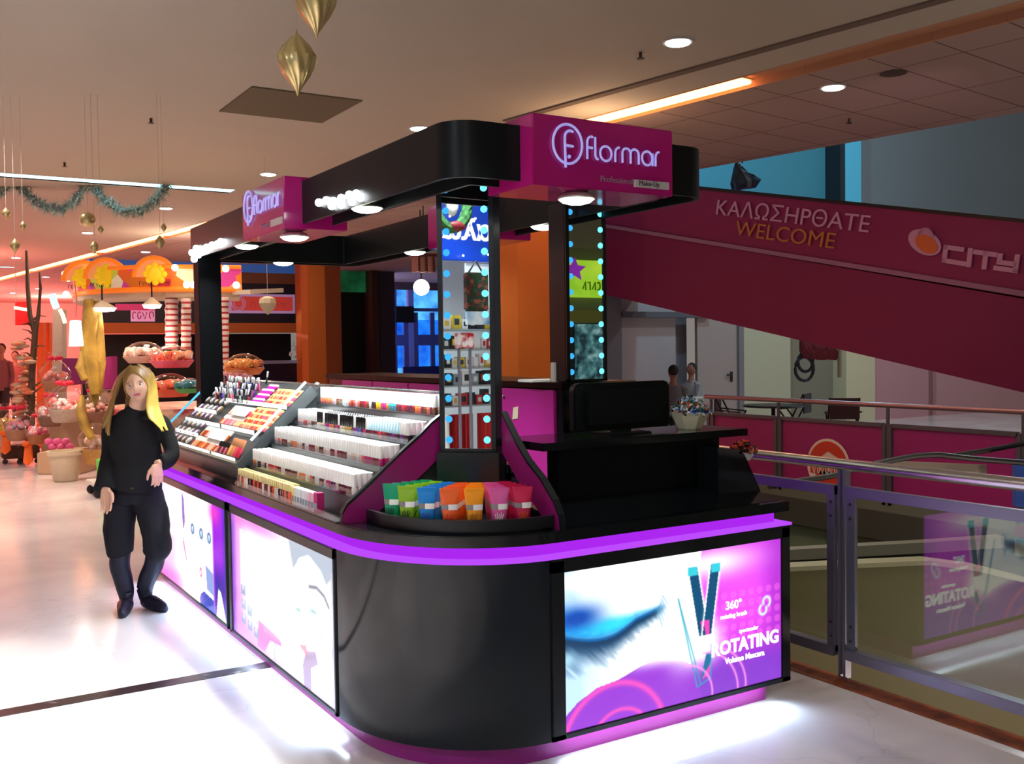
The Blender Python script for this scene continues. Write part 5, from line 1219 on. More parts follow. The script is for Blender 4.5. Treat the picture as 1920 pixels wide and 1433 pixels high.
# ---- cafe beyond the atrium
def quick_person(name, px, py_head, D, label, cloth, hair='1c1412', skin='8a5e4c', head_r=0.105, lean=0.0, sit=True, h=None, facing=0.0, group=None, legs='14161e'):
    hd = at(px, py_head, D); fl = 0.0; t = thing(name, (hd.x, hd.y, fl), label, 'person', group)
    up = hd.z - fl; S_ = MB()
    rt = Vector((0.85, -0.527, 0)); fw = Vector((-0.3, -0.95, 0))
    if facing: rt = Matrix.Rotation(facing, 3, 'Z') @ rt; fw = Matrix.Rotation(facing, 3, 'Z') @ fw
    S_.ball(hd, (head_r * 0.78, head_r * 0.86, head_r * 1.08), 14, 10)
    neck = hd - Vector((0, 0, head_r * 1.6)); sh = hd - Vector((0, 0, head_r * 2.2))
    S_.tube([hd - Vector((0, 0, head_r * 0.6)), neck, sh], [0.05, 0.052, 0.09], n=10)
    S_.ball(hd + fw * head_r * 0.85, 0.017, 6, 5)
    hip = Vector((hd.x, hd.y, 0.50 if sit else up * 0.52)) - fw * lean
    body = MB().tube([sh + Vector((0, 0, 0.035)), sh - Vector((0, 0, 0.06)), (sh + hip) / 2 + Vector((0, 0, 0.08)), hip + Vector((0, 0, 0.1)), hip - Vector((0, 0, 0.05))], [(0.07, 0.06), (0.20, 0.11), (0.185, 0.12), (0.17, 0.12), (0.17, 0.12)], n=14, ref=fw)
    for s_ in (-1, 1):
        s0 = sh + rt * 0.19 * s_ - Vector((0, 0, 0.06))
        if sit: el, ha = s0 + rt * 0.05 * s_ + fw * 0.08 - Vector((0, 0, 0.27)), s0 + rt * -0.02 * s_ + fw * 0.30 - Vector((0, 0, 0.24))
        else: el, ha = s0 + rt * 0.05 * s_ - Vector((0, 0, 0.28)), s0 + rt * 0.04 * s_ + fw * 0.08 - Vector((0, 0, 0.52))
        body.tube([s0 - rt * 0.04 * s_, s0, el, el + (ha - el) * 0.9], [0.055, 0.058, 0.045, 0.035], n=8)
        S_.tube([sh, s0, el, el + (ha - el) * 0.9], [0.04, 0.04, 0.032, 0.026], n=8)
        S_.tube([el + (ha - el) * 0.6, ha, ha + (ha - el).normalized() * 0.08], [0.026, 0.034, 0.02], n=8, flat=0.6)
        L = MB(); h0 = hip + rt * 0.09 * s_
        if sit: kn, ft = h0 + fw * 0.42 + Vector((0, 0, 0.02)), h0 + fw * 0.40 - Vector((0, 0, h0.z - 0.04))
        else: kn, ft = h0 + fw * (0.10 * s_) - Vector((0, 0, h0.z * 0.48)), h0 + fw * (0.16 * s_) - Vector((0, 0, h0.z - 0.04))
        L.tube([h0, kn, ft], [0.095, 0.062, 0.045], n=8); L.ball(ft + fw * 0.07 - Vector((0, 0, 0.0)), (0.05, 0.11, 0.04), 8, 6)
        L.build('trouser_leg', mat('trs_' + legs, legs, 0.8), t, smooth=True)
    S_.build('body', mat('skin_' + skin, skin, 0.6), t, smooth=True); body.build('jacket', mat('cloth_' + cloth, cloth, 0.8, noise_amt=0.1), t, smooth=True)
    H = MB(); H.ball(hd - fw * head_r * 0.22 + Vector((0, 0, head_r * 0.28)), (head_r * 0.86, head_r * 0.92, head_r * 0.96), 12, 9); H.build('hair', mat('hair_' + hair, hair, 0.7), t, smooth=True)
    return t
g_ = 'people seated at the cafe'
quick_person('person', 1239, 697, 19.2, 'seated person in black jacket with short dark hair at the cafe', '15161c', facing=1.2, group=g_)
quick_person('person', 1262, 698, 17.2, 'seated person with dark hair tied in a top bun, back turned', '5a5c60', facing=3.0, group=g_)
quick_person('person', 1296, 693, 18.6, 'seated person in pale shirt leaning towards the others at the cafe', '8c8f92', facing=-1.0, group=g_, lean=0.05)
bn = at(1261, 684, 17.8); 
def table(cx, cy, w, label, col):
    t = thing('cafe_table', (cx, cy, 0), label, 'table', 'cafe tables')
    MB().lathe([(w / 2, 0.70), (w / 2 + 0.01, 0.715), (w / 2, 0.73)], (cx, cy, 0), 24).build('table_top', mat('table_' + col, col, 0.4), t, smooth=True)
    MB().lathe([(0.22, 0), (0.2, 0.02), (0.03, 0.04), (0.03, 0.70)], (cx, cy, 0), 16).build('pedestal', mat('dark_metal', '1c1c20', 0.4, 0.6), t, smooth=True)
def chair(cx, cy, rz, label, col, group):
    t = thing('cafe_chair', (cx, cy, 0), label, 'chair', group); R_ = Matrix.Translation((cx, cy, 0)) @ Matrix.Rotation(rz, 4, 'Z')
    m = mat('chair_' + col, col, 0.6)
    MB().box(-0.21, 0.21, -0.21, 0.21, 0.43, 0.46, R_).build('seat', m, t, bevel=0.006)
    MB().box(-0.21, 0.21, 0.19, 0.215, 0.55, 0.86, R_).build('backrest', m, t, bevel=0.006)
    for a in (-1, 1):
        MB().bar(R_ @ Vector((a * 0.21, -0.22, 0)), R_ @ Vector((a * 0.21, 0.2, 0.86)), 0.022, 0.022).build('leg', mat('dark_metal', '1c1c20'), t)
        MB().bar(R_ @ Vector((a * 0.21, 0.24, 0)), R_ @ Vector((a * 0.21, -0.2, 0.62)), 0.022, 0.022).build('leg', mat('dark_metal', '1c1c20'), t)
        MB().bar(R_ @ Vector((a * 0.23, -0.2, 0.62)), R_ @ Vector((a * 0.23, 0.2, 0.66)), 0.03, 0.02).build('armrest', m, t)
q = at(1276, 740, 18.2); table(q.x, q.y, 0.8, 'cafe table between the three seated people', 'c8c4b8')
q = at(1450, 775, 15.4); table(q.x, q.y, 0.9, 'round dark cafe table behind the far railing', '1c1c20')
q = at(1370, 770, 15.6); chair(q.x, q.y, 0.6, 'dark folding chair in front of the service door', '3c2a2c', 'cafe chairs')
q = at(1580, 770, 14.8); chair(q.x, q.y, 2.4, 'dark brown folding chair by the pink wall', '3a2428', 'cafe chairs')
q = at(1490, 765, 16.2); chair(q.x, q.y, 3.6, 'dark folding chair behind the round cafe table', '242428', 'cafe chairs')
# red draped thing and picture in the recess
rr_ = at(1540, 650, 17.6); q = MB()
for i in range(9): q.tube([at(1506 + 7 * i, 632 + 2 * i, 17.5), at(1508 + 7 * i, 655 + 2 * (i % 3), 17.45), at(1512 + 6 * i, 672 - (4 - i) * 1.0 * (i < 4), 17.5)], 0.09, n=8)
tag(q.build('red_awning', mat('awning_red', '6a1420', 0.7), smooth=True), 'dark red scalloped awning hanging in the pale recess under the ramp', 'awning')
bk = MB(); c0 = at(1508, 692, 17.5)
for k, (dx, dz, r) in enumerate(((0, 0, 0.16), (0.02, 0.12, 0.13))):
    bk.tube([c0 + Vector((0.85 * (dx + r * math.cos(a)), -0.527 * (dx + r * math.cos(a)), dz + r * 1.3 * math.sin(a))) for a in (2 * PI * i / 16 for i in range(17))], 0.03, n=6)
bk.ball(c0 + Vector((0.1, -0.06, 0.26)), 0.10, 8, 6)
tag(bk.build('wall_ornament', mat('ornament_dark', '1c2026', 0.6), smooth=True), 'dark looped ornament hanging below the red awning', 'ornament')
tag(MB().bar(at(1574, 650, 17.4), at(1574, 708, 17.4), 0.05, 0.05, up=(0, 1, 0)).build('wall_pole', mat('pole_tan', '7a7258', 0.5)), 'thin tan pole against the recess wall', 'pole')

# ---- orange columns, green panel, dark frames, blue glazed entrance
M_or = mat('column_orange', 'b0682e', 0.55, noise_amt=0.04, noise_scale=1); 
def pier(px0, px1, Y, dpt, label, m, ztop=CEIL, name='column'):
    x0, x1 = ony(px0, 650, Y).x, ony(px1, 650, Y).x
    o = MB().box(x0, x1, Y, Y + dpt, 0, ztop).build(name, m, bevel=0.01); return o
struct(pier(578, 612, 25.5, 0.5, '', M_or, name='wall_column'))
a0 = ony(612, 650, 25.5).x; a1 = ony(641, 650, 25.9).x
struct(MB().prism([(a0, 25.5), (a1, 25.9), (a1, 27.0), (a0 - 0.3, 27.0), (a0 - 0.3, 26.0), (a0, 26.0)], 0, CEIL).build('wall_column', mat('column_orange_side', 'a85a26', 0.6)))  # same orange darkened, shade of the turned face put into its colour
b0, b1, b2 = ony(940, 650, 10.3).x, ony(972, 650, 10.3).x, ony(1062, 650, 10.1).x
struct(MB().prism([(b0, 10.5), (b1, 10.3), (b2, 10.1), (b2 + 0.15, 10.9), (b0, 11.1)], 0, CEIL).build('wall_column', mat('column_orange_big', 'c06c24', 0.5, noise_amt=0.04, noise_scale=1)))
GY_ = 29.0
GXc = ony(636, 600, GY_).x, ony(704, 600, GY_).x
Ga, Gb = ony(660, 548, GY_).z, ony(660, 492, GY_).z
gp = struct(MB().box(GXc[0], GXc[1], GY_, GY_ + 0.4, 0, Ga).build('wall_panel_dark', mat('panel_green_black', '14201c', 0.5)))
struct(MB().box(GXc[0], GXc[1], GY_ - 0.1, GY_ + 0.4, Ga, Gb).build('wall_panel_green', ramp_mat('green_sign', [(0.3, '0c3c24'), (0.7, '1c6c40')], 2, 0.5, emit=0.45)))
struct(MB().box(GXc[0], GXc[1], GY_ - 0.1, GY_ + 0.4, Gb, CEIL + 0.5).build('wall_panel_dark', mat('panel_green_black', '14201c')))
struct(pier(700, 712, 28.4, 0.7, '', mat('frame_brown', '4a342c', 0.6), name='wall_column'))
struct(pier(712, 742, 28.7, 0.5, '', mat('frame_slate', '3c3c4c', 0.6), name='wall_column'))
# glazed entrance with daylight
EYY = 33.0
def ex(px): return ony(px, 650, EYY).x
def ez(py, px=780): return ony(px, py, EYY).z
ent = struct(MB().box(ex(735), ex(745), EYY, EYY + 0.1, 0, CEIL + 0.3).build('window_1', mat('ent_frame', '4a5a9c', 0.5)))
fr2 = MB()
for a, b, c, d in ((742, 960, 628, 648), (742, 960, 578, 584), (742, 960, 512, 544)):
    fr2.box(ex(a), ex(b), EYY - 0.02, EYY + 0.08, ez(d), ez(c))
for a, b in ((758, 766), (776, 784), (808, 815), (840, 850)): fr2.box(ex(a), ex(b), EYY - 0.03, EYY + 0.08, 0, ez(586))
fr2.build('window_frame', mat('ent_frame', '4a5a9c'), ent)
sky = bpy.data.materials.new('daylight_outside'); sky.use_nodes = True; nt = sky.node_tree; nt.nodes.remove(nt.nodes['Principled BSDF'])
e = nt.nodes.new('ShaderNodeEmission'); tc = nt.nodes.new('ShaderNodeTexCoord'); nz = nt.nodes.new('ShaderNodeTexNoise'); nz.inputs['Scale'].default_value = 1.3; nz.inputs['Detail'].default_value = 4
r_ = nt.nodes.new('ShaderNodeValToRGB'); r_.color_ramp.elements[0].position = 0.35; r_.color_ramp.elements[0].color = lin('2a62c8'); r_.color_ramp.elements[1].position = 0.65; r_.color_ramp.elements[1].color = lin('5cc0ff')
nt.links.new(tc.outputs['Object'], nz.inputs['Vector']); nt.links.new(nz.outputs['Fac'], r_.inputs[0]); nt.links.new(r_.outputs[0], e.inputs[0]); nt.links.new(e.outputs[0], nt.nodes['Material Output'].inputs[0])
e.inputs[1].default_value = 1.3
struct(MB().box(ex(740), ex(980), EYY + 1.2, EYY + 1.3, 0, CEIL).build('background_sky', sky))
for a, b, c, d in ((785, 807, 600, 690), (816, 826, 600, 690), (745, 757, 600, 690)):
    MB().box(ex(a), ex(b), EYY + 0.05, EYY + 0.07, ez(d), ez(c)).build('window_pane', glass('blue_glass', 'a8d8ff', 0.05), ent)
MB().box(ex(742), ex(775), EYY - 0.1, EYY - 0.02, ez(605), ez(575)).build('window_sign', mat('sign_black', '0a0a0e', 0.5), ent)
MB().box(ex(766), ex(776), EYY - 0.05, EYY + 0.1, 0, CEIL).build('window_post', mat('post_lilac', '8090d8', 0.5), ent)
struct(MB().box(ex(742), ex(980), EYY - 0.06, EYY + 0.02, ez(544), ez(510)).build('trim_8', mat('beam_brown', '5a4448', 0.6)))
MB().slab([(ex(742), EYY - 0.6, 1.05), (ex(900), EYY - 0.6, 1.05), (ex(900), EYY - 0.6, 0.65), (ex(742), EYY - 0.6, 0.65)], (0, 0.05, 0)).build('window_rail', mat('navy', '10205c', 0.4), ent)
gl = at(790, 539, 17.6)
t = thing('globe_lamp', gl, 'glaring warm globe lamp hanging before the blue glazed entrance', 'lamp')
MB().ball(gl, 0.14, 16, 12).build('globe', emis('globe_glow', 'ffe8d0', 14), t, smooth=True)
MB().tube([gl + Vector((0, 0, 0.13)), (gl.x, gl.y, CEIL)], 0.012, n=6).build('cord', M_black_satin, t)
# wooden lantern-like box and red sign high in the entrance
q = at(800, 492, 17.0)
t = thing('hanging_lantern', q, 'brown slatted lantern box hanging beside the globe lamp', 'lantern')
for k in range(3): MB().box(q.x - 0.16 + 0.14 * k, q.x - 0.12 + 0.14 * k, q.y, q.y + 0.25, q.z - 0.16, q.z + 0.10).build('slat', mat('lantern_brown', '6a3c34', 0.6), t)
MB().box(q.x - 0.20, q.x + 0.22, q.y - 0.02, q.y + 0.27, q.z + 0.10, q.z + 0.15).build('lid', mat('lantern_brown', '6a3c34'), t)
MB().tube([(q.x, q.y + 0.1, q.z + 0.15), (q.x, q.y + 0.1, CEIL)], 0.01, n=6).build('cord', M_black_satin, t)

# ---- dark shop front with orange bands and red framed boards
SY = 27.6
def fx(px): return ony(px, 600, SY).x
def fz(py, px=500): return ony(px, py, SY).z
for nm, c0_, c1_, m in (('wall_shop_header', 470, 494, mat('hdr_plum', '5a2840', 0.6)), ('wall_shop_blue', 494, 512, mat('band_blue', '2c5ca8', 0.5, emit='2c5ca8', estr=0.35)),
                        ('wall_shop_brown', 512, 532, mat('band_brown', '6a4434', 0.6)), ('wall_shop_navy', 532, 606, mat('band_navy', '10142a', 0.5)), ('wall_shop_orange', 606, 624, mat('band_orange', 'a8602c', 0.6)),
                        ('wall_shop_dark', 624, 760, mat('band_dark', '0c0e16', 0.5))):
    y_ = SY if nm != 'wall_shop_dark' else SY + 1.6
    struct(MB().box(fx(170), fx(580), y_, y_ + 0.3, fz(c1_) if nm != 'wall_shop_dark' else 0, fz(c0_)).build(nm, m))
struct(MB().box(fx(170), fx(640), SY, SY + 0.4, fz(470), CEIL).build('wall_shop_top', mat('shop_top', '6a5a68', 0.7)))
ct = MB().box(fx(440), fx(580), SY - 0.6, SY + 0.4, 0, fz(678)).build('shop_counter', mat('counter_navy', '10152c', 0.3))
tag(ct, 'dark navy shop counter with pale edge in front of the dark shop', 'counter')
MB().box(fx(440), fx(580), SY - 0.64, SY - 0.6, fz(682), fz(676)).build('pale_edge', mat('edge_lilac', '7080a8', 0.4), ct)
def board(px0, px1, py0, py1, label, red='b03a34'):
    t = thing('framed_board', (fx((px0 + px1) / 2), SY - 0.08, fz(py1)), label, 'board')
    MB().box(fx(px0), fx(px1), SY - 0.08, SY - 0.01, fz(py1), fz(py0)).build('frame', mat('frame_lilac', 'a890c8', 0.5, emit='a890c8', estr=0.3), t)
    MB().box(fx(px0 + 5), fx(px1 - 5), SY - 0.10, SY - 0.08, fz(py1 - 5), fz(py0 + 5)).build('red_field', mat('board_' + red, red, 0.5, emit=red, estr=0.45), t); return t
t = board(428, 552, 552, 588, 'red board in a lilac frame on the dark shop front')
lg = MB(); c_ = Vector((fx(446), SY - 0.105, fz(570)))
for r in (0.13, 0.19): lg.tube([c_ + Vector((r * math.cos(a), 0, r * math.sin(a))) for a in (2 * PI * i / 16 for i in range(17))], 0.012, n=5)
lg.build('ring_mark', mat('frame_lilac', 'a890c8'), t)
scrawl(mat('board_letters', 'c86c68', 0.5), Vector((fx(466), SY - 0.105, fz(576))), (1, 0, 0), (0, 0, 1), 1.0, 0.16, t, 3)
board(572, 590, 540, 594, 'narrow framed board beside the orange column', '5a2038')
# chandelier-like crystal piece and bottles on the back shelf of the dark shop
q = ony(561, 670, SY - 0.3); q.z = fz(678) + 0.145; ck = MB(); rng = random.Random(4)
for k in range(60):
    h = rng.random(); r = 0.26 * (1 - h) + 0.05; a = rng.uniform(0, 6.28)
    ck.ball((q.x + r * math.cos(a), q.y + r * math.sin(a), q.z - 0.06 + 0.66 * h), 0.028 + 0.02 * rng.random(), 5, 4)
t = thing('crystal_ornament', (q.x, q.y, q.z - 0.14), 'sparkling silver crystal centrepiece on the counter of the dark shop', 'ornament')
b_ = ck.build('crystals', mat('crystal', 'd8dce4', 0.1, 0.6), t, smooth=True); b_['kind'] = 'stuff'
MB().lathe([(0.16, -0.14), (0.16, -0.12), (0.03, -0.10), (0.03, 0.5)], q, 12).build('stand', M_chrome, t)
spot((q.x - 0.8, q.y - 1.2, 3.6), q, 90, 'ffffff', 30)
# ================================================================ CANDY STAND AND GIFTS
def arc_pts(p0, p1, sag, n=16):
    """points from p0 to p1 bulging towards the viewer by sag"""
    p0, p1 = Vector(p0), Vector(p1); d = (p1 - p0); nn = Vector((d.y, -d.x, 0)).normalized()
    return [p0 + d * (i / n) + nn * (sag * 4 * (i / n) * (1 - i / n)) for i in range(n + 1)]
stand = thing('candy_stand', (3.0, 14.2, 0), 'round candy stand under an orange lit canopy full of sweets', 'stand')
A0, A1 = at(138, 560, 14.6), at(452, 545, 13.6)
A0.z = A1.z = 2.50
P = arc_pts(A0, A1, 0.75)
vs = []; H0, H1 = 2.50, 2.80
n = len(P)
fas = MB()
for p in P: vs += [Vector((p.x, p.y, H0)), Vector((p.x, p.y, H1)), Vector((p.x + 0.03, p.y + 0.06, H1)), Vector((p.x + 0.03, p.y + 0.06, H0))]
fs = [(4 * i + a, 4 * i + (a + 1) % 4, 4 * i + 4 + (a + 1) % 4, 4 * i + 4 + a) for i in range(n - 1) for a in range(4)] + [(0, 1, 2, 3), (4 * n - 4, 4 * n - 3, 4 * n - 2, 4 * n - 1)]
fas.add(vs, fs)
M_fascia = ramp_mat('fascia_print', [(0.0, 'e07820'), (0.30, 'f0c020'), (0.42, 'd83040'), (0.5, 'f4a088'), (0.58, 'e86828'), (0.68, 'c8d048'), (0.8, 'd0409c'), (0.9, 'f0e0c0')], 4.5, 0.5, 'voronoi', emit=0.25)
fasc = fas.build('fascia', M_fascia, stand)
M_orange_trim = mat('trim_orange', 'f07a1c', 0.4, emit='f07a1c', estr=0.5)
MB().tube([Vector((p.x, p.y - 0.02, H0)) for p in P], 0.035, n=8).build('lower_trim', M_orange_trim, fasc, smooth=True)
MB().tube([Vector((p.x, p.y - 0.02, H1)) for p in P], 0.028, n=8).build('upper_trim', M_orange_trim, fasc, smooth=True)
for fr_ in (0.27, 0.45, 0.70):
    i = int(fr_ * (n - 1)); p = P[i]; r = 0.26
    MB().tube([Vector((p.x + 0.98 * r * math.cos(a), p.y - 0.03 - 0.2 * r * math.cos(a), H1 - 0.14 + r * math.sin(a))) for a in (PI * k / 12 for k in range(13))], 0.03, n=8).build('arch_trim', M_orange_trim, fasc, smooth=True)
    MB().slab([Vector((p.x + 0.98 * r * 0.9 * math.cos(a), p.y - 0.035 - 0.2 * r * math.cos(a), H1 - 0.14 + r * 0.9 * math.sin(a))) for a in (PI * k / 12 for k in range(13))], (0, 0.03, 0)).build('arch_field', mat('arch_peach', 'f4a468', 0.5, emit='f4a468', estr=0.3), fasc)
    fl = MB(); 
    for k in range(8): fl.ball((p.x + 0.11 * math.cos(k * PI / 4), p.y - 0.06 - 0.02 * math.cos(k * PI / 4), H1 - 0.10 + 0.11 * math.sin(k * PI / 4)), (0.045, 0.02, 0.045), 8, 6)
    fl.ball((p.x, p.y - 0.07, H1 - 0.10), (0.10, 0.02, 0.10), 12, 8)
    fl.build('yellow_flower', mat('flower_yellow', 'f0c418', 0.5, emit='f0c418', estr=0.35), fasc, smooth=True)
    scrawl(mat('fascia_letters', '4a4438', 0.5), Vector((p.x - 0.2, p.y - 0.02, H0 + 0.05)), (0.98, -0.2, 0), (0, 0, 1), 0.38, 0.06, fasc, i)
M_bulb = emis('fair_bulb', 'ffe6b8', 12.0)
for px, py in ((122, 514), (133, 508), (128, 522), (176, 507), (186, 538), (200, 538), (213, 505), (244, 504), (262, 535), (292, 503), (328, 502), (350, 534), (362, 534), (423, 504), (443, 535), (124, 552)):
    D = 14.3 - (px - 138) * 0.0036
    c_ = at(px, py, D - 0.45); MB().ball(c_, 0.045, 10, 8).build('light_bulb', M_bulb, stand, smooth=True)
# white soffit below the canopy, posts like twisted candy
sf = MB(); vs = [Vector((p.x, p.y + 0.05, z)) for z in (2.40, 2.48) for p in P] 
back = [Vector((p.x + 0.3, p.y + 1.1, z)) for z in (2.40, 2.48) for p in P]
for i in range(n - 1):
    sf.slab([P[i] + Vector((0, 0.05, -0.10)), P[i + 1] + Vector((0, 0.05, -0.10)), P[i + 1] + Vector((0.3, 1.1, -0.10)), P[i] + Vector((0.3, 1.1, -0.10))], (0, 0, 0.08))
sf.build('soffit', mat('soffit_white', 'c8c2b0', 0.6), stand)
ax_ = at(452, 540, 13.4); MB().bar(at(452, 548, 13.5), at(515, 545, 14.2), 0.30, 0.06).build('side_arm', mat('soffit_white', 'c8c2b0'), stand)
def stripe_mat():
    m = bpy.data.materials.new('candy_stripe'); m.use_nodes = True; nt = m.node_tree; b = nt.nodes['Principled BSDF']; b.inputs['Roughness'].default_value = 0.3
    tc = nt.nodes.new('ShaderNodeTexCoord'); w_ = nt.nodes.new('ShaderNodeTexWave'); w_.inputs['Scale'].default_value = 4.2; w_.bands_direction = 'Z'; w_.inputs['Distortion'].default_value = 0.6
    r = nt.nodes.new('ShaderNodeValToRGB'); r.color_ramp.interpolation = 'CONSTANT'; r.color_ramp.elements[0].color = lin('a8303c'); r.color_ramp.elements[1].position = 0.30; r.color_ramp.elements[1].color = lin('d8ccc4')
    nt.links.new(tc.outputs['Object'], w_.inputs['Vector']); nt.links.new(w_.outputs['Color'], r.inputs[0]); nt.links.new(r.outputs[0], b.inputs['Base Color']); return m
M_stripe = stripe_mat()
for px, D, pt, pb, w_ in ((322, 13.6, 560, 655, 0.085), (349, 13.4, 560, 655, 0.065), (421, 13.2, 556, 720, 0.055)):
    a, b = at(px, pt, D), at(px, pb, D); m_ = MB()
    k = 14; pth = [a.lerp(b, i / k) + Vector((0, 0, 0)) for i in range(k + 1)]
    m_.tube(pth, [w_ * (1.0 + 0.10 * math.sin(i * 2.4)) for i in range(k + 1)], n=12)
    m_.build('candy_column', M_stripe, stand, smooth=True)
bs_ = MB(); bs_.lathe([(1.05, 0), (1.1, 0.05), (1.1, 0.85), (1.15, 0.9), (1.15, 0.93), (0.2, 0.94)], (3.55, 14.25, 0), 32); bs_.build('counter', ramp_mat('counter_print', [(0.35, 'c86a3c'), (0.5, 'e8c8b0'), (0.65, 'c03c48')], 3, 0.5), stand, smooth=True)
# acrylic domes with sweets
M_dome = glass('dome_clear', 'ffffff', 0.10, 0.03)
def dome(px, py, D, r, label, cols, name='candy_dome'):
    c_ = at(px, py, D); t = thing(name, c_, label, 'candy dome', 'clear candy domes on the stand')
    MB().lathe([(r * math.cos(a), r * 0.75 * math.sin(a)) for a in (PI / 2 * i / 8 * 0.999 for i in range(9))], c_, 20).build('clear_cover', M_dome, t, smooth=True)
    MB().lathe([(r * 0.75, -r * 0.35), (r * 1.02, -0.01), (r * 1.02, 0.0), (0.01, 0.001)], c_, 20).build('dish', mat('dish_' + cols[0], cols[0], 0.3), t, smooth=True)
    sw = MB(); rng = random.Random(int(px)); 
    for k in range(60):
        a, rr = rng.uniform(0, 6.28), r * 0.85 * math.sqrt(rng.random()); sw.ball((c_.x + rr * math.cos(a), c_.y + rr * math.sin(a), c_.z + 0.02 + 0.25 * r * rng.random()), 0.045, 6, 4)
    o = sw.build('sweets', ramp_mat('sweets_' + '_'.join(cols), [(0.3, cols[0]), (0.5, cols[1]), (0.7, cols[2])], 6, 0.3), t, smooth=True); o['kind'] = 'stuff'
dome(270, 668, 13.2, 0.26, 'clear dome of pale sweets just behind the woman', ('c8a090', 'e8d0c4', 'a86058'))
dome(322, 676, 12.9, 0.27, 'clear dome of sweets on a pink and orange dish', ('e0607c', 'f08c4c', 'f4e0d0'))
dome(458, 690, 12.9, 0.25, 'clear dome of orange sweets past the black pillar', ('d87c3c', 'e8b060', 'c04838'))
dome(318, 730, 12.6, 0.27, 'clear dome of red sweets over a green tray', ('d8482c', 'f09070', '3c7a2c'))
dome(355, 728, 12.3, 0.17, 'small clear jar of green and blue sweets by the black pillar', ('3c8a3c', '2c7a9c', 'c8e0d0'))
dome(445, 716, 12.5, 0.20, 'low clear dome with pink sweets above the makeup display', ('c8788c', '9c5c70', 'e8c8cc'))
# glaring shelf lamps
for px, py, w, D, lb in ((192, 578, 0.34, 13.0, 'flat glaring lamp below the candy canopy beside the gold drape'), (285, 572, 0.24, 13.2, 'flat glaring lamp below the candy canopy by the pink sign')):
    c_ = at(px, py, D); t = thing('flat_lamp', c_, lb, 'lamp')
    MB().lathe([(w * 0.5, 0), (w * 0.42, -0.04), (0.02, -0.05)], c_, 20).build('diffuser', emis('flat_glow', 'fff6e8', 10), t, smooth=True)
    MB().lathe([(w * 0.54, 0.0), (w * 0.2, 0.07), (0.02, 0.10)], c_, 20).build('shade', mat('shade_cream', 'd0c8b0', 0.5), t, smooth=True)
    MB().tube([c_ + Vector((0, 0, 0.1)), c_ + Vector((0, 0, 0.30))], 0.01, n=6).build('rod', M_black_satin, t)
    spot(c_ - Vector((0, 0, 0.08)), c_ - Vector((0, 0, 1)), 45, 'ffe0c0', 140, 0.6, 0.1)
# hanging lantern shade
c_ = at(143, 649, 12.3); t = thing('lamp_shade_lantern', c_, 'glowing white tapered lamp shade hanging beside the gold drape', 'lamp')
MB().lathe([(0.105, 0.0), (0.078, 0.31), (0.01, 0.315)], c_, 4, Matrix.Rotation(0.5, 4, 'Z')).build('shade', emis('lantern_glow', 'fff8ec', 5), t)
MB().tube([c_ + Vector((0, 0, 0.31)), c_ + Vector((0.02, 0, 0.55)), c_ + Vector((0.0, 0, 0.8))], 0.008, n=6).build('cord', mat('cord_pink', 'c05a5c', 0.5), t)
spot(c_ + Vector((-0.2, -0.3, 0.2)), c_ + Vector((-0.4, 0.2, -1.2)), 30, 'ffd8c0', 120, 0.6, 0.1)
# gold drape twisted round the stand's post
M_gold_cloth = ramp_mat('gold_cloth', [(0.35, '7a6224'), (0.6, 'b8973c'), (0.8, 'd0b464')], 3, 0.6)
dp = MB()
def fold(pts, r): dp.tube([at(x, y, D) for x, y, D in pts], r, n=12)
fold([(166, 562, 12.9), (168, 600, 12.9), (166, 640, 12.9), (172, 690, 12.85), (178, 740, 12.8)], [(0.10, 0.06), (0.13, 0.09), (0.15, 0.10), (0.12, 0.08), (0.06, 0.05)])
fold([(180, 565, 13.0), (184, 620, 13.0), (185, 680, 12.95), (182, 730, 12.9), (170, 770, 12.85)], [(0.08, 0.06), (0.10, 0.07), (0.10, 0.07), (0.08, 0.06), (0.05, 0.04)])
fold([(158, 660, 12.8), (152, 690, 12.75), (160, 712, 12.75)], [(0.06, 0.05), (0.09, 0.06), (0.07, 0.05)])
fold([(155, 742, 12.8), (152, 770, 12.75), (160, 800, 12.75), (172, 822, 12.7)], [(0.03, 0.03), (0.09, 0.06), (0.09, 0.06), (0.05, 0.04)])
tag(dp.build('gold_drape', M_gold_cloth, smooth=True), 'gold cloth twisted into a hanging drape behind the woman', 'drape')
# boards near the stand
b1 = thing('hanging_sign', at(262, 588, 15.4), 'pink and white printed sign with red top letters on the dark shop front', 'sign')
MB().slab([at(245, 575, 15.4), at(290, 575, 15.4), at(290, 603, 15.4), at(245, 603, 15.4)], (0.01, 0.03, 0)).build('board', mat('sign_pink', 'f0a0cc', 0.5, emit='f0a0cc', estr=0.35), b1)
MB().slab([at(216, 570, 15.38), at(290, 570, 15.38), at(290, 582, 15.38), at(216, 582, 15.38)], (0.01, 0.03, 0)).build('red_band', mat('sign_red', 'c83468', 0.5, emit='c83468', estr=0.3), b1)
scrawl(mat('sign_letter', 'c04480', 0.5), at(248, 599, 15.3), (0.85, -0.5, 0), (0, 0, 1), 0.26, 0.13, b1, 4, 0.009)
def cloth_box(name, pts, D, col, label, cat, th=0.25, m=None):
    o = MB().slab([at(x, y, D) for x, y in pts], Vector((0.5, 0.85, 0)) * th).build(name, m or mat('c_' + col, col, 0.6, noise_amt=0.1), bevel=0.01); return tag(o, label, cat)
cloth_box('display_board', [(183, 672), (208, 668), (208, 730), (183, 730)], 13.6, '8a1a62', 'magenta board behind the gold drape', 'board')
cloth_box('display_board', [(116, 672), (152, 672), (152, 720), (116, 725)], 15.2, '8a2468', 'magenta board between the tree and the gold drape', 'board')
cloth_box('hanging_banner', [(28, 566), (54, 566), (54, 610), (28, 610)], 24, 'd01c24', 'red square banner hanging in the distant corridor', 'banner', 0.1)
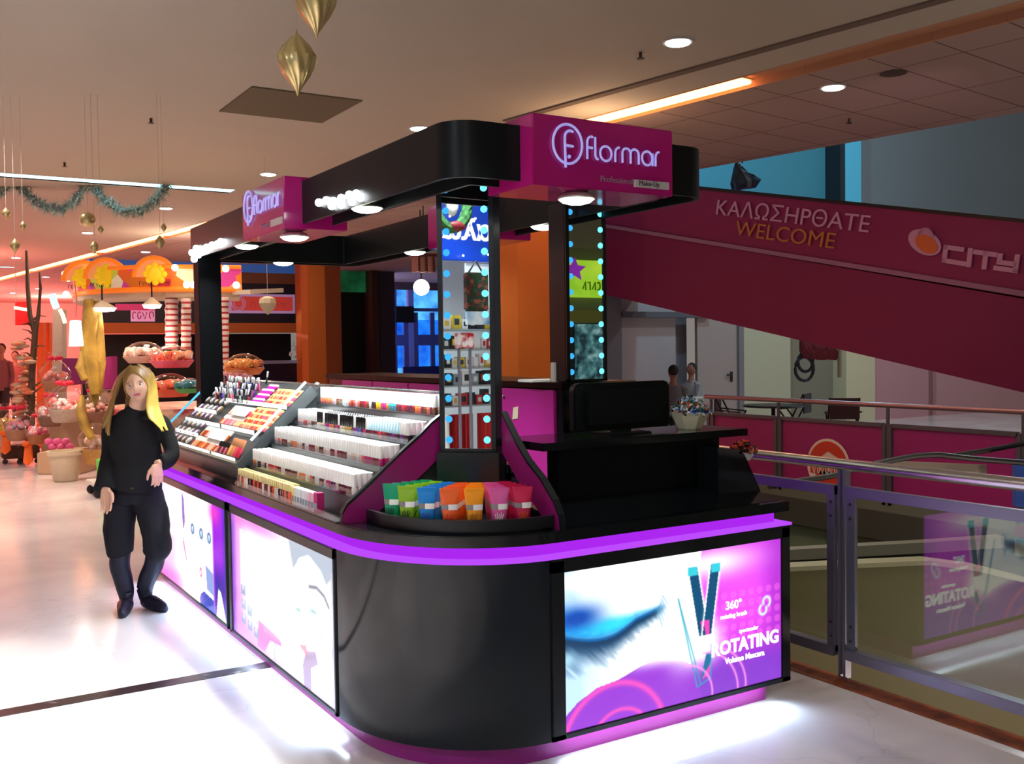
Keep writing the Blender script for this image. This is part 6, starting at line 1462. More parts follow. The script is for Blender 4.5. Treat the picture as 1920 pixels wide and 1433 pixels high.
for x_ in (30, 52):
    p_ = at(x_, 567, 24.03); MB().tube([p_, (p_.x, p_.y, CEIL)], 0.008, n=5).build('cord', mat('string_clear', 'b0a89c'), [o for o in COL.objects if o.name.startswith('hanging_banner')][0])
lb_ = MB().slab([at(26, 574, 23.9), at(52, 578, 23.9), at(52, 584, 23.9), at(26, 580, 23.9)], (0.02, 0.04, 0)).build('lit_strip', emis('banner_strip', 'ffc8b0', 2.2)); tag(lb_, 'pale lit strip across the red hanging banner', 'light')
for k, (px, lb) in enumerate(((74, 'first tall orange banner behind the bare tree'), (86, 'second tall orange banner behind the bare tree'))):
    cloth_box('tall_banner', [(px - 6, 605), (px + 6, 605), (px + 6, 841), (px - 6, 841)], 17.5 + k * 0.3, 'e8581c', lb, 'banner', 0.15)
cloth_box('white_partition', [(98, 580), (116, 580), (116, 800), (98, 800)], 16.0, 'b8a494', 'pale narrow partition board between orange banners and gold drape', 'partition', 0.2)
t = thing('blue_glow_tube', at(108, 560, 14.8), 'bluish lit curved tube above the gift baskets', 'light')
MB().tube([at(98, 552, 14.8), at(101, 565, 14.8), at(106, 578, 14.8)], 0.05, n=8).build('tube', emis('tube_blue', 'b8dcff', 1.8), t, smooth=True)
MB().tube([at(112, 580, 14.8), at(118, 592, 14.8), at(122, 606, 14.8)], 0.03, n=8).build('tube', emis('tube_cream', 'ffe8c8', 1.6), t, smooth=True)
# bare twig trees wrapped in lights
M_bark = mat('bark', '5a4434', 0.8, noise_amt=0.3, noise_scale=8)
tr = thing('bare_tree', (at(62, 800, 15).x, at(62, 800, 15).y, 0), 'bare branching twig tree standing among the gift baskets', 'tree')
q = MB()
q.tube([at(56, 850, 15), at(58, 780, 15), at(60, 700, 15), at(66, 620, 15)], [0.07, 0.06, 0.05, 0.045], n=8)
q.tube([at(66, 625, 15), at(56, 590, 15), at(52, 540, 15), at(50, 470, 15)], [0.045, 0.035, 0.03, 0.02], n=8)
q.tube([at(66, 625, 15), at(72, 590, 15), at(76, 540, 15), at(74, 510, 15)], [0.04, 0.03, 0.022, 0.012], n=8)
rng = random.Random(11)
for k in range(12):
    y = 600 + 14 * k; x = 62 + rng.uniform(-3, 3); s_ = rng.choice((-1, 1)); q.tube([at(x, y, 15), at(x + s_ * 10, y - 8, 15 + rng.uniform(-.2, .2)), at(x + s_ * rng.uniform(18, 26), y - rng.uniform(4, 18), 15 + rng.uniform(-.4, .4))], [0.018, 0.012, 0.005], n=6)
q.build('trunk', M_bark, tr, smooth=True)
q = MB()
for k in range(46):
    x, y = 30 + rng.uniform(0, 28), 640 + rng.uniform(0, 150); c_ = at(x, y, 15.1 + rng.uniform(-.2, .2)); q.ball(c_, (0.10, 0.08, 0.035), 8, 5)
o = q.build('paper_leaves', ramp_mat('leaf_mix', [(0.3, '8c8c80'), (0.45, 'c8a890'), (0.6, 'd86a3c'), (0.75, 'a8b8a0')], 5, 0.7), tr, smooth=True); o['kind'] = 'stuff'
# gift baskets in clear wrap
def gift(px, py, D, r, cols, label, ribbon='d82848', name='gift_basket'):
    """basket on the floor or table with filling, clear cone wrap and ribbon; py = base line"""
    b = at(px, py, D); t = thing(name, b, label, 'gift basket', 'wrapped gift baskets by the candy stand')
    MB().lathe([(r * 0.55, 0), (r * 0.62, 0.02), (r * 0.8, r * 0.7), (r * 0.75, r * 0.7), (r * 0.5, 0.03)], b, 16).build('basket', mat('wicker_' + cols[0], cols[0], 0.7, noise_amt=0.3, noise_scale=30), t, smooth=True)
    q = MB(); rng = random.Random(int(px * 7 + py))
    for k in range(26):
        a, rr = rng.uniform(0, 6.28), r * 0.62 * math.sqrt(rng.random()); q.ball((b.x + rr * math.cos(a), b.y + rr * math.sin(a), b.z + r * 0.65 + r * 0.5 * rng.random()), r * rng.uniform(0.14, 0.24), 6, 5)
    o = q.build('sweets', ramp_mat('fill_' + '_'.join(cols), [(0.3, cols[1]), (0.45, cols[2]), (0.6, cols[3]), (0.75, 'e8dcd4')], 9, 0.35), t, smooth=True); o['kind'] = 'stuff'
    MB().lathe([(r * 0.8, r * 0.6), (r * 0.95, r * 1.2), (r * 0.62, r * 1.7), (r * 0.14, r * 2.0), (r * 0.4, r * 2.4)], b, 14).build('clear_wrap', M_dome, t, smooth=True)
    q = MB(); q.ball((b.x, b.y - r * 0.1, b.z + r * 2.0), r * 0.16, 8, 6)
    for s_ in (-1, 1): q.ball((b.x + s_ * r * 0.24, b.y - r * 0.14, b.z + r * 2.06), (r * 0.24, r * 0.1, r * 0.14), 8, 6)
    q.build('bow', mat('ribbon_' + ribbon, ribbon, 0.4), t, smooth=True)
tb = thing('gift_table', (at(100, 860, 14).x, at(100, 860, 14).y, 0), 'beige boxy display table loaded with gift baskets', 'table')
a_, b__ = onz(38, 868, 0), onz(176, 872, 0)
D0 = Vector((0.5, 0.85, 0))
def tbox(px0, px1, py, z0, z1, dpt, m, parent, name):
    p, q_ = onz(px0, py, 0), onz(px1, py, 0); pts = [p, q_, q_ + D0 * dpt, p + D0 * dpt]
    return MB().prism([(v.x, v.y) for v in pts], z0, z1).build(name, m, parent, bevel=0.01)
tbox(70, 150, 890, 0, 0.30, 0.8, mat('box_beige', 'c8a888', 0.7), tb, 'lower_shelf')
tbox(78, 160, 872, 0.0, 0.72, 0.8, mat('box_tan', 'a8846a', 0.7), tb, 'body')
tbox(140, 162, 870, 0.72, 0.95, 0.6, mat('box_beige', 'c8a888'), tb, 'upper_box')
hh = tbox(86, 134, 868, 0.50, 0.80, 0.05, mat('heart_cloth', 'c81848', 0.5), tb, 'red_cloth_front')
for k in range(6):
    c_ = at(91 + 8 * k, 828 + 10 * (k % 2), 14.2); q = MB(); q.ball(c_, (0.06, 0.03, 0.05), 8, 6); tag(q.build('pink_packet', mat('packet_pink', 'e86aa8', 0.4), smooth=True), ['pink heart packet at the end of the red cloth', 'pink heart packet low on the red cloth', 'pink heart packet in the middle of the red cloth', 'pink packet beneath the white candles', 'pink packet by the corner of the red cloth', 'pink heart packet last on the red cloth'][k], 'packet', 'pink packets on the red cloth')
gift(104, 735, 14.6, 0.24, ('a87858', 'd84048', 'e8a0a0', 'c85a38'), 'large clear-wrapped basket highest on the gift table')
gift(95, 800, 14.4, 0.22, ('7a5a4a', '3c4c88', 'e8e0e0', 'c83c3c'), 'clear-wrapped basket with a blue filling')
gift(122, 792, 13.6, 0.26, ('b8a898', 'e8e8ec', 'f4f0f0', 'd84c3c'), 'clear-wrapped basket of white parcels beside the gold drape')
gift(35, 826, 14.9, 0.24, ('a87c60', 'e8d0c0', 'd86a7c', 'b8a8c0'), 'clear-wrapped basket at the foot of the bare tree')
gift(72, 832, 14.6, 0.20, ('a86c48', 'c8407c', 'e8607c', 'f0c8d0'), 'pink filled basket on the near corner of the gift table')
gift(190, 870, 13.2, 0.30, ('c89850', 'e8b8a0', 'f0e0d0', 'd8946c'), 'big shiny wrapped hamper beside the woman')
gift(192, 758, 14.3, 0.24, ('b8a08c', 'e0d0c4', 'c89c8c', 'e8e0d8'), 'pale wrapped hamper right behind the woman')
gift(178, 792, 12.9, 0.20, ('8a5a4a', 'e0c0b0', 'd07868', 'f0e0d4'), 'small pale wrapped hamper against the gold drape')
gift(10, 815, 15.4, 0.20, ('c8b030', 'd8c030', 'e8d868', 'b89c28'), 'yellow filled basket at the picture edge')
# orange ribbons / cloth flags
for px, py, D, lb in ((10, 835, 15.2, 'orange ribbon cloth hanging at the picture edge'), (52, 855, 14.8, 'orange ribbon cloth hanging by the tree foot'), (84, 880, 14.0, 'orange ribbon cloth hanging at the corner of the beige shelf')):
    q = MB(); c_ = at(px, py - 22, D)
    q.slab([at(px - 5, py - 24, D), at(px + 5, py - 24, D), at(px + 9, py + 10, D - 0.1), at(px - 1, py + 18, D - 0.1), at(px - 9, py + 12, D - 0.1)], (0.02, 0.04, 0)); q.ball(c_, (0.08, 0.05, 0.05), 8, 6)
    tag(q.build('orange_ribbon', mat('ribbon_orange', 'f06a1c', 0.6)), lb, 'ribbon', 'orange ribbons around the gift table')
# tub and small cart
b = onz(123, 902, 0); t = MB().lathe([(0.13, 0), (0.15, 0.02), (0.20, 0.34), (0.225, 0.36), (0.225, 0.40), (0.19, 0.40), (0.14, 0.05)], b, 20).build('plastic_tub', mat('tub_white', 'd8ccb0', 0.5), smooth=True)
tag(t, 'round white plastic tub standing on the floor by the gift table', 'tub')
cw = onz(186, 936, 0); t = thing('trolley', cw, 'low white trolley with small black castors peeking out beside the woman', 'trolley')
MB().box(cw.x - 0.05, cw.x + 0.55, cw.y, cw.y + 0.6, 0.13, 0.17).build('platform', mat('trolley_white', 'c8c8c4', 0.4), t, bevel=0.01)
for dx, dy in ((0, 0.05), (0.48, 0.05), (0, 0.52), (0.48, 0.52)):
    MB().lathe([(0.02, -0.015), (0.05, -0.014), (0.055, 0), (0.05, 0.014), (0.02, 0.015)], (cw.x + dx, cw.y + dy, 0.056), 14, Matrix.Rotation(PI / 2, 4, 'X')).build('castor', mat('castor_dark', '26262e', 0.5), t, smooth=True)
MB().box(cw.x + 0.05, cw.x + 0.5, cw.y + 0.05, cw.y + 0.45, 0.17, 0.42).build('green_crate', mat('crate_green', '4cc848', 0.5), t, bevel=0.01)
# pallet-like dark feet of stands on the floor
for px, lb in ((35, 'dark small wheeled stand base under the tree'), (62, 'dark small wheeled stand base beside the beige shelf')):
    c_ = onz(px, 870, 0); t = thing('wheeled_base', c_, lb, 'stand base'); MB().box(c_.x - 0.22, c_.x + 0.1, c_.y, c_.y + 0.3, 0.08, 0.28).build('body', mat('base_brown', '5a3428', 0.6), t, bevel=0.02)
    for s_ in (-0.18, 0.06): MB().lathe([(0.03, -0.015), (0.04, 0), (0.03, 0.015)], (c_.x + s_, c_.y + 0.03, 0.042), 12, Matrix.Rotation(PI / 2, 4, 'X')).build('castor', mat('castor_dark', '26262e'), t)
# people far down the corridor
quick_person('person', 28, 668, 26, 'distant person in dusty pink coat walking in the red corridor', 'a85a60', sit=False, skin='b87c6c', legs='2a2a4a', head_r=0.11)
quick_person('person', 2, 655, 22, 'distant person in mauve coat cut by the picture edge', '8c5058', sit=False, skin='a86c5c', legs='3a2a34', head_r=0.11)
# tinsel garland and baubles hung from the ceiling
M_tinsel = ramp_mat('tinsel', [(0.25, '5c6c64'), (0.5, 'a4b8b0'), (0.7, 'e0ece8')], 25, 0.6)
gp_ = [(-60, 352), (-30, 372), (0, 362), (22, 338), (40, 352), (62, 376), (88, 391), (115, 394), (138, 382), (158, 352), (166, 338), (178, 356), (200, 380), (228, 396), (258, 398), (285, 384), (304, 362), (314, 345)]
gar = MB(); rng = random.Random(9); pth = [at(x, y, 14.6) for x, y in gp_]
fine = []
for a, b in zip(pth[:-1], pth[1:]): fine += [a.lerp(b, i / 4) for i in range(4)]
gar.tube(fine, 0.035, n=6)
for p in fine:
    for k in range(60):
        d = Vector((rng.gauss(0, 1), rng.gauss(0, 1), rng.gauss(0, 1))).normalized() * rng.uniform(0.07, 0.15)
        o_ = p + Vector((rng.uniform(-.05, .05), rng.uniform(-.05, .05), rng.uniform(-.03, .03))); sd = d.cross(Vector((0.3, 0.2, 1))).normalized() * 0.012
        gar.add([o_ - sd, o_ + sd, o_ + d], [(0, 1, 2)])
for x, y in ((22, 336), (166, 336), (314, 343)):
    p = at(x, y, 14.6); gar.tube([p, (p.x, p.y, CEIL)], 0.008, n=5)
tag(gar.build('tinsel_garland', M_tinsel), 'silvery green tinsel garland swagged below the ceiling light slot', 'garland')
M_goldb = mat('bauble_gold', 'cdbb84', 0.28, 0.75)
def bauble(px, py_top, py_bot, D, label, twist=True, kind='drop', seg=80):
    a, b = at(px, py_top, D), at(px, py_bot, D); L = (a - b).length; c_ = (a + b) / 2
    t = thing('bauble', b, label, 'bauble', 'gold baubles hung from the ceiling'); R_ = L * (0.30 if kind == 'drop' else 0.5); vs = []
    prof = [(0.02, 0.5), (0.06, 0.46), (0.08, 0.43), (0.30, 0.38), (0.72, 0.24), (1.0, 0.08), (0.95, -0.04), (0.65, -0.2), (0.30, -0.34), (0.12, -0.42), (0.05, -0.48), (0.02, -0.5)] if kind == 'drop' else [(math.sin(PI * (i + 0.2) / 12.4), 0.5 * math.cos(PI * (i + 0.2) / 12.4)) for i in range(13)]
    for j, (r, z) in enumerate(prof):
        for k in range(seg):
            th = 2 * PI * k / seg; rr = R_ * r * (1.04 - (0.16 * abs(math.sin(5 * th + z * 5)) if kind == 'drop' else 0)); vs.append((c_.x + rr * math.cos(th), c_.y + rr * math.sin(th), c_.z + z * L))
    m_ = len(prof); fs = [(i * seg + k, i * seg + (k + 1) % seg, (i + 1) * seg + (k + 1) % seg, (i + 1) * seg + k) for i in range(m_ - 1) for k in range(seg)]
    MB().add(vs, fs).build('ornament', M_goldb, t, smooth=True)
    MB().tube([a, (a.x, a.y, CEIL)], 0.0012 if D < 6 else 0.0016, n=4).build('string', mat('string_clear', 'b0a89c', 0.5), t)
bauble(557, 56, 180, 4.6, 'large ribbed gold drop bauble hanging below the ceiling near the brown panel')
bauble(592, -62, 72, 4.2, 'large ribbed gold drop bauble cut by the top of the picture')
for px, a, b, lb in ((11, 388, 414, 'small gold drop bauble at the picture edge under the garland'), (43, 414, 434, 'small gold drop bauble beside the first garland swag'), (28, 446, 476, 'gold drop bauble above the bare tree'),
                     (189, 422, 440, 'small gold drop bauble next to the gold ball'), (177, 450, 478, 'gold drop bauble below the gold ball'), (307, 418, 436, 'gold drop bauble above the one at the orange light'), (300, 440, 470, 'gold drop bauble in front of the orange light channel')):
    bauble(px, a, b, 9.5, lb, seg=16)
bauble(164, 398, 426, 9.5, 'round gold ball between the two garland swags', kind='ball')
hb = at(502, 572, 12.6)
t = thing('paper_bell', hb, 'cream paper bell hanging in front of the red framed board', 'ornament')
MB().lathe([(0.01, -0.12), (0.08, -0.05), (0.115, 0.02), (0.10, 0.08), (0.03, 0.11)], hb, 8).build('bell', mat('bell_cream', 'b8b094', 0.6), t)
MB().tube([hb + Vector((0, 0, 0.1)), (hb.x, hb.y, CEIL)], 0.003, n=4).build('string', mat('string_clear', 'b0a89c'), t)
# ================================================================ THE STANDING WOMAN
def fuse(mb, name, m, parent, voxel=0.006, smooth=3, fn=None):
    """merge overlapping lofts into one continuous skin"""
    o = mb.build('tmp', None, None, origin=world_loc(parent))
    md = o.modifiers.new('r', 'REMESH'); md.mode = 'VOXEL'; md.voxel_size = voxel
    dg = bpy.context.evaluated_depsgraph_get(); me = bpy.data.meshes.new_from_object(o.evaluated_get(dg)); bpy.data.objects.remove(o)
    bm = bmesh.new(); bm.from_mesh(me)
    for _ in range(smooth): bmesh.ops.smooth_vert(bm, verts=bm.verts, factor=0.5, use_axis_x=True, use_axis_y=True, use_axis_z=True)
    if fn:
        for v in bm.verts: v.co = fn(v.co)
    bm.to_mesh(me); bm.free(); me.shade_smooth(); me.name = name; me.materials.clear(); me.materials.append(m)
    n = bpy.data.objects.new(name, me); COL.objects.link(n); n.parent = parent; return n
def spl(P, R, k=4):
    """Catmull-Rom resampling of a path with radii"""
    P = [Vector(p) for p in P]; R = [(r if hasattr(r, '__len__') else (r, r)) for r in R]; oP, oR = [], []
    for i in range(len(P) - 1):
        p0, p1, p2, p3 = P[max(i - 1, 0)], P[i], P[i + 1], P[min(i + 2, len(P) - 1)]
        for j in range(k):
            t = j / k; q = 0.5 * ((2 * p1) + (p2 - p0) * t + (2 * p0 - 5 * p1 + 4 * p2 - p3) * t * t + (3 * p1 - p0 - 3 * p2 + p3) * t ** 3)
            oP.append(q); oR.append(tuple(R[i][a] * (1 - t) + R[i + 1][a] * t for a in (0, 1)))
    return oP + [P[-1]], oR + [R[-1]]
def loft(mb, P, R, n=18, ref=(0, 0, 1), k=4):
    p, r = spl(P, R, k); return mb.tube(p, r, n=n, ref=ref)
WD = 6.45
CR = ROT @ Vector((1, 0, 0)); CR.z = 0; CR.normalize()       # picture-right on the floor plane
CFW = Vector((0, 0, 1)).cross(CR); CFW = CFW if CFW.y > 0 else -CFW          # away from the viewer
def J(px, py, dv=0.0): return at(px, py, WD) + CFW * dv
UPV = Vector((0, 0, 1))
wo = thing('woman', (J(262, 1142).x, J(262, 1142).y, 0), 'woman with long blond hair, black top, trousers and boots leaning an elbow on the kiosk', 'person')
M_skin = mat('skin', 'dcae92', 0.5, noise_amt=0.03, noise_scale=9); M_skin.node_tree.nodes['Principled BSDF'].inputs['Subsurface Weight'].default_value = 0.08
M_knit = mat('black_knit', '07080c', 0.9, bump=0.15, noise_scale=140); M_trs = mat('black_jersey', '080914', 0.85, bump=0.08, noise_scale=60); M_boot = mat('black_leather', '10142a', 0.5, bump=0.15, noise_scale=35)

def head_shape(mb, c, up, fw, h=0.228, w=0.150, d=0.188, nu=40, nv=30):
    rt = up.cross(fw).normalized(); vs = []
    # rt points to the viewer's ... side; symmetric anyway
    for j in range(1, nv):
        ph = PI * j / nv
        for k in range(nu):
            th = 2 * PI * k / nu; x, y, z = math.sin(ph) * math.sin(th), math.sin(ph) * math.cos(th), math.cos(ph)   # y forward
            X, Y, Z = x * w / 2, y * d / 2, z * h / 2
            if z < 0: X *= 1 - 0.30 * (-z) ** 1.6; Y *= 1 - 0.10 * (-z) ** 1.5 * (1 if y > 0 else 3.0)
            if y > 0:
                Y += 0.004
                g = lambda a, s: math.exp(-(a / s) ** 2)
                Y += 0.022 * g(X, 0.010) * g(Z + 0.022, 0.020) + 0.010 * g(X, 0.007) * g(Z - 0.005, 0.022)   # nose
                Y += 0.007 * g(X, 0.022) * g(Z + 0.060, 0.010)                                          # lips
                Y -= 0.004 * g(X, 0.03) * g(Z + 0.075, 0.006)
                Y += 0.008 * g(X, 0.018) * g(Z + 0.095, 0.016)                                          # chin
                for s_ in (-1, 1):
                    Y -= 0.011 * g(X - s_ * 0.032, 0.016) * g(Z - 0.002, 0.012)                         # sockets
                    Y += 0.005 * g(X - s_ * 0.040, 0.02) * g(Z + 0.032, 0.018)                          # cheeks
                    Y += 0.004 * g(X - s_ * 0.030, 0.022) * g(Z - 0.020, 0.008)                         # brow ridge
            vs.append(c + rt * X + fw * Y + up * Z)
    q = len(vs); vs += [c + up * h / 2, c - up * h / 2 + fw * 0.004]
    fs = [(j * nu + k, j * nu + (k + 1) % nu, (j + 1) * nu + (k + 1) % nu, (j + 1) * nu + k) for j in range(nv - 2) for k in range(nu)]
    fs += [(q, (k + 1) % nu, k) for k in range(nu)] + [(q + 1, (nv - 2) * nu + k, (nv - 2) * nu + (k + 1) % nu) for k in range(nu)]
    mb.add(vs, fs); return rt
hc = J(258, 724, 0.0)
h_up = (UPV + CR * -0.20 + CFW * 0.05).normalized(); h_fw = (CFW * -1 + CR * 0.20 + UPV * -0.02); h_fw = (h_fw - h_up * h_fw.dot(h_up)).normalized()
SK = MB(); h_rt = head_shape(SK, hc, h_up, h_fw)
for s_ in (-1, 1): SK.ball(hc + h_rt * 0.074 * s_ - h_fw * 0.01 - h_up * 0.015, (0.010, 0.016, 0.028), 10, 8)
loft(SK, [hc - h_up * 0.05 - h_fw * 0.02, J(256, 757, 0.02), J(252, 778, 0.03), J(250, 795, 0.04)], [0.05, 0.050, 0.056, 0.09], ref=CFW)
loft(SK, [J(250, 790, 0.04), J(252, 830, 0.03), J(254, 870, 0.03), J(250, 915, 0.04)], [(0.12, 0.08), (0.12, 0.09), (0.11, 0.085), (0.14, 0.10)], ref=CFW)
# hanging arm (picture-left)
A0, A1, A2 = J(206, 795, 0.04), J(203, 856, 0.03), J(210, 913, -0.10)
loft(SK, [J(225, 795, 0.04), A0, A1, A1.lerp(A2, 0.5), A2], [0.045, 0.042, 0.036, 0.032, 0.024], ref=CFW, n=14)
# leaning arm: shoulder - elbow on the display edge - hand hanging in front of the counter edge
B0, B1, B2 = J(300, 793, 0.04), J(328, 850, -0.02), J(307, 866, -0.13)
loft(SK, [J(280, 793, 0.04), B0, J(316, 820, 0.02), B1, J(316, 864, -0.06), B2], [0.045, 0.042, 0.038, 0.034, 0.030, 0.026], ref=CFW, n=14)
def hand(mb, W, D, S, curl=0.25, spread=1.0, L=0.178):
    D = D.normalized(); S = (S - D * S.dot(D)).normalized(); N = D.cross(S).normalized(); k = L / 0.18
    offs = [0.030, 0.010, -0.011, -0.031]; lens = [0.072, 0.080, 0.075, 0.058]; rr = [0.0088, 0.0092, 0.0088, 0.0078]
    for o_, l_, r_ in zip(offs, lens, rr):
        kn = W + D * (0.092 - abs(o_) * 0.25) * k + S * o_ * k
        mb.tube([W + S * o_ * 0.55 * k + D * 0.002, W + D * 0.045 * k + S * o_ * 0.8 * k, kn], [0.0155 * k, 0.0150 * k, 0.0115 * k], n=10)
        p = kn; a = curl * 0.5; pts = [kn - D * 0.008]; rad = [r_ * 1.05 * k]
        sp_ = S * (o_ * 2.2 * spread)
        for f_ in (0.42, 0.32, 0.26):
            dd = (D + sp_) .normalized() * math.cos(a) + N * math.sin(a); p = p + dd * l_ * f_ * k; a += curl; pts.append(p); rad.append(r_ * (1.0 if f_ > 0.4 else 0.93 if f_ > 0.3 else 0.82) * k)
        mb.tube(pts, rad, n=10); mb.ball(pts[-1], rad[-1], 10, 8)
    t0 = W + D * 0.020 * k + S * 0.020 * k; t1 = t0 + (D * 0.7 + S * 0.75 + N * 0.25).normalized() * 0.042 * k; t2 = t1 + (D * 0.95 + S * 0.30 + N * 0.3).normalized() * 0.032 * k; t3 = t2 + (D * 0.98 + S * 0.10 + N * 0.35).normalized() * 0.025 * k
    mb.tube([t0, t1, t2, t3], [0.017 * k, 0.0125 * k, 0.0105 * k, 0.0085 * k], n=10); mb.ball(t3, 0.0085 * k, 10, 8)
hand(SK, A2 + UPV * 0.0, (J(221, 970, -0.16) - A2), CR * 1.0 + CFW * -0.25, 0.22)
hand(SK, B2 + Vector((0, 0, 0.0)), (J(311, 906, -0.14) - B2) + CR * 0.00, CR * -0.7 - CFW * 0.5, 0.45, L=0.165)
# legs inside the trousers keep the body in one piece
for P_, in (([J(228, 925, 0.04), J(222, 1015, 0.01), J(222, 1060, 0.02), J(233, 1105, 0.02)],), ([J(276, 925, 0.04), J(295, 1015, 0.0), J(285, 1060, 0.04), J(267, 1100, 0.055)],)):
    loft(SK, P_, [0.075, 0.045, 0.035, 0.028], ref=CFW, n=12)
fuse(SK, 'body', M_skin, wo, 0.0045, 2)
# face details
E_ = MB(); I_ = MB(); P_ = MB(); L_ = MB(); Br = MB()
for s_ in (-1, 1):
    ec_ = hc + h_rt * 0.032 * s_ + h_up * 0.001 + h_fw * 0.0755
    E_.ball(ec_, 0.0115, 14, 10); I_.ball(ec_ + h_fw * 0.0075, 0.0060, 10, 8); P_.ball(ec_ + h_fw * 0.0105, 0.0036, 8, 6)
    for (a, b, z) in ((-0.015, 0.015, 0.0085),):
        Br.tube([ec_ + h_rt * x + h_up * (z + 0.002 - 60 * x * x * 0.12) + h_fw * 0.0078 for x in (-0.015, -0.008, 0, 0.008, 0.015)], [0.0010, 0.0020, 0.0024, 0.0020, 0.0012], n=6)
        Br.tube([ec_ + h_rt * (x * s_) + h_up * (0.020 - 60 * (x) ** 2 * 0.15) + h_fw * 0.0125 for x in (-0.016, -0.006, 0.004, 0.014, 0.020)], [0.0016, 0.0026, 0.0026, 0.0020, 0.0010], n=6)
ey = E_.build('eye', mat('eye_white', 'e8e0dc', 0.2), wo, smooth=True); I_.build('iris', mat('iris_brown', '3a2a1e', 0.2), ey, smooth=True); P_.build('pupil', mat('pupil_black', '060606', 0.1), ey, smooth=True)
Br.build('brow', mat('brow_brown', '4a3424', 0.8), wo, smooth=True)
for z_, r_ in ((-0.0565, 0.0038), (-0.0635, 0.0050)):
    L_.tube([hc + h_rt * x + h_up * (z_ + (0.0016 if abs(x) < 0.006 else 0)) + h_fw * (0.0880 - 9.0 * x * x) for x in (-0.023, -0.015, -0.006, 0, 0.006, 0.015, 0.023)], [r_ * 0.3, r_ * 0.8, r_, r_ * 0.9, r_, r_ * 0.8, r_ * 0.3], n=8)
L_.build('lips', mat('lips_pink', 'c05a70', 0.35), wo, smooth=True)
# knitted top: torso and sleeves in one, loose hem and flared cuffs
T = MB()
loft(T, [J(256, 764, 0.02), J(252, 775, 0.03), J(250, 784, 0.035), J(250, 800, 0.04), J(251, 830, 0.025), J(254, 865, 0.03), J(250, 895, 0.03), J(246, 921, 0.03)],
     [(0.060, 0.058), (0.078, 0.070), (0.135, 0.085), (0.170, 0.105), (0.160, 0.125), (0.150, 0.110), (0.172, 0.125), (0.188, 0.135)], ref=CFW, n=28)
loft(T, [J(225, 795, 0.04), J(205, 800, 0.04), J(201, 828, 0.045), J(200, 856, 0.03), J(203, 888, -0.03), J(206, 915, -0.085)], [0.062, 0.060, 0.053, 0.048, 0.056, (0.072, 0.055)], ref=CFW, n=18)
loft(T, [J(280, 792, 0.04), J(300, 798, 0.04), J(313, 822, 0.02), J(324, 848, -0.02), J(320, 862, -0.07), J(312, 864, -0.10)], [0.062, 0.060, 0.052, 0.050, 0.052, (0.055, 0.048)], ref=CFW, n=18)
def wr(v):
    n_ = noise.noise(v * 9.0) * 0.007 + noise.noise(v * 22.0) * 0.0025
    return v + Vector((CR.x * n_, CR.y * n_, 0)) + CFW * (n_ * 0.8)
fuse(T, 'knitted_top', M_knit, wo, 0.0065, 3, wr)
ck_ = MB(); ck_.lathe([(0.0, 0), (0.012, 0.004), (0.0, 0.012)], J(262, 912, -0.13), 8); 
ck_.build('belt_buckle', mat('buckle_gold', 'b08c50', 0.3, 0.9), wo, smooth=True)
# baggy trousers
Q = MB()
loft(Q, [J(247, 908, 0.04), J(248, 925, 0.04), J(250, 945, 0.04)], [(0.165, 0.115), (0.185, 0.125), (0.17, 0.12)], ref=CFW, n=26)
loft(Q, [J(224, 930, 0.04), J(222, 965, 0.02), J(222, 1000, 0.01), J(222, 1025, 0.01), J(224, 1040, 0.02)], [(0.108, 0.11), (0.100, 0.10), (0.090, 0.090), (0.088, 0.088), (0.078, 0.078)], ref=CFW, n=20)
loft(Q, [J(272, 930, 0.04), J(283, 965, 0.02), J(294, 1000, -0.01), J(296, 1025, 0.0), J(286, 1041, 0.02)], [(0.104, 0.11), (0.094, 0.10), (0.086, 0.090), (0.092, 0.088), (0.078, 0.074)], ref=CFW, n=20)
def wr2(v):
    n_ = noise.noise(v * 7.0) * 0.012 + noise.noise(v * 18.0) * 0.003
    return v + Vector((CR.x * n_, CR.y * n_, 0)) + CFW * n_
fuse(Q, 'baggy_trousers', M_trs, wo, 0.0075, 3, wr2)
# boots
def boot(path, rads, toe, heel, name='boot'):
    B = MB(); loft(B, path, rads, ref=CFW, n=16)
    an = path[-1]; d = (toe - heel); d.z = 0; d.normalize(); zt = 0.035
    h_, t_ = Vector((heel.x, heel.y, 0.042)), Vector((toe.x, toe.y, 0.024))
    B.tube([h_ - d * 0.0, h_.lerp(t_, 0.3) + Vector((0, 0, 0.008)), h_.lerp(t_, 0.62), t_ - d * 0.02, t_ + d * 0.01], [(0.042, 0.044), (0.046, 0.052), (0.050, 0.040), (0.040, 0.027), (0.016, 0.014)], n=16, ref=UPV.cross(d))
    B.tube([an, h_ + Vector((0, 0, 0.01))], [rads[-1] if not hasattr(rads[-1], '__len__') else rads[-1][0], 0.040], n=14)
    def flr(v): return Vector((v.x, v.y, max(v.z, 0.0)))
    o = fuse(B, name, M_boot, wo, 0.006, 2, lambda v: Vector((v.x, v.y, max(v.z, 0.001))))
    return o
Z0 = lambda p: Vector((p.x, p.y, 0))
boot([J(224, 1035, 0.02), J(222, 1060, 0.02), J(228, 1085, 0.02), J(234, 1112, 0.02)], [0.064, 0.064, 0.060, 0.052], Z0(J(251, 1142, -0.20)), Z0(J(234, 1128, 0.03)))
boot([J(290, 1038, 0.02), J(284, 1062, 0.04), J(272, 1086, 0.05), J(265, 1108, 0.06)], [0.063, 0.062, 0.058, 0.052], Z0(J(318, 1130, -0.07)), Z0(J(266, 1126, 0.07)))
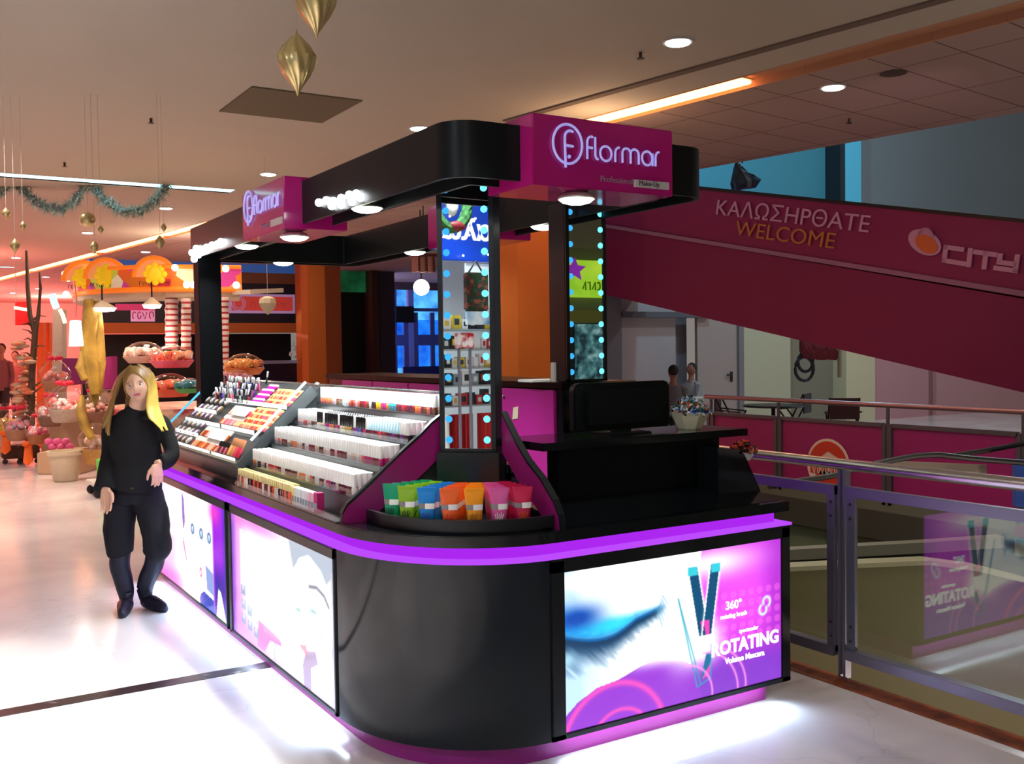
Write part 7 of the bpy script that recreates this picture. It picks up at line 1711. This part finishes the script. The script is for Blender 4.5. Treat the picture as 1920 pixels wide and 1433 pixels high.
# hair: parted cap and long locks, golden towards the ends
def hair_mat():
    m = bpy.data.materials.new('hair_blond'); m.use_nodes = True; nt = m.node_tree; b = nt.nodes['Principled BSDF']; b.inputs['Roughness'].default_value = 0.42
    tc = nt.nodes.new('ShaderNodeTexCoord'); sx = nt.nodes.new('ShaderNodeSeparateXYZ'); nz = nt.nodes.new('ShaderNodeTexNoise'); nz.inputs['Scale'].default_value = 60
    mp = nt.nodes.new('ShaderNodeMapping'); mp.inputs['Scale'].default_value = (1, 1, 0.12)
    ad = nt.nodes.new('ShaderNodeMath'); ad.operation = 'MULTIPLY_ADD'; ad.inputs[1].default_value = 0.16
    r = nt.nodes.new('ShaderNodeValToRGB'); r.color_ramp.elements[0].position = 0.30; r.color_ramp.elements[0].color = lin('8a682e'); r.color_ramp.elements[1].position = 0.78; r.color_ramp.elements[1].color = lin('e4c25c')
    hv = nt.nodes.new('ShaderNodeMath'); hv.operation = 'MULTIPLY_ADD'; hv.inputs[1].default_value = -2.6; hv.inputs[2].default_value = 4.15
    dt = nt.nodes.new('ShaderNodeVectorMath'); dt.operation = 'DOT_PRODUCT'; dt.inputs[1].default_value = tuple(CR * 4.0)
    a2 = nt.nodes.new('ShaderNodeMath'); a2.operation = 'ADD'; a2.use_clamp = True
    L = nt.links.new; L(tc.outputs['Object'], mp.inputs[0]); L(mp.outputs[0], nz.inputs['Vector']); L(tc.outputs['Object'], sx.inputs[0]); L(nz.outputs['Fac'], ad.inputs[0]); L(sx.outputs['Z'], ad.inputs[2]); L(ad.outputs[0], hv.inputs[0]); L(tc.outputs['Object'], dt.inputs[0]); L(hv.outputs[0], a2.inputs[0]); L(dt.outputs['Value'], a2.inputs[1]); L(a2.outputs[0], r.inputs[0]); L(r.outputs[0], b.inputs['Base Color'])
    bp = nt.nodes.new('ShaderNodeBump'); bp.inputs['Strength'].default_value = 0.35; L(nz.outputs['Fac'], bp.inputs['Height']); L(bp.outputs['Normal'], b.inputs['Normal']); return m
Hm = MB()
vs = []; nu, nv = 36, 22
for j in range(nv + 1):
    ph = PI * 0.70 * j / nv
    for k in range(nu):
        th = 2 * PI * k / nu; x, y, z = math.sin(ph) * math.sin(th), math.sin(ph) * math.cos(th), math.cos(ph)
        front = max(0.0, y) 
        ph2 = ph * (1 - 0.58 * max(0.0, math.cos(th)) ** 1.6)
        x, y, z = math.sin(ph2) * math.sin(th), math.sin(ph2) * math.cos(th), math.cos(ph2)
        vs.append(hc + h_up * 0.006 + h_rt * x * 0.086 + h_fw * (y * 0.104 - 0.004) + h_up * z * 0.128)
fs = [(j * nu + k, j * nu + (k + 1) % nu, (j + 1) * nu + (k + 1) % nu, (j + 1) * nu + k) for j in range(nv) for k in range(nu)]
inner = [hc + (v - hc) * 0.90 for v in vs]; N_ = len(vs)
Hm.add(vs + inner, fs + [tuple(N_ + i for i in f[::-1]) for f in fs] + [(nv * nu + k, nv * nu + (k + 1) % nu, N_ + nv * nu + (k + 1) % nu, N_ + nv * nu + k) for k in range(nu)] )
rng = random.Random(21)
def lock(px, r0=0.016, flat=0.6):
    P, R = spl([J(x, y, d) for x, y, d in px], [r0 * a for a in (0.5, 1.0, 1.15, 1.0, 0.8, 0.25)[:len(px)]], 5)
    Hm.tube(P, [(a, a * flat) for a, _ in R], n=8)
for k in range(22):
    u = k / 21; jx = rng.uniform(-2, 2)
    # picture-left side, falling behind and over the shoulder
    lock([(246 - 10 * u, 684 + 6 * u, 0.0 + 0.05 * u), (228 - 8 * u + jx, 706, 0.0 + 0.06 * u), (215 - 9 * u + jx, 738, 0.01 + 0.06 * u), (209 - 8 * u + jx, 768, -0.02 + 0.08 * u), (208 - 10 * u + jx * 3, 790 + jx * 3, -0.06 + 0.08 * u), (208 - 8 * u + jx * 5, 812 - 12 * u + jx * 6, -0.08 + 0.09 * u)], 0.017)
for k in range(22):
    u = k / 21; jx = rng.uniform(-2, 2)
    lock([(258 + 6 * u, 682 + 4 * u, -0.01 + 0.05 * u), (278 + 3 * u + jx, 704, -0.01 + 0.05 * u), (284 + 3 * u + jx, 735, -0.02 + 0.06 * u), (285 + 5 * u + jx, 762, -0.05 + 0.08 * u), (292 + 10 * u + jx, 782, -0.08 + 0.08 * u), (306 + 6 * u + jx * 3, 800 + jx * 5, -0.09 + 0.08 * u)], 0.016)
for k in range(12):
    u = k / 11; lock([(240 + 30 * u, 690, 0.09), (232 + 42 * u, 730, 0.11), (226 + 52 * u, 770, 0.13), (222 + 58 * u, 800, 0.14)], 0.022)
Hm_o = fuse(Hm, 'hair', hair_mat(), wo, 0.0045, 1)
# strands parted over the brow
# ================================================================ THE SHOP OPPOSITE, SEEN IN THE CORNER MIRROR
SXX = -4.6
_before = set(o.name for o in COL.objects)
struct(MB().box(SXX - 3.0, SXX - 2.8, -4, 5, 0, CEIL).build('wall_shop_rear', mat('shop_rear_white', 'e8f0f0', 0.7)))
struct(MB().box(SXX - 0.3, SXX, -4.0, 5.0, 3.45, CEIL).build('wall_shop_bulkhead', mat('bulkhead_beige', 'b8ac98', 0.8)))
M_sign_blue = mat('sign_blue', '1440b8', 0.35, emit='1440b8', estr=0.55)
sb = thing('shop_sign', (SXX + 0.05, 0.2, 2.72), 'wide blue shop sign with white letters above the opposite shop window', 'sign')
MB().box(SXX, SXX + 0.08, -3.0, 4.0, 2.72, 3.40).build('board', M_sign_blue, sb, bevel=0.01)
text_obj('ραλωσ', 'lettering', mat('sign_white', 'f0f8ff', 0.4, emit='f0f8ff', estr=0.9), 0.34, (SXX + 0.085, 0.12, 2.98), (0, 1, 0), (0, 0, 1), sb, 0.01, bold=0.008)
MB().box(SXX + 0.0, SXX + 0.09, -3.0, 4.0, 3.40, 3.44).build('top_edge', mat('edge_white', 'e8ecec', 0.4), sb)
ww = struct(MB().box(SXX - 0.05, SXX, -4.0, -3.4, 0, 2.72).build('wall_shop_jamb', mat('jamb_white', 'd8e0e0', 0.5)))
# string of little lights over the sign
sl = thing('light_string', (SXX + 0.14, 0.2, 2.6), 'string of tiny warm bulbs draped over the blue shop sign', 'lights'); rng = random.Random(5); q = MB()
for k in range(40): q.ball((SXX + 0.13, -1.5 + 0.09 * k, 3.45 - 0.2 * (k % 4) - rng.uniform(0, 0.08)), 0.013, 6, 5)
o = q.build('tiny_bulbs', emis('tiny_bulb', 'fff0dc', 6), sl, smooth=True); o['kind'] = 'stuff'
lp_ = thing('strip_lamp', (SXX + 0.5, 0.1, 3.72), 'glaring oblong lamp hanging above the blue shop sign', 'lamp')
MB().tube([(SXX + 0.9, -0.25, 3.62), (SXX + 0.9, 0.20, 3.70)], 0.07, n=10).build('tube', emis('shop_lamp', 'f8fffa', 9), lp_, smooth=True)
MB().tube([(SXX + 0.9, 0, 3.70), (SXX + 0.9, 0, CEIL)], 0.01, n=6).build('rod', M_chrome, lp_)
# wreath
wr_ = thing('wreath', (SXX + 0.6, 0.55, 3.3), 'green wreath with red bow hanging before the blue shop sign', 'wreath')
cc = Vector((SXX + 0.9, 0.84, 3.25)); q = MB(); q.tube([cc + Vector((0, 0.21 * math.cos(a), 0.26 * math.sin(a))) for a in (2 * PI * i / 20 for i in range(21))], 0.065, n=8)
q.build('greenery', ramp_mat('wreath_green', [(0.4, '1c4a20'), (0.6, '3c7a38')], 20, 0.8), wr_, smooth=True)
q = MB(); q.ball(cc + Vector((0.03, -0.05, -0.24)), (0.05, 0.12, 0.06), 10, 8); q.ball(cc + Vector((0.03, 0.1, 0.24)), (0.05, 0.10, 0.06), 10, 8); q.build('red_bow', mat('bow_red', '7a1c24', 0.5), wr_, smooth=True)
q = MB(); q.ball(cc + Vector((0.05, 0.02, 0)), (0.05, 0.08, 0.14), 10, 8); q.build('white_bell', mat('bell_white', 'e8ece8', 0.4), wr_, smooth=True)
MB().tube([cc + Vector((0, 0, 0.3)), (cc.x, cc.y, CEIL)], 0.004, n=4).build('string', mat('string_clear', '8a8478'), wr_)
# hanging plaid bag
pg = thing('plaid_bag', (SXX + 0.3, 0.12, 2.1), 'dark green and red plaid bag hanging in the opposite shop window', 'bag')
MB().box(SXX + 0.25, SXX + 0.37, 0.0, 0.30, 2.10, 2.56).build('body', ramp_mat('plaid', [(0.3, '1c3a24'), (0.5, '5a2a24'), (0.65, '2c4a38'), (0.8, '8a4a3c')], 22, 0.7, 'voronoi'), pg, bevel=0.02)
MB().tube([(SXX + 0.31, 0.05, 2.56), (SXX + 0.31, 0.15, 2.70), (SXX + 0.31, 0.25, 2.56)], 0.012, n=6).build('strap', M_black_satin, pg)
# poster, shelves and goods
ps = MB().box(SXX - 0.02, SXX + 0.02, -0.35, 0.10, 1.95, 2.70).build('window_poster', ramp_mat('poster_blue_white', [(0.4, 'e8f4f8'), (0.55, '8cc0e0'), (0.7, '1c4a8c')], 2.2, 0.4, emit=0.25)); tag(ps, 'pale blue and white poster in the opposite shop window', 'poster')
for i, z in enumerate((0.95, 1.20, 1.42, 1.65, 1.90)):
    sh = thing('shop_shelf', (SXX - 0.4, 0.3, z), 'grey shelf of the opposite shop, number of packets on it, %s' % ['lowest', 'second lowest', 'middle', 'second highest', 'topmost'][i], 'shelf', None)
    MB().box(SXX - 0.6, SXX - 0.2, -1.6, 2.4, z - 0.02, z).build('board', mat('shelf_pale', 'a8b4b4', 0.5), sh)
rng = random.Random(8); cols = ['e8eeee', '1c2426', 'c8d4d8', '2c3436', 'f0f0f0', '8ca4ac', '30383a', 'c84048', 'e8f0f4', 'd8c040']
for i, z in enumerate((0.95, 1.20, 1.42, 1.65, 1.90)):
    y = -0.55; k = 0
    while y < 1.25:
        w_, h_ = rng.uniform(0.07, 0.14), rng.uniform(0.12, 0.19); c_ = cols[rng.randrange(len(cols))]
        o = thing('packet', (SXX - 0.26, y + w_ / 2, z), '%s packet on the %s shelf of the opposite shop' % ({'e8eeee': 'white', '1c2426': 'black', 'c8d4d8': 'pale grey', '2c3436': 'dark grey', 'f0f0f0': 'bright white', '8ca4ac': 'blue grey', '30383a': 'charcoal', 'c84048': 'red', 'e8f0f4': 'bluish white', 'd8c040': 'yellow'}[c_], ['lowest', 'second lowest', 'middle', 'second highest', 'topmost'][i]), 'packet', 'packets on the opposite shop shelves')
        MB().box(SXX - 0.32, SXX - 0.22, y, y + w_ * 0.92, z + 0.001, z + h_).build('box', mat('packet_' + c_, c_, 0.5), o)
        MB().box(SXX - 0.219, SXX - 0.217, y + w_ * 0.2, y + w_ * 0.7, z + h_ * 0.3, z + h_ * 0.75).build('print', mat('packet_' + cols[(k * 3 + 1) % len(cols)], cols[(k * 3 + 1) % len(cols)]), o)
        y += w_ + 0.01; k += 1
rk = thing('floor_stand', (SXX + 0.55, 0.25, 0), 'steel floor stand with red and white header before the opposite shop', 'stand')
for y in (0.38, 0.53): MB().box(SXX + 0.5, SXX + 0.53, y - 0.012, y + 0.012, 0.03, 1.72).build('post', M_frame, rk)
MB().box(SXX + 0.49, SXX + 0.54, 0.33, 0.58, 1.66, 1.84).build('header', ramp_mat('header_red', [(0.45, 'b01c28'), (0.6, 'e8e0e0')], 9, 0.4), rk, bevel=0.01)
MB().box(SXX + 0.35, SXX + 0.7, 0.25, 0.66, 0, 0.03).build('base_plate', M_frame, rk)
for y0, y1, lb in ((-0.45, 0.0, 'red pleated curtain below the shelves, first fold by the white post'), (0.06, 0.40, 'red pleated curtain below the shelves behind the floor stand')):
    P_ = [(SXX + 0.05 + 0.03 * math.sin(k * 1.9), y0 + (y1 - y0) * k / 24) for k in range(25)]
    tag(MB().prism(P_ + [(x - 0.02, y) for x, y in P_[::-1]], 0.02, 0.86).build('red_curtain', mat('curtain_red', '9a1418', 0.7), smooth=True), lb, 'curtain')
tag(MB().box(SXX, SXX + 0.12, 0.44, 0.66, 0, 0.88).build('white_plinth', mat('plinth_white', 'e0e8e8', 0.5)), 'white display plinth beside the red curtain of the opposite shop', 'plinth')
for y in (-0.8, 0.5, 1.6): spot((SXX - 0.9, y, 3.9), (SXX - 0.8, y, 0), 150, 'ecfbff', 120, 0.6, 0.1)
spot((SXX + 1.3, 0.9, 3.98), (SXX - 0.2, 0.2, 1.2), 260, 'ecfbff', 60, 0.8, 0.1)
for o in list(COL.objects):
    if o.name not in _before and o.parent is None: o.location.y -= 0.52
# green shop seen in the second mirror, far behind on the other side of the atrium
gq = Vector((7.5, -3.1, 0))
gs = thing('green_sign', Vector((8.38, -3.1, 2.35)), 'lime green sign with purple star across the atrium', 'sign')
MB().box(7.85, 9.3, -3.2, -3.1, 2.36, 2.88).build('board', ramp_mat('lime_board', [(0.4, '8cd020'), (0.6, 'c0ec38')], 1.5, 0.4, emit=0.6), gs)
st_ = [(8.17 + (0.20 if k % 2 == 0 else 0.09) * math.cos(PI * k / 5 + 0.3), 2.74 + (0.17 if k % 2 == 0 else 0.08) * math.sin(PI * k / 5 + 0.3)) for k in range(10)]
MB().slab([(x, -3.095, z) for x, z in st_], (0, 0.02, 0)).build('star', mat('star_purple', '8a28b8', 0.4, emit='8a28b8', estr=0.5), gs)
scrawl(mat('lime_letter', '4a8c14', 0.5), Vector((8.9, -3.09, 2.46)), (-1, 0, 0), (0, 0, 1), 0.6, 0.13, gs, 6)
struct(MB().box(4.5, 10.8, -3.6, -3.3, -0.2, CEIL).build('wall_front_far', mat('far_front', '6c7460', 0.7)))
struct(MB().box(7.0, 8.24, -3.3, -3.2, 0, 1.98).build('wall_front_opening', mat('opening_dark', '0c1014', 0.5)))
struct(MB().box(7.0, 10.0, -3.3, -3.14, 2.0, 2.18).build('trim_9', mat('lime_trim', '6c7a1c', 0.5)))
fz_ = MB().box(8.26, 8.95, -3.3, -3.15, 1.05, 1.98).build('glass_fridge', ramp_mat('fridge_goods', [(0.35, '14343c'), (0.5, '4c8c94'), (0.65, 'a8d8d8'), (0.75, '2c5c64')], 7, 0.4, emit=0.35)); tag(fz_, 'lit glass fridge of bottles under the lime green sign', 'fridge')
